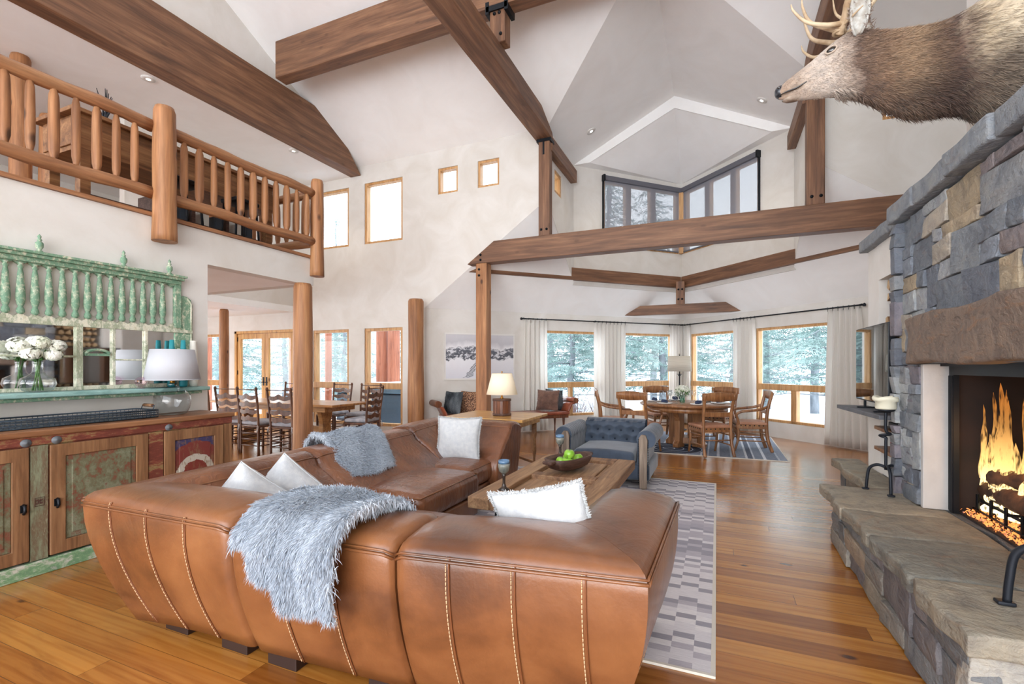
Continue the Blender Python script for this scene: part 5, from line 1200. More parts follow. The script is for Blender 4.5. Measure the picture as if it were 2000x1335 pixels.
# ---------------------------------------------------------------- stone fireplace
fp = thing('stone_fireplace', 'massive grey stacked stone fireplace with raised hearth on the right', 'fireplace', (1.6, 3.4, 0)); PO = Vector(fp.location)
def pf_(mb, nm, m, par=fp, **kw): return part(mb, nm, m, par, PO if par is fp else (0, 0, 0), **kw)
PAL = [rgb(132, 138, 144), rgb(112, 119, 128), rgb(150, 154, 157), rgb(100, 106, 116), rgb(130, 123, 126), rgb(156, 149, 138), rgb(118, 114, 122), rgb(142, 146, 150), rgb(160, 146, 124), rgb(154, 159, 162), rgb(122, 129, 138)]
def stones(mb, o, u, n, u0, u1, z0, z1, seed, depth=.09, hmin=.06, hmax=.15, wmin=.12, wmax=.38, pal=PAL, hole=None, big=.12):
    """fill the rectangle with individually cut stones standing proud of the plane through o"""
    r_ = random.Random(seed); o, u, n = Vector(o), Vector(u), Vector(n); occ = []
    z = z0
    rows = []
    while z < z1-.01:
        h_ = r_.uniform(hmin, hmax)
        if z1-(z+h_) < hmin: h_ = z1-z
        rows.append((z, h_)); z += h_
    big_ = []
    for ri, (z, h_) in enumerate(rows):
        x = u0
        while x < u1-.005:
            w_ = r_.uniform(wmin, wmax)*(1 if h_ > .09 else 1.15)
            if u1-(x+w_) < wmin*.7: w_ = u1-x
            hh = h_
            blk = [b for b in big_ if b[0] < x+w_-.01 and b[1] > x+.01 and b[2] > z+.01]
            if blk:
                b = blk[0]
                if b[0] > x+.05: w_ = b[0]-x
                else: x = b[1]; continue
            elif ri+1 < len(rows) and r_.random() < big and w_ > .15:
                hh = h_+rows[ri+1][1]; big_.append((x, x+w_, z+hh))
            a0, a1, b0, b1 = x+.002, x+w_-.002, z+.002, z+hh-.002
            if hole and a1 > hole[0]+.01 and a0 < hole[1]-.01 and b1 > hole[2]+.01 and b0 < hole[3]-.01:
                if a0 < hole[0]-.06: a1 = min(a1, hole[0])
                elif a1 > hole[1]+.06: a0 = max(a0, hole[1])
                elif b0 < hole[3]-.02 and b1 > hole[3]+.03: b0 = hole[3]
                else: x += w_; continue
            d = depth*r_.uniform(.72, 1.0); col = r_.choice(pal); k = r_.uniform(.82, 1.15); col = (col[0]*k, col[1]*k, col[2]*k)
            sd = r_.random()*50; sk1, sk2 = r_.uniform(-.012, .012), r_.uniform(-.012, .012); tl = r_.uniform(-.015, .015)
            def fn(p, q, s_, a0=a0, a1=a1, b0=b0, b1=b1, sd=sd, d=d):
                uu = (p-a0)/(a1-a0)-.5; vv = (q-b0)/(b1-b0)-.5
                p2 = p+sk1*vv*2; q2 = q+sk2*uu*2
                s2 = s_+(.004*math.sin(p*31+sd)+.003*math.sin(q*43+sd*2)+.003*math.sin((p+q)*77+sd)+tl*uu*.8)*(1 if s_ > .01 else 0)
                return o+u*p2+Vector((0, 0, q2))+n*s2
            mb.rbox(a0, a1, b0, b1, -.04, d, .006, 2, fn=lambda a, b, c: fn(a, b, c), div=3, col=col)
            x += w_
    return mb
XFc = 1.26
# solid core behind the veneer
mb = MB(); mb.prism([(2.0, 0), (4.5, 0), (4.5, 2.48), (2.0, 2.48)], (1.30, 0, 0), (0, 1, 0), (0, 0, 1), (1, 0, 0), .71, holes=holes([(2.8, 4.06, .36, 1.42)])); pf_(mb, 'mortar_core', 'mortar')
mb = MB(); mb.box(2.01, 3.18, 2.01, 4.5, 0, 2.47); pf_(mb, 'mortar_core', 'mortar')
mb = MB(); stones(mb, (XFc+.07, 0, 0), (0, 1, 0), (-1, 0, 0), 2.0, 4.5, .45, 2.47, 3, .066, hole=(2.62, 4.20, .30, 1.72), hmin=.065, hmax=.17, wmin=.13, wmax=.42)
stones(mb, (XFc+.07, 0, 0), (0, 1, 0), (-1, 0, 0), 4.07, 4.5, .45, 1.40, 5, .08, hmin=.07, hmax=.14, wmin=.14, wmax=.28)
stones(mb, (0, 4.46, 0), (1, 0, 0), (0, 1, 0), 1.22, 1.9, .45, 2.47, 6, .07); pf_(mb, 'stone_veneer', 'stone', recalc=True)
mb = MB(); mb.rbox(XFc-.05, XFc+.14, 2.6, 4.19, 1.42, 1.74, .02, 3, div=10, fn=lambda x, y, z: (x+.012*math.sin(y*9+z*13)+.008*math.sin(y*23), y+.01*math.sin(z*30), z+.01*math.sin(y*7)), col=rgb(122, 106, 94)); pf_(mb, 'lintel', 'lintel_stone', weld=False)
for a_, b_ in ((4.03, 4.075), (2.78, 2.82)): mb = MB(); mb.box(1.27, 1.42, a_, b_, .45, 1.415); pf_(mb, 'limestone_jamb', 'limestone', bevel=.006)
mb = MB()
for i in range(5):
    a, b = 2.0+i*.51, 2.0+(i+1)*.51-.008
    mb.rbox(1.205+.012*math.sin(i*2.3), 1.665, a, b, 2.485, 2.62, .015, 2, div=6, fn=lambda x, y, z: (x+(.005*math.sin(y*14+z*9) if x < 1.5 else 0), y, z+.003*math.sin(y*11)), col=PAL[(i*3) % 3])
pf_(mb, 'capstone', 'stone')
# hearth: two flagstone tops on a stone base
mb = MB()
def slab(mb, x0, x1, y0, y1, c, n=2): mb.rbox(x0, x1, y0, y1, .365, .45, .014, 2, div=8, fn=lambda x, y, z: (x+(.014*math.sin(y*9+1)+.008*math.sin(y*31) if x < x0+.05 else 0), y+(.008*math.sin(x*22) if y < y0+.05 else 0), z+.0035*math.sin(x*14+y*9)), col=c)
for i, (a, b, c) in enumerate(((2.2, 2.72, rgb(142, 134, 119)), (2.73, 3.30, rgb(118, 115, 106)), (3.31, 3.82, rgb(130, 124, 112)), (3.83, 4.56, rgb(148, 140, 125)))): slab(mb, .77+(3.9-a)*.022, 1.40, a, b-.004, c)
slab(mb, 1.41, 1.62, 2.05, 4.03, rgb(88, 90, 92)); pf_(mb, 'hearth_slab', 'slab_stone')
mb = MB(); slab(mb, 1.10, 1.345, 4.58, 5.9, rgb(144, 137, 122)); pf_(mb, 'side_hearth_slab', 'slab_stone')
mb = MB(); mb.box(.88, 1.6, 2.28, 4.52, 0, .365); mb.box(1.2, 1.345, 4.53, 5.85, 0, .365); pf_(mb, 'hearth_core', 'mortar')
HP = [rgb(122, 118, 112), rgb(134, 126, 114), rgb(112, 114, 116), rgb(142, 128, 112), rgb(118, 114, 116), rgb(148, 142, 132)]
mb = MB(); stones(mb, (.89, 0, 0), (0, 1, 0), (-1, 0, 0), 2.24, 4.52, .005, .365, 12, .06, hmin=.08, hmax=.16, wmin=.2, wmax=.55, pal=HP)
stones(mb, (0, 2.29, 0), (1, 0, 0), (0, -1, 0), .83, 1.7, .005, .365, 13, .06, pal=[rgb(128, 136, 142), rgb(112, 118, 124), rgb(150, 146, 138)], hmin=.1, hmax=.2)
stones(mb, (1.21, 0, 0), (0, 1, 0), (-1, 0, 0), 4.56, 5.86, .005, .365, 14, .06, pal=HP, hmin=.08, hmax=.16)
pf_(mb, 'hearth_veneer', 'stone')
# firebox
mb = MB(); fb = dict(x0=1.42, x1=1.98, y0=2.86, y1=4.02)
mb.box(1.96, 2.0, 2.82, 4.05, .44, 1.45); mb.box(1.42, 1.98, 4.02, 4.06, .44, 1.45); mb.box(1.42, 1.98, 2.82, 2.86, .44, 1.45); mb.box(1.42, 1.98, 2.84, 4.04, 1.38, 1.45); mb.box(1.44, 1.98, 2.84, 4.04, .37, .462); pf_(mb, 'firebox_lining', 'firebox')
mb = MB(); mb.box(1.405, 1.435, 3.965, 4.028, .452, 1.40); mb.box(1.405, 1.435, 2.825, 2.88, .452, 1.40); mb.box(1.405, 1.435, 2.88, 3.965, 1.345, 1.40); mb.box(1.36, 1.42, 2.825, 4.028, 1.40, 1.425)
for k in range(6): mb.box(1.398, 1.406, 3.97+.009*k, 3.974+.009*k, .46, 1.34)
pf_(mb, 'black_surround', 'black_metal')
gt = MB()
for k in range(6): y = 3.1+k*.16; gt.tube([(1.50, y, .47), (1.50, y, .60), (1.51, y, .56), (1.80, y, .56)], .009, 6)
gt.tube([(1.52, 3.05, .56), (1.52, 3.95, .56)], .010, 6); gt.tube([(1.50, 3.05, .50), (1.50, 3.95, .50)], .008, 6); g_ = gt.build('fire_grate', 'black_metal'); tag(g_, 'black iron log grate inside the firebox', 'grate')
def blog(a, b, r_, label, seed):
    a, b = Vector(a), Vector(b); mb = MB(); rs_ = random.Random(seed); pts = [a.lerp(b, k/10)+Vector((0, 0, rs_.uniform(-.008, .008))) for k in range(11)]
    mb.tube(pts, [r_*rs_.uniform(.86, 1.08) for _ in pts], 11); o = mb.build('burning_log', 'burnt_log'); tag(o, label, 'log', 'logs burning in the fireplace')
blog((1.58, 3.12, .63), (1.58, 3.96, .62), .06, 'front charred log lying along the grate in the fireplace', 1)
blog((1.72, 3.10, .64), (1.74, 3.94, .66), .065, 'rear charred log lying along the grate in the fireplace', 2)
blog((1.56, 3.84, .72), (1.66, 3.50, .76), .055, 'short charred log balanced on top of the burning pile', 3)
blog((1.56, 3.55, .60), (1.62, 3.36, .86), .045, 'charred log leaning upright in the fire', 4)
blog((1.60, 3.50, .84), (1.78, 3.02, .64), .045, 'charred branch leaning down to the right in the fire', 5)
# glowing ember bed: nobody could count it
mb = MB(); rs = np.random.RandomState(3)
for i in range(1500):
    x = 1.445+.42*rs.rand()**1.3; y = 2.92+1.05*rs.rand(); r_ = .006+.008*rs.rand(); z = .462+r_*.6+.02*rs.rand()
    v = rs.normal(size=(4, 3)); v /= np.linalg.norm(v, axis=1, keepdims=True); mb.add([(x+p[0]*r_, y+p[1]*r_, z+p[2]*r_) for p in v], [(0, 1, 2), (0, 2, 3), (0, 3, 1), (1, 3, 2)], int(rs.rand() < .25))
o = mb.build('ember_bed', ['ember', 'ember_glass']); tag(o, 'bed of glowing orange embers on the firebox floor', 'embers', kind='stuff')
mb = MB(); rs_ = random.Random(5)
FL = [(1.54, 3.93, .70, .46, .022), (1.57, 3.87, .66, .58, .026), (1.585, 3.82, .66, .64, .034), (1.60, 3.79, .66, .60, .03), (1.57, 3.75, .62, .40, .03), (1.61, 3.64, .62, .60, .022), (1.62, 3.60, .60, .66, .028), (1.61, 3.56, .58, .60, .024), (1.60, 3.50, .56, .30, .024), (1.56, 3.70, .52, .20, .05), (1.57, 3.80, .60, .26, .055), (1.56, 3.88, .5, .16, .05), (1.62, 3.44, .55, .2, .03), (1.58, 3.60, .52, .24, .045), (1.555, 3.90, .68, .30, .03), (1.575, 3.84, .70, .42, .03), (1.565, 3.80, .68, .30, .04), (1.585, 3.77, .70, .50, .024), (1.57, 3.73, .68, .24, .035), (1.59, 3.67, .62, .34, .03), (1.60, 3.58, .66, .42, .026), (1.59, 3.53, .60, .36, .028), (1.545, 3.95, .62, .30, .018)]
for (x, y, z, h_, w_) in FL:
    P = []; R_ = []; ph = rs_.uniform(0, 6)
    for k in range(15):
        t = k/14; P.append((x+.012*math.sin(t*5+ph)*t, y+.02*math.sin(t*4+ph)*t, z+h_*t)); R_.append(w_*((1-t)**.6*(.7+.45*math.sin(t*7+ph)**2)+.012))
    mb.tube(P, R_, 12, sq=1.0)
o = mb.build('flames', 'flame', loc=(1.58, 3.7, .55)); tag(o, 'tall orange flames rising from the burning logs', 'fire', kind='stuff')
l = bpy.data.lights.new('fire_glow', 'POINT'); l.energy = 5; l.color = (1, .5, .2); l.shadow_soft_size = .12; lo = bpy.data.objects.new('fire_glow', l); COL.objects.link(lo); lo.location = (1.56, 3.55, .95)

# ---------------------------------------------------------------- chimney breast and media niche
mb = MB(); mb.prism([(2.0, 2.48), (4.5, 2.48), (4.5, zm(4.5)+.05), (2.0, zm(2.0)+.05)], (1.67, 0, 0), (0, 1, 0), (0, 0, 1), (1, 0, 0), 1.53); struct('wall_chimney', mb, 'plaster')
NX = 1.35
mb = MB(); mb.prism([(4.53, .45), (5.62, .45), (5.62, 2.5), (4.53, 2.5)], (NX, 0, 0), (0, 1, 0), (0, 0, 1), (1, 0, 0), .42, holes=holes([(4.56, 5.30, 1.02, 2.18), (4.56, 5.25, .50, .97)]))
mb.box(NX+.42, 4.0, 4.53, 5.62, 0, 2.5); mb.box(NX, NX+.42, 5.2, 5.62, 0, .45); struct('wall_niche', mb, 'plaster')
mb = MB(); mb.rbox(NX-.07, 2.0, 4.53, 5.66, 2.50, 2.61, .012, 2, div=5, fn=lambda x, y, z: (x+.008*math.sin(y*15), y, z+.004*math.sin(y*9)), col=PAL[0]); o = mb.build('niche_capstone', 'stone'); o['kind'] = 'structure'
sl = MB(); sl.prism([(4.55, 1.16), (5.66, 1.10), (5.66, 1.36), (5.3, 1.6), (4.55, 1.7)], (0, 0, .985), (0, 1, 0), (1, 0, 0), (0, 0, 1), .035); sl = sl.build('slate_shelf', 'slate', bevel=.004); tag(sl, 'dark slate shelf under the television', 'shelf')
for z, lb in ((.84, 'upper wooden shelf in the low niche beside the fireplace'), (.66, 'lower wooden shelf in the low niche beside the fireplace')):
    b = MB(); b.box(1.30, 1.74, 4.57, 5.24, z, z+.03); b = b.build('niche_shelf', 'cab_wood', bevel=.004); tag(b, lb, 'shelf', 'shelves in the low niche')
for k in range(7):
    b = MB(); y = 4.62+k*.06; b.box(1.36, 1.6, y, y+.045, .692, .79+.02*(k % 3)); b = b.build('niche_book', 'red_book'); tag(b, 'dark red book standing on the lower niche shelf', 'book', 'dark red books in the low niche')
b = MB(); b.box(1.34, 1.62, 4.62, 5.0, .872, .93); b = b.build('media_box', 'black_metal', bevel=.006); tag(b, 'flat black media box on the upper niche shelf', 'media box')
b = MB(); b.box(1.36, 1.55, 4.66, 4.95, .45, .60); b = b.build('small_crate', 'bowl_wood', bevel=.006); tag(b, 'small dark crate at the bottom of the low niche', 'crate')
tv = thing('television', 'flat television on the slate shelf reflecting the trees', 'television', (1.25, 5.06, 1.02))
mb = MB(); mb.box(-.018, .03, -.47, .47, .07, .73); mb.build('housing', 'black_metal', tv, bevel=.004)
mb = MB(); mb.box(-.021, -.018, -.462, .462, .082, .722); mb.build('screen', 'tv_screen', tv)
for y in (-.25, .25): mb = MB(); mb.box(-.06, .08, y-.015, y+.015, 0, .012); mb.box(-.008, .008, y-.012, y+.012, .01, .08); mb.build('stand_foot', 'black_metal', tv)
# split firewood
r4 = random.Random(2); kk = 0; z = 1.022
for row in range(11):
    y = 4.60+(.04 if row % 2 else 0); h_ = .104
    while y < 5.25:
        w_ = r4.uniform(.085, .12); 
        if y+w_ > 5.30: break
        ns = r4.choice((3, 4, 5)); a0 = r4.uniform(0, 6); rr = w_*.56
        P = [(rr*r4.uniform(.8, 1)*math.cos(a0+2*PI*k/ns), rr*r4.uniform(.78, .95)*math.sin(a0+2*PI*k/ns)) for k in range(ns)]
        mb = MB(); mb.prism(P, (0, 0, 0), (0, 1, 0), (0, 0, 1), (1, 0, 0), .36, mi=0)
        n_f = len(mb.f); 
        for i in range(n_f-ns, n_f): mb.mi[i] = 1 if i % 2 else 0
        o = mb.build('split_firewood', ['log_end', 'log_bark'], bevel=.004); o.location = (1.37+r4.uniform(0, .04), y+w_/2, z+h_/2)
        pos = 'upper' if row > 7 else ('middle' if row > 3 else 'lower')
        tag(o, 'split pale firewood log in the %s rows of the wall niche stack' % pos, 'firewood', 'firewood stacked in the wall niche'); y += w_; kk += 1
    z += h_
# iron candle stands
def candle_stand(x, y, label, cl, rz=0, sc=1):
    t = thing('candle_stand', label, 'candle stand', (x, y, .452), rz, 'wrought iron tripod candle stands'); t.scale = (sc,)*3
    for k in range(3):
        a = 2*PI*k/3+.5; c, s_ = math.cos(a), math.sin(a)
        mb = MB(); mb.tube(catmull([(0, 0, .19), (.055*c, .055*s_, .20), (.105*c, .105*s_, .165), (.12*c, .12*s_, .08), (.125*c, .125*s_, .012)], 5), .011, 8)
        mb.rbox(.13*c-.022, .13*c+.022, .13*s_-.016, .13*s_+.016, 0, .012, .004, 2); mb.build('leg', 'wrought_iron', t)
    mb = MB(); mb.tube(catmull([(0, 0, .17), (0, 0, .38), (0, .0, .41), (-.035, .01, .425), (-.01, -.02, .435), (.028, 0, .44), (0, 0, .47), (0, 0, .62)], 5), .0105, 8); mb.build('twisted_pole', 'wrought_iron', t)
    mb = MB(); mb.lathe([(.02, .60), (.055, .615), (.058, .625), (.0001, .625)], seg=20); mb.build('drip_pan', 'wrought_iron', t)
    mb = MB(); pr = [(.062, 0), (.066, .01), (.065, .055), (.078, .062), (.082, .078), (.076, .092), (.055, .094), (.05, .08), (.0001, .078)]
    mb.lathe(pr, seg=26); mb.v = [(p[0]*(1+.05*math.sin(5*math.atan2(p[1], p[0]))*(p[2] > .06)), p[1], p[2]+.006*math.sin(3*math.atan2(p[1], p[0]))*(p[2] > .06)) for p in mb.v]
    c = mb.build('pillar_candle', 'wax'); c.location = (x, y, .452+.627*sc); c.scale = (sc,)*3; tag(c, cl, 'candle', 'thick cream candles on iron stands')
    return t
candle_stand(1.17, 4.42, 'tall wrought iron tripod candle stand at the far end of the hearth', 'thick cream candle on the far iron stand, in front of the television')
candle_stand(1.20, 2.44, 'wrought iron tripod candle stand at the near end of the hearth', 'cream candle on the near iron stand beside the fireplace', 0, 1.3)
# ---------------------------------------------------------------- roller shades in the clerestory
def roller(o, u, nrm, u0, u1, label):
    o, u, nn = Vector(o), Vector(u), -Vector(nrm); M = Matrix(((u.x, nn.x, 0, o.x), (u.y, nn.y, 0, o.y), (0, 0, 1, 0), (0, 0, 0, 1)))
    t = thing('roller_shade', label, 'window shade', o+u*(u0+u1)/2+Vector((0, 0, 5.4))); T = t.location
    mb = MB(); mb.box(u0, u1, .01, .09, 5.37, 5.47, M=M); part(mb, 'valance', 'shade_tray', t, T, bevel=.005)
    mb = MB(); mb.box(u0+.03, u1-.03, .035, .037, 4.02, 5.38, M=M); part(mb, 'shade_fabric', 'scrim', t, T)
    mb = MB(); mb.box(u0+.03, u1-.03, .028, .044, 4.0, 4.025, M=M); part(mb, 'hem_bar', 'shade_tray', t, T)
    e = u0 if u0 < .5 and nn.x < 0 and False else (u1 if o.x > -2 else u0)
    mb = MB(); mb.box(e-.02, e+.02, .005, .1, 5.355, 5.485, M=M); mb.box(e-.012, e+.012, .01, .05, 4.0, 5.37, M=M); part(mb, 'end_bracket', 'black_metal', t, T)
roller((XA, 9.7, 0), uL, nL, .70, 2.74, 'grey roller shade on the left side of the clerestory corner')
roller((XC, 11.7, 0), uR, nR, .08, 2.13, 'grey roller shade on the right side of the clerestory corner')

# ---------------------------------------------------------------- curtains and rods
def curtain(p0, p1, zt, label, seed, folds=6, spread=1.12, zb=.03):
    p0, p1 = Vector((*p0, 0)), Vector((*p1, 0)); d = p1-p0; L = d.length; d.normalize(); nn = Vector((d.y, -d.x, 0)); c = (p0+p1)/2
    r_ = random.Random(seed); ph = r_.uniform(0, 6); G = []; nu, nv = folds*12+1, 14
    for i in range(nu):
        u = i/(nu-1); row = []
        for j in range(nv):
            v = j/(nv-1); z = lerp(zt, zb, v); a = .026+.016*v
            w_ = 1+(spread-1)*v; s_ = (u-.5)*L*w_+.012*math.sin(u*15+v*3+ph)*v
            q = a*math.sin(u*folds*2*PI+ph)+.012*math.sin(u*folds*3.1+v*4+ph)*v
            p = c+d*s_+nn*q; row.append((p.x, p.y, z))
        G.append(row)
    mb = MB(); mb.grid(G); o = mb.build('curtain', 'curtain'); md = o.modifiers.new('thickness', 'SOLIDIFY'); md.thickness = .003
    tag(o, label, 'curtain', 'white curtains around the bay windows')
    ring = MB()
    for k in range(folds+1):
        q = c+d*(k/folds-.5)*L*.96
        ring.tube([(q.x+d.x*0+nn.x*.018*math.cos(a), q.y+nn.y*.018*math.cos(a), zt+.024+.02*math.sin(a)) for a in [2*PI*i/10 for i in range(10)]], .003, 5, closed=True)
        ring.tube([(q.x, q.y, zt+.006), (q.x, q.y, zt-.03)], .004, 5)
    ring.build('hanging_ring', 'black_metal', o)
def onL(x, off=.09): return (x+off*Q, x+13.3-off*Q)     # points just inside the left bay wall
def onR(x, off=.09): return (x-off*Q, 11.8-x-off*Q)
curtain(onL(-3.82), onL(-3.44), 2.385, 'curtain panel at the far left end of the bay, left of the first window', 1, 5)
curtain(onL(-2.60), onL(-2.00), 2.385, 'curtain panel between the two left bay windows', 2, 8, 1.02)
curtain(onL(-1.12), onL(-.86), 2.385, 'curtain panel left of the bay corner', 3, 4)
curtain(onR(-.80), onR(-.52), 2.385, 'curtain panel right of the bay corner', 4, 4)
curtain(onR(.38), onR(.78), 2.385, 'curtain panel between the two right bay windows', 5, 6, 1.05)
curtain(onR(1.84), onR(2.24), 2.385, 'curtain panel at the far right end of the bay', 6, 6, 1.3)
for a, b, lb in ((onL(-3.86), onL(-.80), 'left black iron curtain rod of the bay'), (onR(-.74), onR(2.28), 'right black iron curtain rod of the bay')):
    mb = MB(); mb.tube([(a[0], a[1], 2.41), (b[0], b[1], 2.41)], .013, 8); o = mb.build('curtain_rod', 'black_metal'); tag(o, lb, 'curtain rod', 'curtain rods')
    A, B = Vector((*a, 2.41)), Vector((*b, 2.41))
    for t in (.01, .42, .99):
        p = A.lerp(B, t); w_ = Vector((-1, 1, 0))*Q if lb.startswith('left') else Vector((1, 1, 0))*Q
        m2 = MB(); m2.bar(p, p+w_*.085, .014, .02); m2.box(p.x-.012, p.x+.012, p.y-.012, p.y+.012, 2.395, 2.43); m2.build('bracket', 'black_metal', o)
    m2 = MB(); e = A if lb.startswith('left') else B; m2.lathe([(.013, -.03), (.026, -.02), (.026, .01), (.0, .03)], tuple(e), 10); m2.build('finial', 'black_metal', o)

# ---------------------------------------------------------------- round dining table in the bay
TX, TY = -.5, 8.95
rg = MB(); rg.box(-2.3, .97, 8.03, 10.7, .002, .010); rg = rg.build('dining_rug', 'rug_dining'); tag(rg, 'blue grey striped patterned rug beneath the round dining table', 'rug')
fr_ = MB(); fr_.box(-2.31, .98, 8.02, 8.04, .001, .011); fr_.box(.962, .98, 8.03, 10.7, .001, .011); fr_.build('rug_binding', 'rug_binding', rg)
dt = thing('round_dining_table', 'round oak pedestal dining table in the bay', 'table', (TX, TY, .011))
mb = MB(); mb.lathe([(.0001, .70), (.74, .70), (.775, .715), (.785, .735), (.775, .75), (.0001, .75)], seg=48); mb.build('table_top', 'chair_oak', dt)
mb = MB(); mb.lathe([(.66, .62), (.68, .62), (.68, .70), (.66, .70)], seg=40); mb.build('apron', 'chair_oak', dt)
for k in range(4):
    a = PI/4+k*PI/2+.35; c, s_ = math.cos(a), math.sin(a); M = Matrix.Rotation(a, 4, 'Z')
    mb = MB(); P = [(.14, 0), (.36, 0), (.37, .06), (.31, .12), (.30, .45), (.37, .58), (.46, .62), (.14, .62)]
    mb.prism(P, (0, -.05, 0), (1, 0, 0), (0, 0, 1), (0, 1, 0), .10); mb.v = [tuple(M @ Vector(p)) for p in mb.v]; mb.build('leg', 'chair_oak', dt, bevel=.01)
mb = MB(); mb.box(-.2, .2, -.2, .2, .06, .16); mb.build('pedestal_base', 'chair_oak', dt, bevel=.01)

def oak_chair(arms, label, loc, rz):
    """klismos chair, faces +Y locally, back at -Y"""
    t = thing('oak_armchair' if arms else 'oak_dining_chair', label, 'chair', loc, rz, 'oak chairs around the round table')
    def b(mb, nm, m='chair_oak', **k): return mb.build(nm, m, t, **k)
    for s_ in (-1, 1):
        mb = MB(); mb_pts = catmull([(s_*.235, -.30, 0), (s_*.225, -.235, .20), (s_*.22, -.215, .45), (s_*.225, -.235, .70), (s_*.235, -.30, .96)], 6); mb.tube(mb_pts, [.024]*len(mb_pts), 8, sq=1.15); b(mb, 'back_post')
        mb = MB(); P = catmull([(s_*.225, .26, 0), (s_*.225, .215, .15), (s_*.225, .20, .30), (s_*.225, .225, .43)], 5); mb.tube(P, [lerp(.017, .026, i/(len(P)-1)) for i in range(len(P))], 8); b(mb, 'leg')
    mb = MB(); G = []
    for i in range(13):
        u = -1+i/6; x = u*.27; y = -.305+.045*u*u*.6; h_ = .075+.018*math.cos(u*PI*.9); flare = .016*abs(u)**4
        G.append([(x, y-.014, .895-h_/2-flare*0), (x, y-.016-.01, .94), (x, y-.02, .94+h_*.6), (x, y+.006, .94+h_*.6), (x, y+.012, .93), (x, y+.014, .895-h_/2)])
    mb.grid(G, closed_v=True); mb.add(G[0], [tuple(range(6))]); mb.add(G[-1], [tuple(range(6))]); b(mb, 'crest_rail')
    mb = MB(); mb.box(-.21, .21, -.235, -.212, .61, .68); b(mb, 'back_rail', bevel=.005)
    mb = MB(); mb.rbox(-.25, .25, -.225, .235, .435, .478, .016, 3, div=6, fn=lambda x, y, z: (x, y, z+(.014*(1-(x/.25)**2)*(1-(y/.23)**2) if z > .45 else 0))); b(mb, 'leather_seat', 'seat_leather', weld=True)
    mb = MB()
    for (xa, ya, xb, yb) in ((-.235, -.215, .235, -.215), (-.235, .225, .235, .225), (-.24, -.215, -.24, .22), (.24, -.215, .24, .22)): mb.bar((xa, ya, .405), (xb, yb, .405), .022, .07)
    b(mb, 'seat_rail', bevel=.004)
    for (xa, ya, xb, yb) in ((0, -1, 1, 0), (0, 1, 1, 0), (-1, 0, 0, 1), (1, 0, 0, 1)):
        for k in range(6):
            q = -1+2*(k+.5)/6; x = xa*.253 if xa else q*.22; y = (ya*.228 if ya else q*.2) if not xa else q*.2
            if ya and not xa: x, y = q*.22, ya*.238
            mb = MB(); mb.lathe([(.011, 0), (.008, .006), (0, .008)], (0, 0, 0), 8); ang = math.atan2(y if ya else 0, x if xa else 0)
            M = Matrix.Translation((x, y, .425)) @ Matrix.Rotation(ang, 4, 'Z') @ Matrix.Rotation(PI/2, 4, 'Y'); mb.v = [tuple(M @ Vector(p)) for p in mb.v]; b(mb, 'stud', 'black_metal')
    for (p, q) in (((-.225, -.24, .17), (-.225, .215, .17)), ((.225, -.24, .17), (.225, .215, .17)), ((-.225, .21, .25), (.225, .21, .25)), ((-.225, -.235, .25), (.225, -.235, .25)), ((-.225, -.235, .32), (-.225, .205, .32)), ((.225, -.235, .32), (.225, .205, .32))):
        mb = MB(); mb.tube([p, q], .010, 7); b(mb, 'stretcher')
    if arms:
        for s_ in (-1, 1):
            mb = MB(); P = catmull([(s_*.225, -.245, .74), (s_*.262, -.12, .69), (s_*.275, .05, .665), (s_*.272, .16, .65), (s_*.262, .235, .60), (s_*.25, .215, .52), (s_*.24, .20, .44)], 5); mb.tube(P, [.022]*len(P), 8, sq=.8); b(mb, 'arm')
    return t
def face(x, y): return math.atan2(TY-y, TX-x)-PI/2
for arms, x, y, lb, da in ((False, -.10, 8.22, 'oak dining chair with its back to the camera, front right of the round table', .0),
                           (True, .50, 8.95, 'oak armchair seen side-on at the right of the round table', .12),
                           (True, -1.15, 8.02, 'oak armchair at the front left of the round table, behind the blue armchair', .25),
                           (True, -1.72, 8.62, 'oak armchair at the far left of the round table, beside the curtain', 0),
                           (False, -1.0, 9.85, 'oak dining chair at the back left of the round table', 0),
                           (False, .02, 9.92, 'oak dining chair at the back right of the round table', 0)):
    oak_chair(arms, lb, (x, y, .011), face(x, y)+da)
# table setting
def wine_glass(x, y, lb):
    g_ = MB(); g_.lathe([(.033, 0), (.006, .006), (.004, .02), (.004, .085), (.02, .10), (.038, .13), (.041, .16), (.033, .205)], seg=18); o = g_.build('wine_glass', 'glassware'); o.location = (x, y, .763); tag(o, lb, 'glass', 'wine glasses on the round table'); return o
def plate(x, y, lb):
    g_ = MB(); g_.lathe([(.0001, .004), (.08, .004), (.125, .016), (.13, .02), (.124, .012), (.08, 0), (.0001, 0)], seg=28); o = g_.build('dinner_plate', 'white_plate'); o.location = (x, y, .763); tag(o, lb, 'plate', 'plates on the round table')
def napkin(x, y, lb, rz):
    g_ = MB(); g_.rbox(-.05, .05, -.045, .045, 0, .05, .018, 3, fn=lambda a, b, c: (a*(1-.5*c/.05*.6), b, c+.006*math.sin(a*60))); o = g_.build('folded_napkin', 'navy_cloth', weld=True); o.location = (x, y, .784); o.rotation_euler = (0, 0, rz); tag(o, lb, 'napkin', 'dark blue napkins on the round table')
names = ['front left', 'left', 'back left', 'back right', 'right', 'front right']
for k in range(6):
    a = -2.2-k*PI/3*1.0; x, y = TX+.54*math.cos(a), TY+.54*math.sin(a)
    plate(x, y, 'white plate at the %s setting of the round table' % names[k]); napkin(x, y, 'dark blue napkin on the %s plate of the round table' % names[k], a)
    a2 = a+.33; wine_glass(TX+.42*math.cos(a2), TY+.42*math.sin(a2), 'wine glass beside the %s plate of the round table' % names[k])
    a3 = a+.5; wine_glass(TX+.36*math.cos(a3), TY+.36*math.sin(a3), 'second wine glass inside the %s setting of the round table' % names[k])
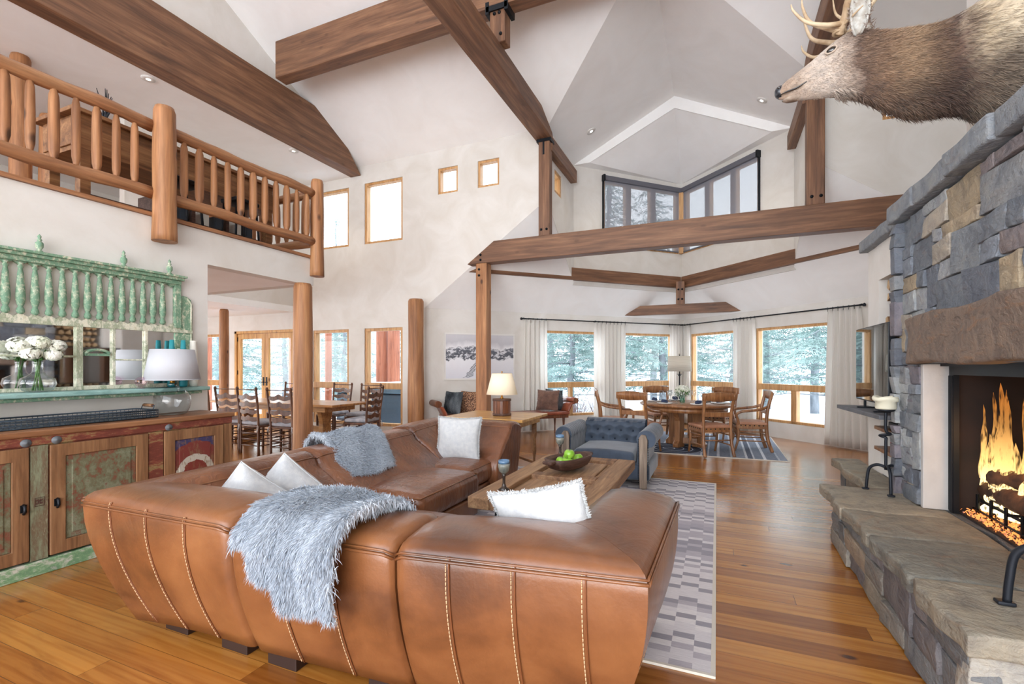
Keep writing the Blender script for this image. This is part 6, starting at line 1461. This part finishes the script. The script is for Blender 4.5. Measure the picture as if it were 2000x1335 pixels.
cv = thing('centrepiece_vase', 'small vase of greenish white flowers in the middle of the round table', 'vase', (TX-.06, TY, .763))
mb = MB(); mb.lathe([(.04, 0), (.045, .02), (.04, .10), (.045, .13)], seg=18); mb.build('glass_body', 'green_glass', cv)
for nm, m_, n_, c0 in (('blossom', 'flower_white', 420, .22), ('foliage', 'leaf_green', 220, .18)):
    mb = MB(); rs = np.random.RandomState(4)
    for i in range(n_):
        d = rs.normal(size=3); d /= np.linalg.norm(d); p = np.array([0, 0, c0])+d*np.array([.13, .13, .085])*rs.uniform(.7, 1); a = np.cross(d, rs.normal(size=3)); a /= np.linalg.norm(a); b = np.cross(d, a); q = .014
        mb.add([p+a*q, p+b*q, p-a*q, p-b*q, p+d*.01], [(0, 1, 4), (1, 2, 4), (2, 3, 4), (3, 0, 4)])
    mb.build(nm, m_, cv, recalc=False)
lf = thing('floor_lamp', 'floor lamp with a beige linen drum shade standing in the bay corner', 'lamp', (-.76, 11.2, 0))
mb = MB(); mb.lathe([(.15, 0), (.155, .015), (.04, .03), (.02, .05)], seg=24); mb.build('base', 'wrought_iron', lf)
mb = MB(); mb.lathe([(.014, .04), (.014, .6), (.024, .62), (.014, .64), (.013, 1.18), (.03, 1.2), (.012, 1.23), (.01, 1.66)], seg=12); mb.build('pole', 'wrought_iron', lf)
mb = MB(); mb.tube([(-.05, 0, 1.225), (.05, 0, 1.225)], .007, 6); mb.build('cross_arm', 'wrought_iron', lf)
mb = MB(); mb.lathe([(.255, 1.29), (.245, 1.625)], seg=36); mb.lathe([(.252, 1.29), (.242, 1.625)], seg=36); mb.lathe([(.01, 1.66), (.02, 1.67), (.0, 1.69)], seg=10); mb.build('lamp_shade', 'shade_linen', lf)

# ---------------------------------------------------------------- long dining table with ladder-back chairs
ld = thing('trestle_dining_table', 'long honey oak trestle dining table under the balcony', 'table', (-7.4, 6.45, 0)); DO = Vector(ld.location)
mb = MB(); mb.box(-8.9, -5.75, 6.0, 6.92, .725, .765); part(mb, 'table_top', 'table_oak', ld, DO, bevel=.008)
for x in (-8.3, -6.35):
    mb = MB(); mb.prism([(-.3, 0), (.3, 0), (.3, .07), (.12, .12), (.09, .4), (.14, .62), (.36, .68), (.36, .725), (-.36, .725), (-.36, .68), (-.14, .62), (-.09, .4), (-.12, .12), (-.3, .07)], (x-.05, 6.46, 0), (0, 1, 0), (0, 0, 1), (1, 0, 0), .10); part(mb, 'trestle', 'table_oak', ld, DO, bevel=.008)
mb = MB(); mb.box(-8.3, -6.35, 6.42, 6.5, .22, .34); part(mb, 'stretcher', 'table_oak', ld, DO)
mb = MB(); mb.box(-8.6, -6.0, 6.1, 6.82, .63, .725); part(mb, 'apron', 'table_oak', ld, DO)
def ladder_chair():
    t = thing('ladder_back_chair', 'x', 'chair', group='dark ladder-back chairs around the trestle table')
    def b(mb, nm, m='chair_dark', **k): return mb.build(nm, m, t, **k)
    for s_ in (-1, 1):
        mb = MB(); P = [(s_*.21, -.20, 0), (s_*.21, -.20, .45), (s_*.22, -.215, .7), (s_*.23, -.25, .98), (s_*.23, -.255, 1.02)]; mb.tube(catmull(P, 5), .019, 8); mb.lathe([(.012, 1.02), (.024, 1.035), (.02, 1.06), (.008, 1.075)], (s_*.23, -.256, 0), 8); b(mb, 'back_post')
        mb = MB(); mb.lathe([(.016, 0), (.022, .08), (.018, .16), (.024, .3), (.024, .46)], (s_*.22, .2, 0), 8); b(mb, 'leg')
    for k in range(4):
        z = .56+k*.115; y = -.205-.012*k; w_ = .205+.005*k; G = []
        for i in range(17):
            u = -1+i/8; h_ = .03+.022*math.cos(u*PI)**2*(1 if abs(u) < .6 else .4)+.014*max(0, 1-abs(u)*4); x = u*w_
            G.append([(x, y-.006-.02*(1-u*u), z-.026+.012*math.cos(u*PI*2)), (x, y-.006-.02*(1-u*u), z+h_), (x, y+.006-.02*(1-u*u), z+h_), (x, y+.006-.02*(1-u*u), z-.026+.012*math.cos(u*PI*2))])
        mb = MB(); mb.grid(G, closed_v=True, smooth=False); b(mb, 'slat')
    mb = MB(); mb.tube([(-.23, -.255, 1.03), (.23, -.255, 1.03)], .008, 6); b(mb, 'top_rod')
    mb = MB(); mb.rbox(-.235, .235, -.205, .225, .43, .465, .014, 2); b(mb, 'rush_seat', weld=True)
    mb = MB(); mb.rbox(-.22, .22, -.2, .215, .465, .525, .028, 3, div=5, fn=lambda x, y, z: (x, y, z+(.02*(1-(x/.22)**2)*(1-(y/.21)**2) if z > .49 else 0))); cu = b(mb, 'seat_cushion', 'cushion_grey', weld=True)
    mb = MB()
    for s_ in (-1, 1): mb.tube([(s_*.2, -.2, .48), (s_*.225, -.23, .46), (s_*.22, -.24, .36)], .004, 5); mb.tube([(s_*.2, -.2, .48), (s_*.24, -.225, .44), (s_*.245, -.24, .38)], .004, 5)
    mb.build('cushion_tie', 'white_linen', cu)
    for z in (.14, .24, .34):
        mb = MB(); mb.tube([(-.21, .2, z), (.21, .2, z)], .009, 6); mb.tube([(-.21, -.2, z), (-.215, .2, z)], .009, 6); mb.tube([(.21, -.2, z), (.215, .2, z)], .009, 6); mb.tube([(-.21, -.2, z), (.21, -.2, z)], .009, 6); b(mb, 'stretcher')
    return t
lc = ladder_chair(); first = True
for x, y, rz, lb in ((-7.42, 5.62, .12, 'dark ladder-back chair nearest the left wall opening, back to the camera'), (-6.85, 5.58, -.05, 'dark ladder-back chair second from the left, back to the camera'), (-6.2, 5.60, .08, 'dark ladder-back chair just left of the round log post, back to the camera'),
                     (-6.95, 7.30, PI, 'ladder-back chair across the trestle table, right of the log post'), (-6.2, 7.25, PI, 'ladder-back chair at the far right corner across the trestle table'), (-5.55, 6.5, PI/2+.15, 'ladder-back chair at the right head of the trestle table'), (-8.3, 7.3, PI, 'ladder-back chair across the trestle table in front of the french doors'), (-8.05, 5.6, 0, 'ladder-back chair mostly hidden by the left wall')):
    if first: o = lc; first = False; o.location = (x, y, 0); o.rotation_euler = (0, 0, rz); o['label'] = lb
    else: copy_thing(lc, (x, y, 0), rz, lb)
# ---------------------------------------------------------------- elk shoulder mount
elk = thing('elk_shoulder_mount', 'taxidermy elk head and shoulders mounted on the chimney above the fireplace', 'animal mount', (1.6, 3.4, 3.1)); EO = Vector(elk.location)
def pe(mb, nm, m, par=elk, **kw): return part(mb, nm, m, par, EO if par is elk else (0, 0, 0), **kw)
dirx = Vector((1.22, -.35, 0)).normalized(); perp = Vector((-dirx.y, dirx.x, 0))     # perp points away from the camera
# s (along the neck axis from the nose), z centre, half height, half width, roundness
A0 = Vector((.38, 3.72, 0))
SEC = [(0.00, 3.245, .012, .012), (.012, 3.25, .034, .034), (.045, 3.258, .056, .050), (.09, 3.262, .078, .055), (.15, 3.268, .103, .060), (.21, 3.278, .125, .070), (.27, 3.292, .148, .086), (.34, 3.300, .176, .104), (.40, 3.300, .196, .114), (.46, 3.275, .205, .120), (.53, 3.225, .218, .128), (.60, 3.175, .232, .14), (.69, 3.135, .245, .155), (.78, 3.112, .242, .17), (.87, 3.105, .245, .19), (.95, 3.09, .285, .225), (1.02, 3.075, .335, .26), (1.10, 3.09, .375, .30), (1.19, 3.12, .40, .33), (1.27, 3.14, .41, .345), (1.335, 3.15, .40, .34)]
G = []; NS = 36
def sec_pt(s_, zc, hh, hw, a):
    c = A0+dirx*s_; ca, sa = math.cos(a), math.sin(a)
    w_ = hw*(abs(ca)**.9)*(1 if ca > 0 else -1)
    if s_ < .42: w_ *= (1-.30*max(0, -sa)*(1-s_/.42)) if sa < 0 else (1-.18*sa)
    z = zc+hh*sa
    return c+perp*w_+Vector((0, 0, z))
fine = []
for i in range(len(SEC)-1):
    n_ = 2 if i < 10 else 3
    for k in range(n_):
        t = k/n_; p0, p1, p2, p3 = SEC[max(i-1, 0)], SEC[i], SEC[i+1], SEC[min(i+2, len(SEC)-1)]
        fine.append([.5*((2*b)+(c-a)*t+(2*a-5*b+4*c-d)*t*t+(-a+3*b-3*c+d)*t**3) for a, b, c, d in zip(p0, p1, p2, p3)])
fine.append(SEC[-1])
for (s_, zc, hh, hw) in fine:
    row = []
    for k in range(NS):
        a = 2*PI*k/NS; p = sec_pt(s_, zc, max(hh, .004), max(hw, .004), a)
        # eye socket, cheek and brow shaping
        d_e = math.hypot(s_-.315, (p.z-3.385)); p -= perp*(.018*math.exp(-(d_e/.035)**2)*(1 if math.cos(a) > 0 else -1))
        d_m = abs(p.z-(3.225+(s_-.05)*.10)); 
        if .02 < s_ < .20: p -= perp*(.010*math.exp(-(d_m/.010)**2)*(1 if math.cos(a) > 0 else -1))
        if s_ > .9: p += perp*(.012*math.sin(s_*22+p.z*9))
        row.append(tuple(p))
    G.append(row)
m, nt, bs = new_mat('elk_hide')
v = coords(nt, (1, 1, 1)); sxyz = node(nt, 'ShaderNodeSeparateXYZ'); nt.links.new(v, sxyz.inputs[0])
ax = math_(nt, 'ADD', math_(nt, 'MULTIPLY', sxyz.outputs['X'], .96), math_(nt, 'MULTIPLY', sxyz.outputs['Y'], -.275))
nz = noise(nt, coords(nt, (5, 5, 9)), 1, 5, .65, .8)
along = math_(nt, 'ADD', math_(nt, 'MULTIPLY', math_(nt, 'ADD', ax, .658), .77), math_(nt, 'MULTIPLY', math_(nt, 'SUBTRACT', nz, .5), .22))
ELK_FAC = along
cr1 = ramp(nt, along, [(0, rgb(158, 134, 114)), (.10, rgb(168, 150, 134)), (.20, rgb(196, 184, 172)), (.30, rgb(170, 154, 140)), (.37, rgb(112, 90, 76)), (.46, rgb(142, 114, 90)), (.56, rgb(160, 134, 106)), (.64, rgb(120, 96, 76)), (.70, rgb(92, 70, 58)), (.78, rgb(186, 170, 144)), (.9, rgb(214, 202, 178)), (1, rgb(206, 194, 170))])
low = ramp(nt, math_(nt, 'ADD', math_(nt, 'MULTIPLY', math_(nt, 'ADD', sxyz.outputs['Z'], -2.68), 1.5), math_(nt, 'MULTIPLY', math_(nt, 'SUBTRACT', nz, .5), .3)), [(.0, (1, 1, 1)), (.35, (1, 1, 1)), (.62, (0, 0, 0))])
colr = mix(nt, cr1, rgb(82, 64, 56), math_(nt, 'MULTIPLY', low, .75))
st_ = noise(nt, coords(nt, (22, 22, 60)), 1, 3)
colr = mix(nt, colr, ramp(nt, st_, [(.35, (.74, .74, .76)), (.65, (1.12, 1.1, 1.08))]), .8, 'MULTIPLY')
nt.links.new(colr, bs.inputs['Base Color']); bs.inputs['Roughness'].default_value = .8; bs.inputs['Sheen Weight'].default_value = .2
mb = MB(); mb.grid(G, closed_v=True); mb.add([G[0][k] for k in range(NS)], [tuple(range(NS))]); mb.add([G[-1][k] for k in range(NS)], [tuple(reversed(range(NS)))])
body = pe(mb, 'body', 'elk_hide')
# fur lies along the neck and gets longer toward the mane
Gv = [p for r_ in G for p in r_]; Fv = [(i*NS+k, (i+1)*NS+k, (i+1)*NS+(k+1) % NS, i*NS+(k+1) % NS) for i in range(4, len(G)-1) for k in range(NS)]
rs = np.random.RandomState(12); p, nn = surf_samples(Gv, Fv, 85000, rs)
cen = np.array([[*(A0+dirx*float((q-np.array(A0))@np.array(dirx))).xy, 3.15] for q in p]); out_ = p-cen; sgn = np.sign((nn*out_).sum(1))[:, None]; nn = nn*sgn
sl_ = (p-np.array(A0))@np.array(dirx); flow = np.array(dirx)*.8+np.array([0, 0, -.35])
d = flow[None, :]+nn*.28+rs.normal(size=p.shape)*.16
ln = .007+.008*np.clip((sl_-.15)/.2, 0, 1)+.025*np.clip((sl_-.38)/.2, 0, 1)+.022*np.clip((3.05-p[:, 2])/.15, 0, 1)*np.clip((sl_-.3)/.2, 0, 1)
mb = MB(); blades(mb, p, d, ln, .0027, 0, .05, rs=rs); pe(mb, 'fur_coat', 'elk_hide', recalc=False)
# short beard under throat
bp_ = []
for (s_, zc, hh, hw) in fine:
    if .32 < s_ < .95: bp_.append((s_, zc-hh))
mb = MB(); q = []; 
for i in range(5200):
    s_, z = bp_[rs.randint(len(bp_))]; s_ += rs.uniform(-.02, .02); q.append(np.array(A0+dirx*s_)+np.array([0, 0, z+.012])+np.array(perp)*rs.normal()*.03)
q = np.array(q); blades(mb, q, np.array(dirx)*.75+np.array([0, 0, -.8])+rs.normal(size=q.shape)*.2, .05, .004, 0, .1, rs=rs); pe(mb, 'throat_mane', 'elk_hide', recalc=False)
plain('elk_nose', rgb(40, 44, 52), .3, coat=.5); plain('elk_lip', rgb(172, 156, 140), .8, c2=rgb(120, 100, 86), scale=(20, 20, 20)); plain('elk_eye', rgb(18, 14, 12), .05, coat=1); plain('elk_eye_ring', rgb(176, 160, 144), .8, sheen=.3)
plain('antler', rgb(206, 186, 156), .55, c2=rgb(150, 120, 88), scale=(9, 9, 9), lo=.4, hi=.75, bmp=.3); plain('ear_inner', rgb(196, 198, 194), .9, c2=rgb(150, 140, 128), scale=(20, 20, 20)); plain('elk_face', rgb(150, 116, 90), .8, c2=rgb(176, 146, 122), scale=(14, 14, 14))
def at_s(s_, z, off): return A0+dirx*s_+perp*off+Vector((0, 0, z))
def ell(mb, c, rx, ry, rz, n=14, mi=0):
    G_ = [[tuple(c+dirx*(rx*math.cos(b)*math.sin(a))+perp*(ry*math.sin(b)*math.sin(a))+Vector((0, 0, rz*math.cos(a)))) for b in [2*PI*j/n for j in range(n)]] for a in [PI*i/(n//2) for i in range(n//2+1)]]
    mb.grid(G_, closed_v=True, mi=mi)
mb = MB(); ell(mb, at_s(.020, 3.262, 0), .038, .044, .044); pe(mb, 'nose', 'elk_nose')
for s_ in (-1, 1):
    mb = MB(); ell(mb, at_s(.016, 3.278, s_*.034), .014, .012, .010); pe(mb, 'nostril', 'elk_eye')
mb = MB(); ell(mb, at_s(.115, 3.196, 0), .085, .040, .022); pe(mb, 'lower_jaw', 'elk_lip')
for s_ in (-1, 1):
    e_ = MB(); P = [at_s(.02+.19*t, 3.218+.035*t+.004*math.sin(t*9), s_*(.048+.010*t)) for t in [k/8 for k in range(9)]]; e_.tube(P, [.003+.003*math.sin(PI*t/8) for t in range(9)], 6); pe(e_, 'mouth_line', 'elk_eye')
    e_ = MB(); ell(e_, at_s(.315, 3.39, s_*.072), .027, .014, .019); pe(e_, 'eye', 'elk_eye')
    e_ = MB(); P = [at_s(.315+.030*math.cos(a), 3.39+.020*math.sin(a)+.006*math.cos(a), s_*.080) for a in [2*PI*k/18 for k in range(18)]]; e_.tube(P, .0055, 6, closed=True); pe(e_, 'eyelid', 'elk_eye_ring')
    # ear: cupped leaf, pointing up and slightly back
    G_ = []; b0 = at_s(.455, 3.41, s_*.085); tip = at_s(.455, 3.70, s_*.17)
    for i in range(13):
        t = i/12; c = b0.lerp(tip, t)+dirx*(.012*math.sin(t*PI)); w_ = .062*math.sin(PI*min(t*.86+.10, 1))**.8*(1-.25*t); row = []
        for k in range(9):
            a = lerp(-1.25, 1.25, k/8); row.append(tuple(c+dirx*(w_*math.sin(a))+perp*(s_*(.05-.06*math.cos(a))*(1-.5*t))))
        G_.append(row)
    mb = MB(); mb.grid(G_); o = pe(mb, 'ear', 'ear_inner'); md = o.modifiers.new('thickness', 'SOLIDIFY'); md.thickness = .01
    f = MB(); rs2 = np.random.RandomState(3); pp = np.array([G_[i][k] for i in range(1, 12) for k in (0, 1, 7, 8)]*12); f.v = []; blades(f, pp+rs2.normal(size=pp.shape)*.004, np.tile([0, 0, 1.0], (len(pp), 1))*.6+rs2.normal(size=pp.shape)*.5, .024, .003, 0, .0, rs=rs2); f.build('ear_fur', 'elk_hide', o, recalc=False)
def antler(side, base, label):
    """side -1 toward the camera; main beam sweeps up and back with brow tines forward"""
    B = Vector(base); o_ = perp*side
    beam = catmull([B, B+Vector((0, 0, .05))+dirx*.03+o_*.05, B+Vector((0, 0, .18))+dirx*.08+o_*.16, B+Vector((0, 0, .42))+dirx*.20+o_*.30, B+Vector((0, 0, .72))+dirx*.34+o_*.36, B+Vector((0, 0, .98))+dirx*.42+o_*.32], 6)
    mb = MB(); n_ = len(beam); mb.tube(beam, [lerp(.026, .008, i/(n_-1))*(1+.08*math.sin(i*2.3)) for i in range(n_)], 10)
    mb.tube([B+dirx*(.031*math.cos(a))+perp*(.031*math.sin(a))+Vector((0, 0, .008)) for a in [2*PI*k/14 for k in range(14)]], .010, 6, closed=True)
    def tine(i0, offs, r0=.016):
        P = catmull([beam[i0]]+[beam[i0]+Vector((0, 0, z))+dirx*x+o_*y for x, y, z in offs], 6); n2 = len(P); mb.tube(P, [lerp(r0, .003, (i/(n2-1))**1.3) for i in range(n2)], 9)
    tine(2, [(-.07, .015, .04), (-.16, .03, .11), (-.20, .03, .22), (-.205, .03, .28)], .018)
    tine(5, [(-.08, .06, -.01), (-.18, .12, .02), (-.245, .15, .10), (-.26, .15, .15)], .016)
    tine(13, [(-.06, .02, .04), (-.13, .04, .12), (-.15, .04, .24)], .015); tine(20, [(-.04, .03, .06), (-.10, .05, .16), (-.1, .05, .26)], .013)
    tine(4, [(.05, .06, .0), (.11, .10, .02)], .010)
    return pe(mb, 'antler', 'antler')
antler(-1, at_s(.355, 3.49, -.045), '')
antler(1, at_s(.345, 3.48, .05), '')

# ---------------------------------------------------------------- outdoors
GZ = -.42
mb = MB(); G = []
for i in range(41):
    row = []
    for j in range(41):
        x = -70+150*i/40; y = 8.9+80*(j/40)**1.5; far = max(0, y-32); z = GZ-.02+.10*math.sin(x*.35+y*.2)*min(1, (y-9)/6)+far*.055
        row.append((x, y, z))
    G.append(row)
mb.grid(G); s_ = mb.build('snow_field', 'snow'); tag(s_, 'snow covered ground sloping up outside the windows', 'snow', kind='stuff')
mb = MB(); mb.box(-40, -13.6, -20, 8.9, GZ-.1, GZ); mb.box(-13.6, 5, -40, -4.6, GZ-.1, GZ); s_ = mb.build('snow_bounce_yard', 'snow'); tag(s_, 'unseen snow beside and behind the house, added to bounce light indoors', 'snow', kind='stuff')  # unseen ground snow, put in to bounce daylight up onto the ceilings
mb = MB(); G = []
for i in range(61):
    a = lerp(PI*1.02, .1, i/60); row = []
    for j in range(9):
        t = j/8; R_ = 62+30*t; row.append((R_*math.cos(a)-2, 18+R_*math.sin(a)*.8, -1+t*(11+3.5*math.sin(a*7)+2*math.sin(a*17))))
    G.append(row)
mb.grid(G); h_ = mb.build('hillside', 'hillside'); tag(h_, 'distant brushy snow covered hillside', 'hill', kind='structure')
def conifer(seed, H=11.0, z0=1.1, dens=1.0):
    rs = np.random.RandomState(seed); root = thing('spruce_tree', 'x', 'tree', group='snowy spruces outside the windows')
    mb = MB(); pts = [(.04*math.sin(i*1.3+seed), .04*math.cos(i*1.7), H*i/12) for i in range(13)]; mb.tube(pts, [lerp(.13, .02, i/12) for i in range(13)], 8); mb.build('trunk', 'bark', root)
    P = []; Dn = []; Ls = []
    nb = int(120*dens)
    for b in range(nb):
        t = (b+.5)/nb; z = lerp(z0, H, t**1.05); R_ = ((1-t)**.8*2.0+.15)*rs.uniform(.55, 1.1); a = b*2.399+rs.uniform(-.5, .5); droop = rs.uniform(.10, .38)
        nseg = max(4, int(R_*11))
        for k in range(nseg):
            u = (k+.6)/nseg; r_ = R_*u; zz = z-droop*r_*u+.12*r_*(1-u); cx, cy = r_*math.cos(a), r_*math.sin(a); wd = .42*min(R_, 1.4)*math.sin(PI*min(u*.8+.15, 1))
            s_ = 1 if k % 2 else -1; da = a+s_*(.9+rs.uniform(-.2, .2)); nt_ = max(2, int(wd*13))
            for q in range(nt_):
                v_ = (q+.5)/nt_; px_, py_ = cx+wd*v_*math.cos(da), cy+wd*v_*math.sin(da)
                for m_ in range(3):
                    P.append((px_, py_, zz-.22*wd*v_)); Dn.append((math.cos(da)+rs.normal()*.5, math.sin(da)+rs.normal()*.5, -.35+rs.normal()*.35)); Ls.append(rs.uniform(.07, .15))
            for m_ in range(3): P.append((cx, cy, zz)); Dn.append((math.cos(a)+rs.normal()*.5, math.sin(a)+rs.normal()*.5, -.3+rs.normal()*.4)); Ls.append(rs.uniform(.08, .16))
    P, Dn, Ls = np.array(P), np.array(Dn), np.array(Ls); mb = MB()
    P = P+rs.normal(size=P.shape)*.02
    blades(mb, P, Dn, Ls, .017, 0, .12, rs=rs)
    for b in range(int(46*dens)):
        t = b/46/dens; z = lerp(z0*.7, H*.8, t); R_ = (1-t)*1.7+.2; a = b*2.399; mb.tube([(0, 0, z), (R_*.5*math.cos(a), R_*.5*math.sin(a), z+.03), (R_*math.cos(a), R_*math.sin(a), z-.15)], [.022, .014, .005], 4, mi=1)
    mb.build('foliage', ['needles', 'bark'], root, recalc=False); return root
T1 = conifer(1, 9.5, 1.5, .95); T2 = conifer(2, 5.8, .9, .62)
def ray_at(px, dist): # compass direction used when the trees were surveyed
    pass
TREES = [
 (-4.9, 17.0, 2, 1.15, 'spruce left of centre in the first bay window'), (-3.35, 16.2, 1, 1.05, 'spruce with bare lower trunk at the right of the first bay window'),
 (-1.75, 17.6, 2, 1.2, 'spruce filling the second bay window'), (.55, 18.4, 2, 1.15, 'spruce seen through the third bay window'),
 (3.05, 16.3, 2, 1.2, 'spruce left of centre in the right-hand bay window'), (4.7, 16.8, 2, 1.2, 'spruce at the right of the right-hand bay window'),
 (1.9, 22.5, 2, 1.2, 'farther spruce between the right-hand trees'), (-6.9, 20.5, 2, 1.25, 'spruce behind the ski picture side of the bay'),
 (-11.0, 15.6, 2, 1.0, 'spruce seen through the second dining room window'), (-13.0, 14.2, 2, .95, 'spruce seen through the first dining room window'),
 (-16.3, 14.4, 2, 1.05, 'spruce behind the left french door'), (-19.2, 14.6, 2, 1.0, 'spruce behind the right french door post'), (-24, 17, 2, 1.1, 'spruce far left beyond the french doors'),
 (-9.3, 19.5, 2, 1.0, 'spruce beyond the deck logs outside'), (-1.0, 26, 2, 1.1, 'distant spruce on axis with the bay corner'), (6.6, 22, 2, 1.25, 'spruce seen at the right edge of the bay')]
used = set()
for i, (x, y, k, sc_, lb) in enumerate(TREES):
    src = T1 if k == 1 else T2
    if k not in used: o = src; used.add(k)
    else: o = copy_thing(src)
    o.location = (x, y, GZ+.05); o.rotation_euler = (0, 0, i*1.7); o.scale = (sc_,)*3; o['label'] = lb
for x, y, sc_, lb in ((-16.5, 17.5, .92, 'tall spruce whose top shows in the upper left window'), (-4.8, 22.8, 1.25, 'tall spruce showing through the left clerestory shade'), (-2.6, 22.4, 1.3, 'second tall spruce showing through the left clerestory shade'), (3.4, 21.0, 1.25, 'tall spruce showing through the right clerestory shade')):
    copy_thing(T1, (x, y, GZ+.05), x, lb, sc_)
# bare shrubs under the first windows
def shrub(x, y, lb, seed):
    r_ = random.Random(seed); mb = MB()
    for k in range(60):
        a = r_.uniform(0, 6.28); h_ = r_.uniform(.6, 1.25); q = r_.uniform(.1, .5); mb.tube([(x, y, GZ), (x+q*.4*math.cos(a), y+q*.4*math.sin(a), GZ+h_*.5), (x+q*math.cos(a+.3), y+q*math.sin(a+.3), GZ+h_)], [.008, .005, .002], 4)
    o = mb.build('bare_shrub', 'twig'); tag(o, lb, 'shrub', 'bare shrubs outside the first bay window')
for k, (x, y) in enumerate(((-4.0, 11.1), (-3.4, 11.6), (-2.9, 12.3), (-3.5, 12.6))): shrub(x, y, ['leftmost', 'second', 'third', 'rearmost'][k]+' bare twiggy shrub in the snow below the first bay window', k)
# deck outside the dining room
mb = MB(); mb.box(-20, -5.7, 8.24, 12.4, -.14, -.04); o = mb.build('deck', 'snow'); tag(o, 'snow covered deck outside the dining room', 'deck', kind='structure')
for (x, y, r_, lb) in ((-11.9, 10.9, .19, 'reddish log deck post behind the right french door'), (-8.62, 10.9, .17, 'left of a pair of reddish log deck posts in the second dining window'), (-8.22, 10.9, .17, 'right of a pair of reddish log deck posts in the second dining window'), (-9.9, 10.2, .09, 'slim pale log deck post in the first dining window'), (-15.5, 10.6, .14, 'log deck post outside the far left window')):
    mb = MB(); mb.lathe([(r_*1.04, -.04), (r_, .5), (r_*.96, 3.6)], (x, y, 0), 16); o = mb.build('deck_post', 'deck_log'); tag(o, lb, 'post', 'log posts on the deck')
mb = MB(); mb.box(-20, -7.6, 10.7, 11.1, 3.6, 3.85); o = mb.build('deck_roof_beam', 'deck_log'); tag(o, 'log beam carried by the deck posts', 'beam')
ht = thing('hot_tub', 'covered hot tub with a dark blue lid outside the second dining window', 'hot tub', (-7.5, 9.9, -.04))
mb = MB(); mb.rbox(-1.0, 1.0, -.9, .9, 0, .80, .05, 3); mb.build('tub_shell', 'steel_blue', ht, weld=True)
mb = MB(); mb.rbox(-1.04, 1.04, -.94, .94, .81, .93, .04, 3); mb.build('cover', 'tub_cover', ht, weld=True)
mb = MB(); mb.rbox(-1.02, 1.02, -.92, .92, .93, 1.02, .04, 3, div=6, fn=lambda x, y, z: (x, y, z+.02*math.sin(x*5)*math.cos(y*4))); mb.build('snow_cap', 'snow', ht, weld=True)
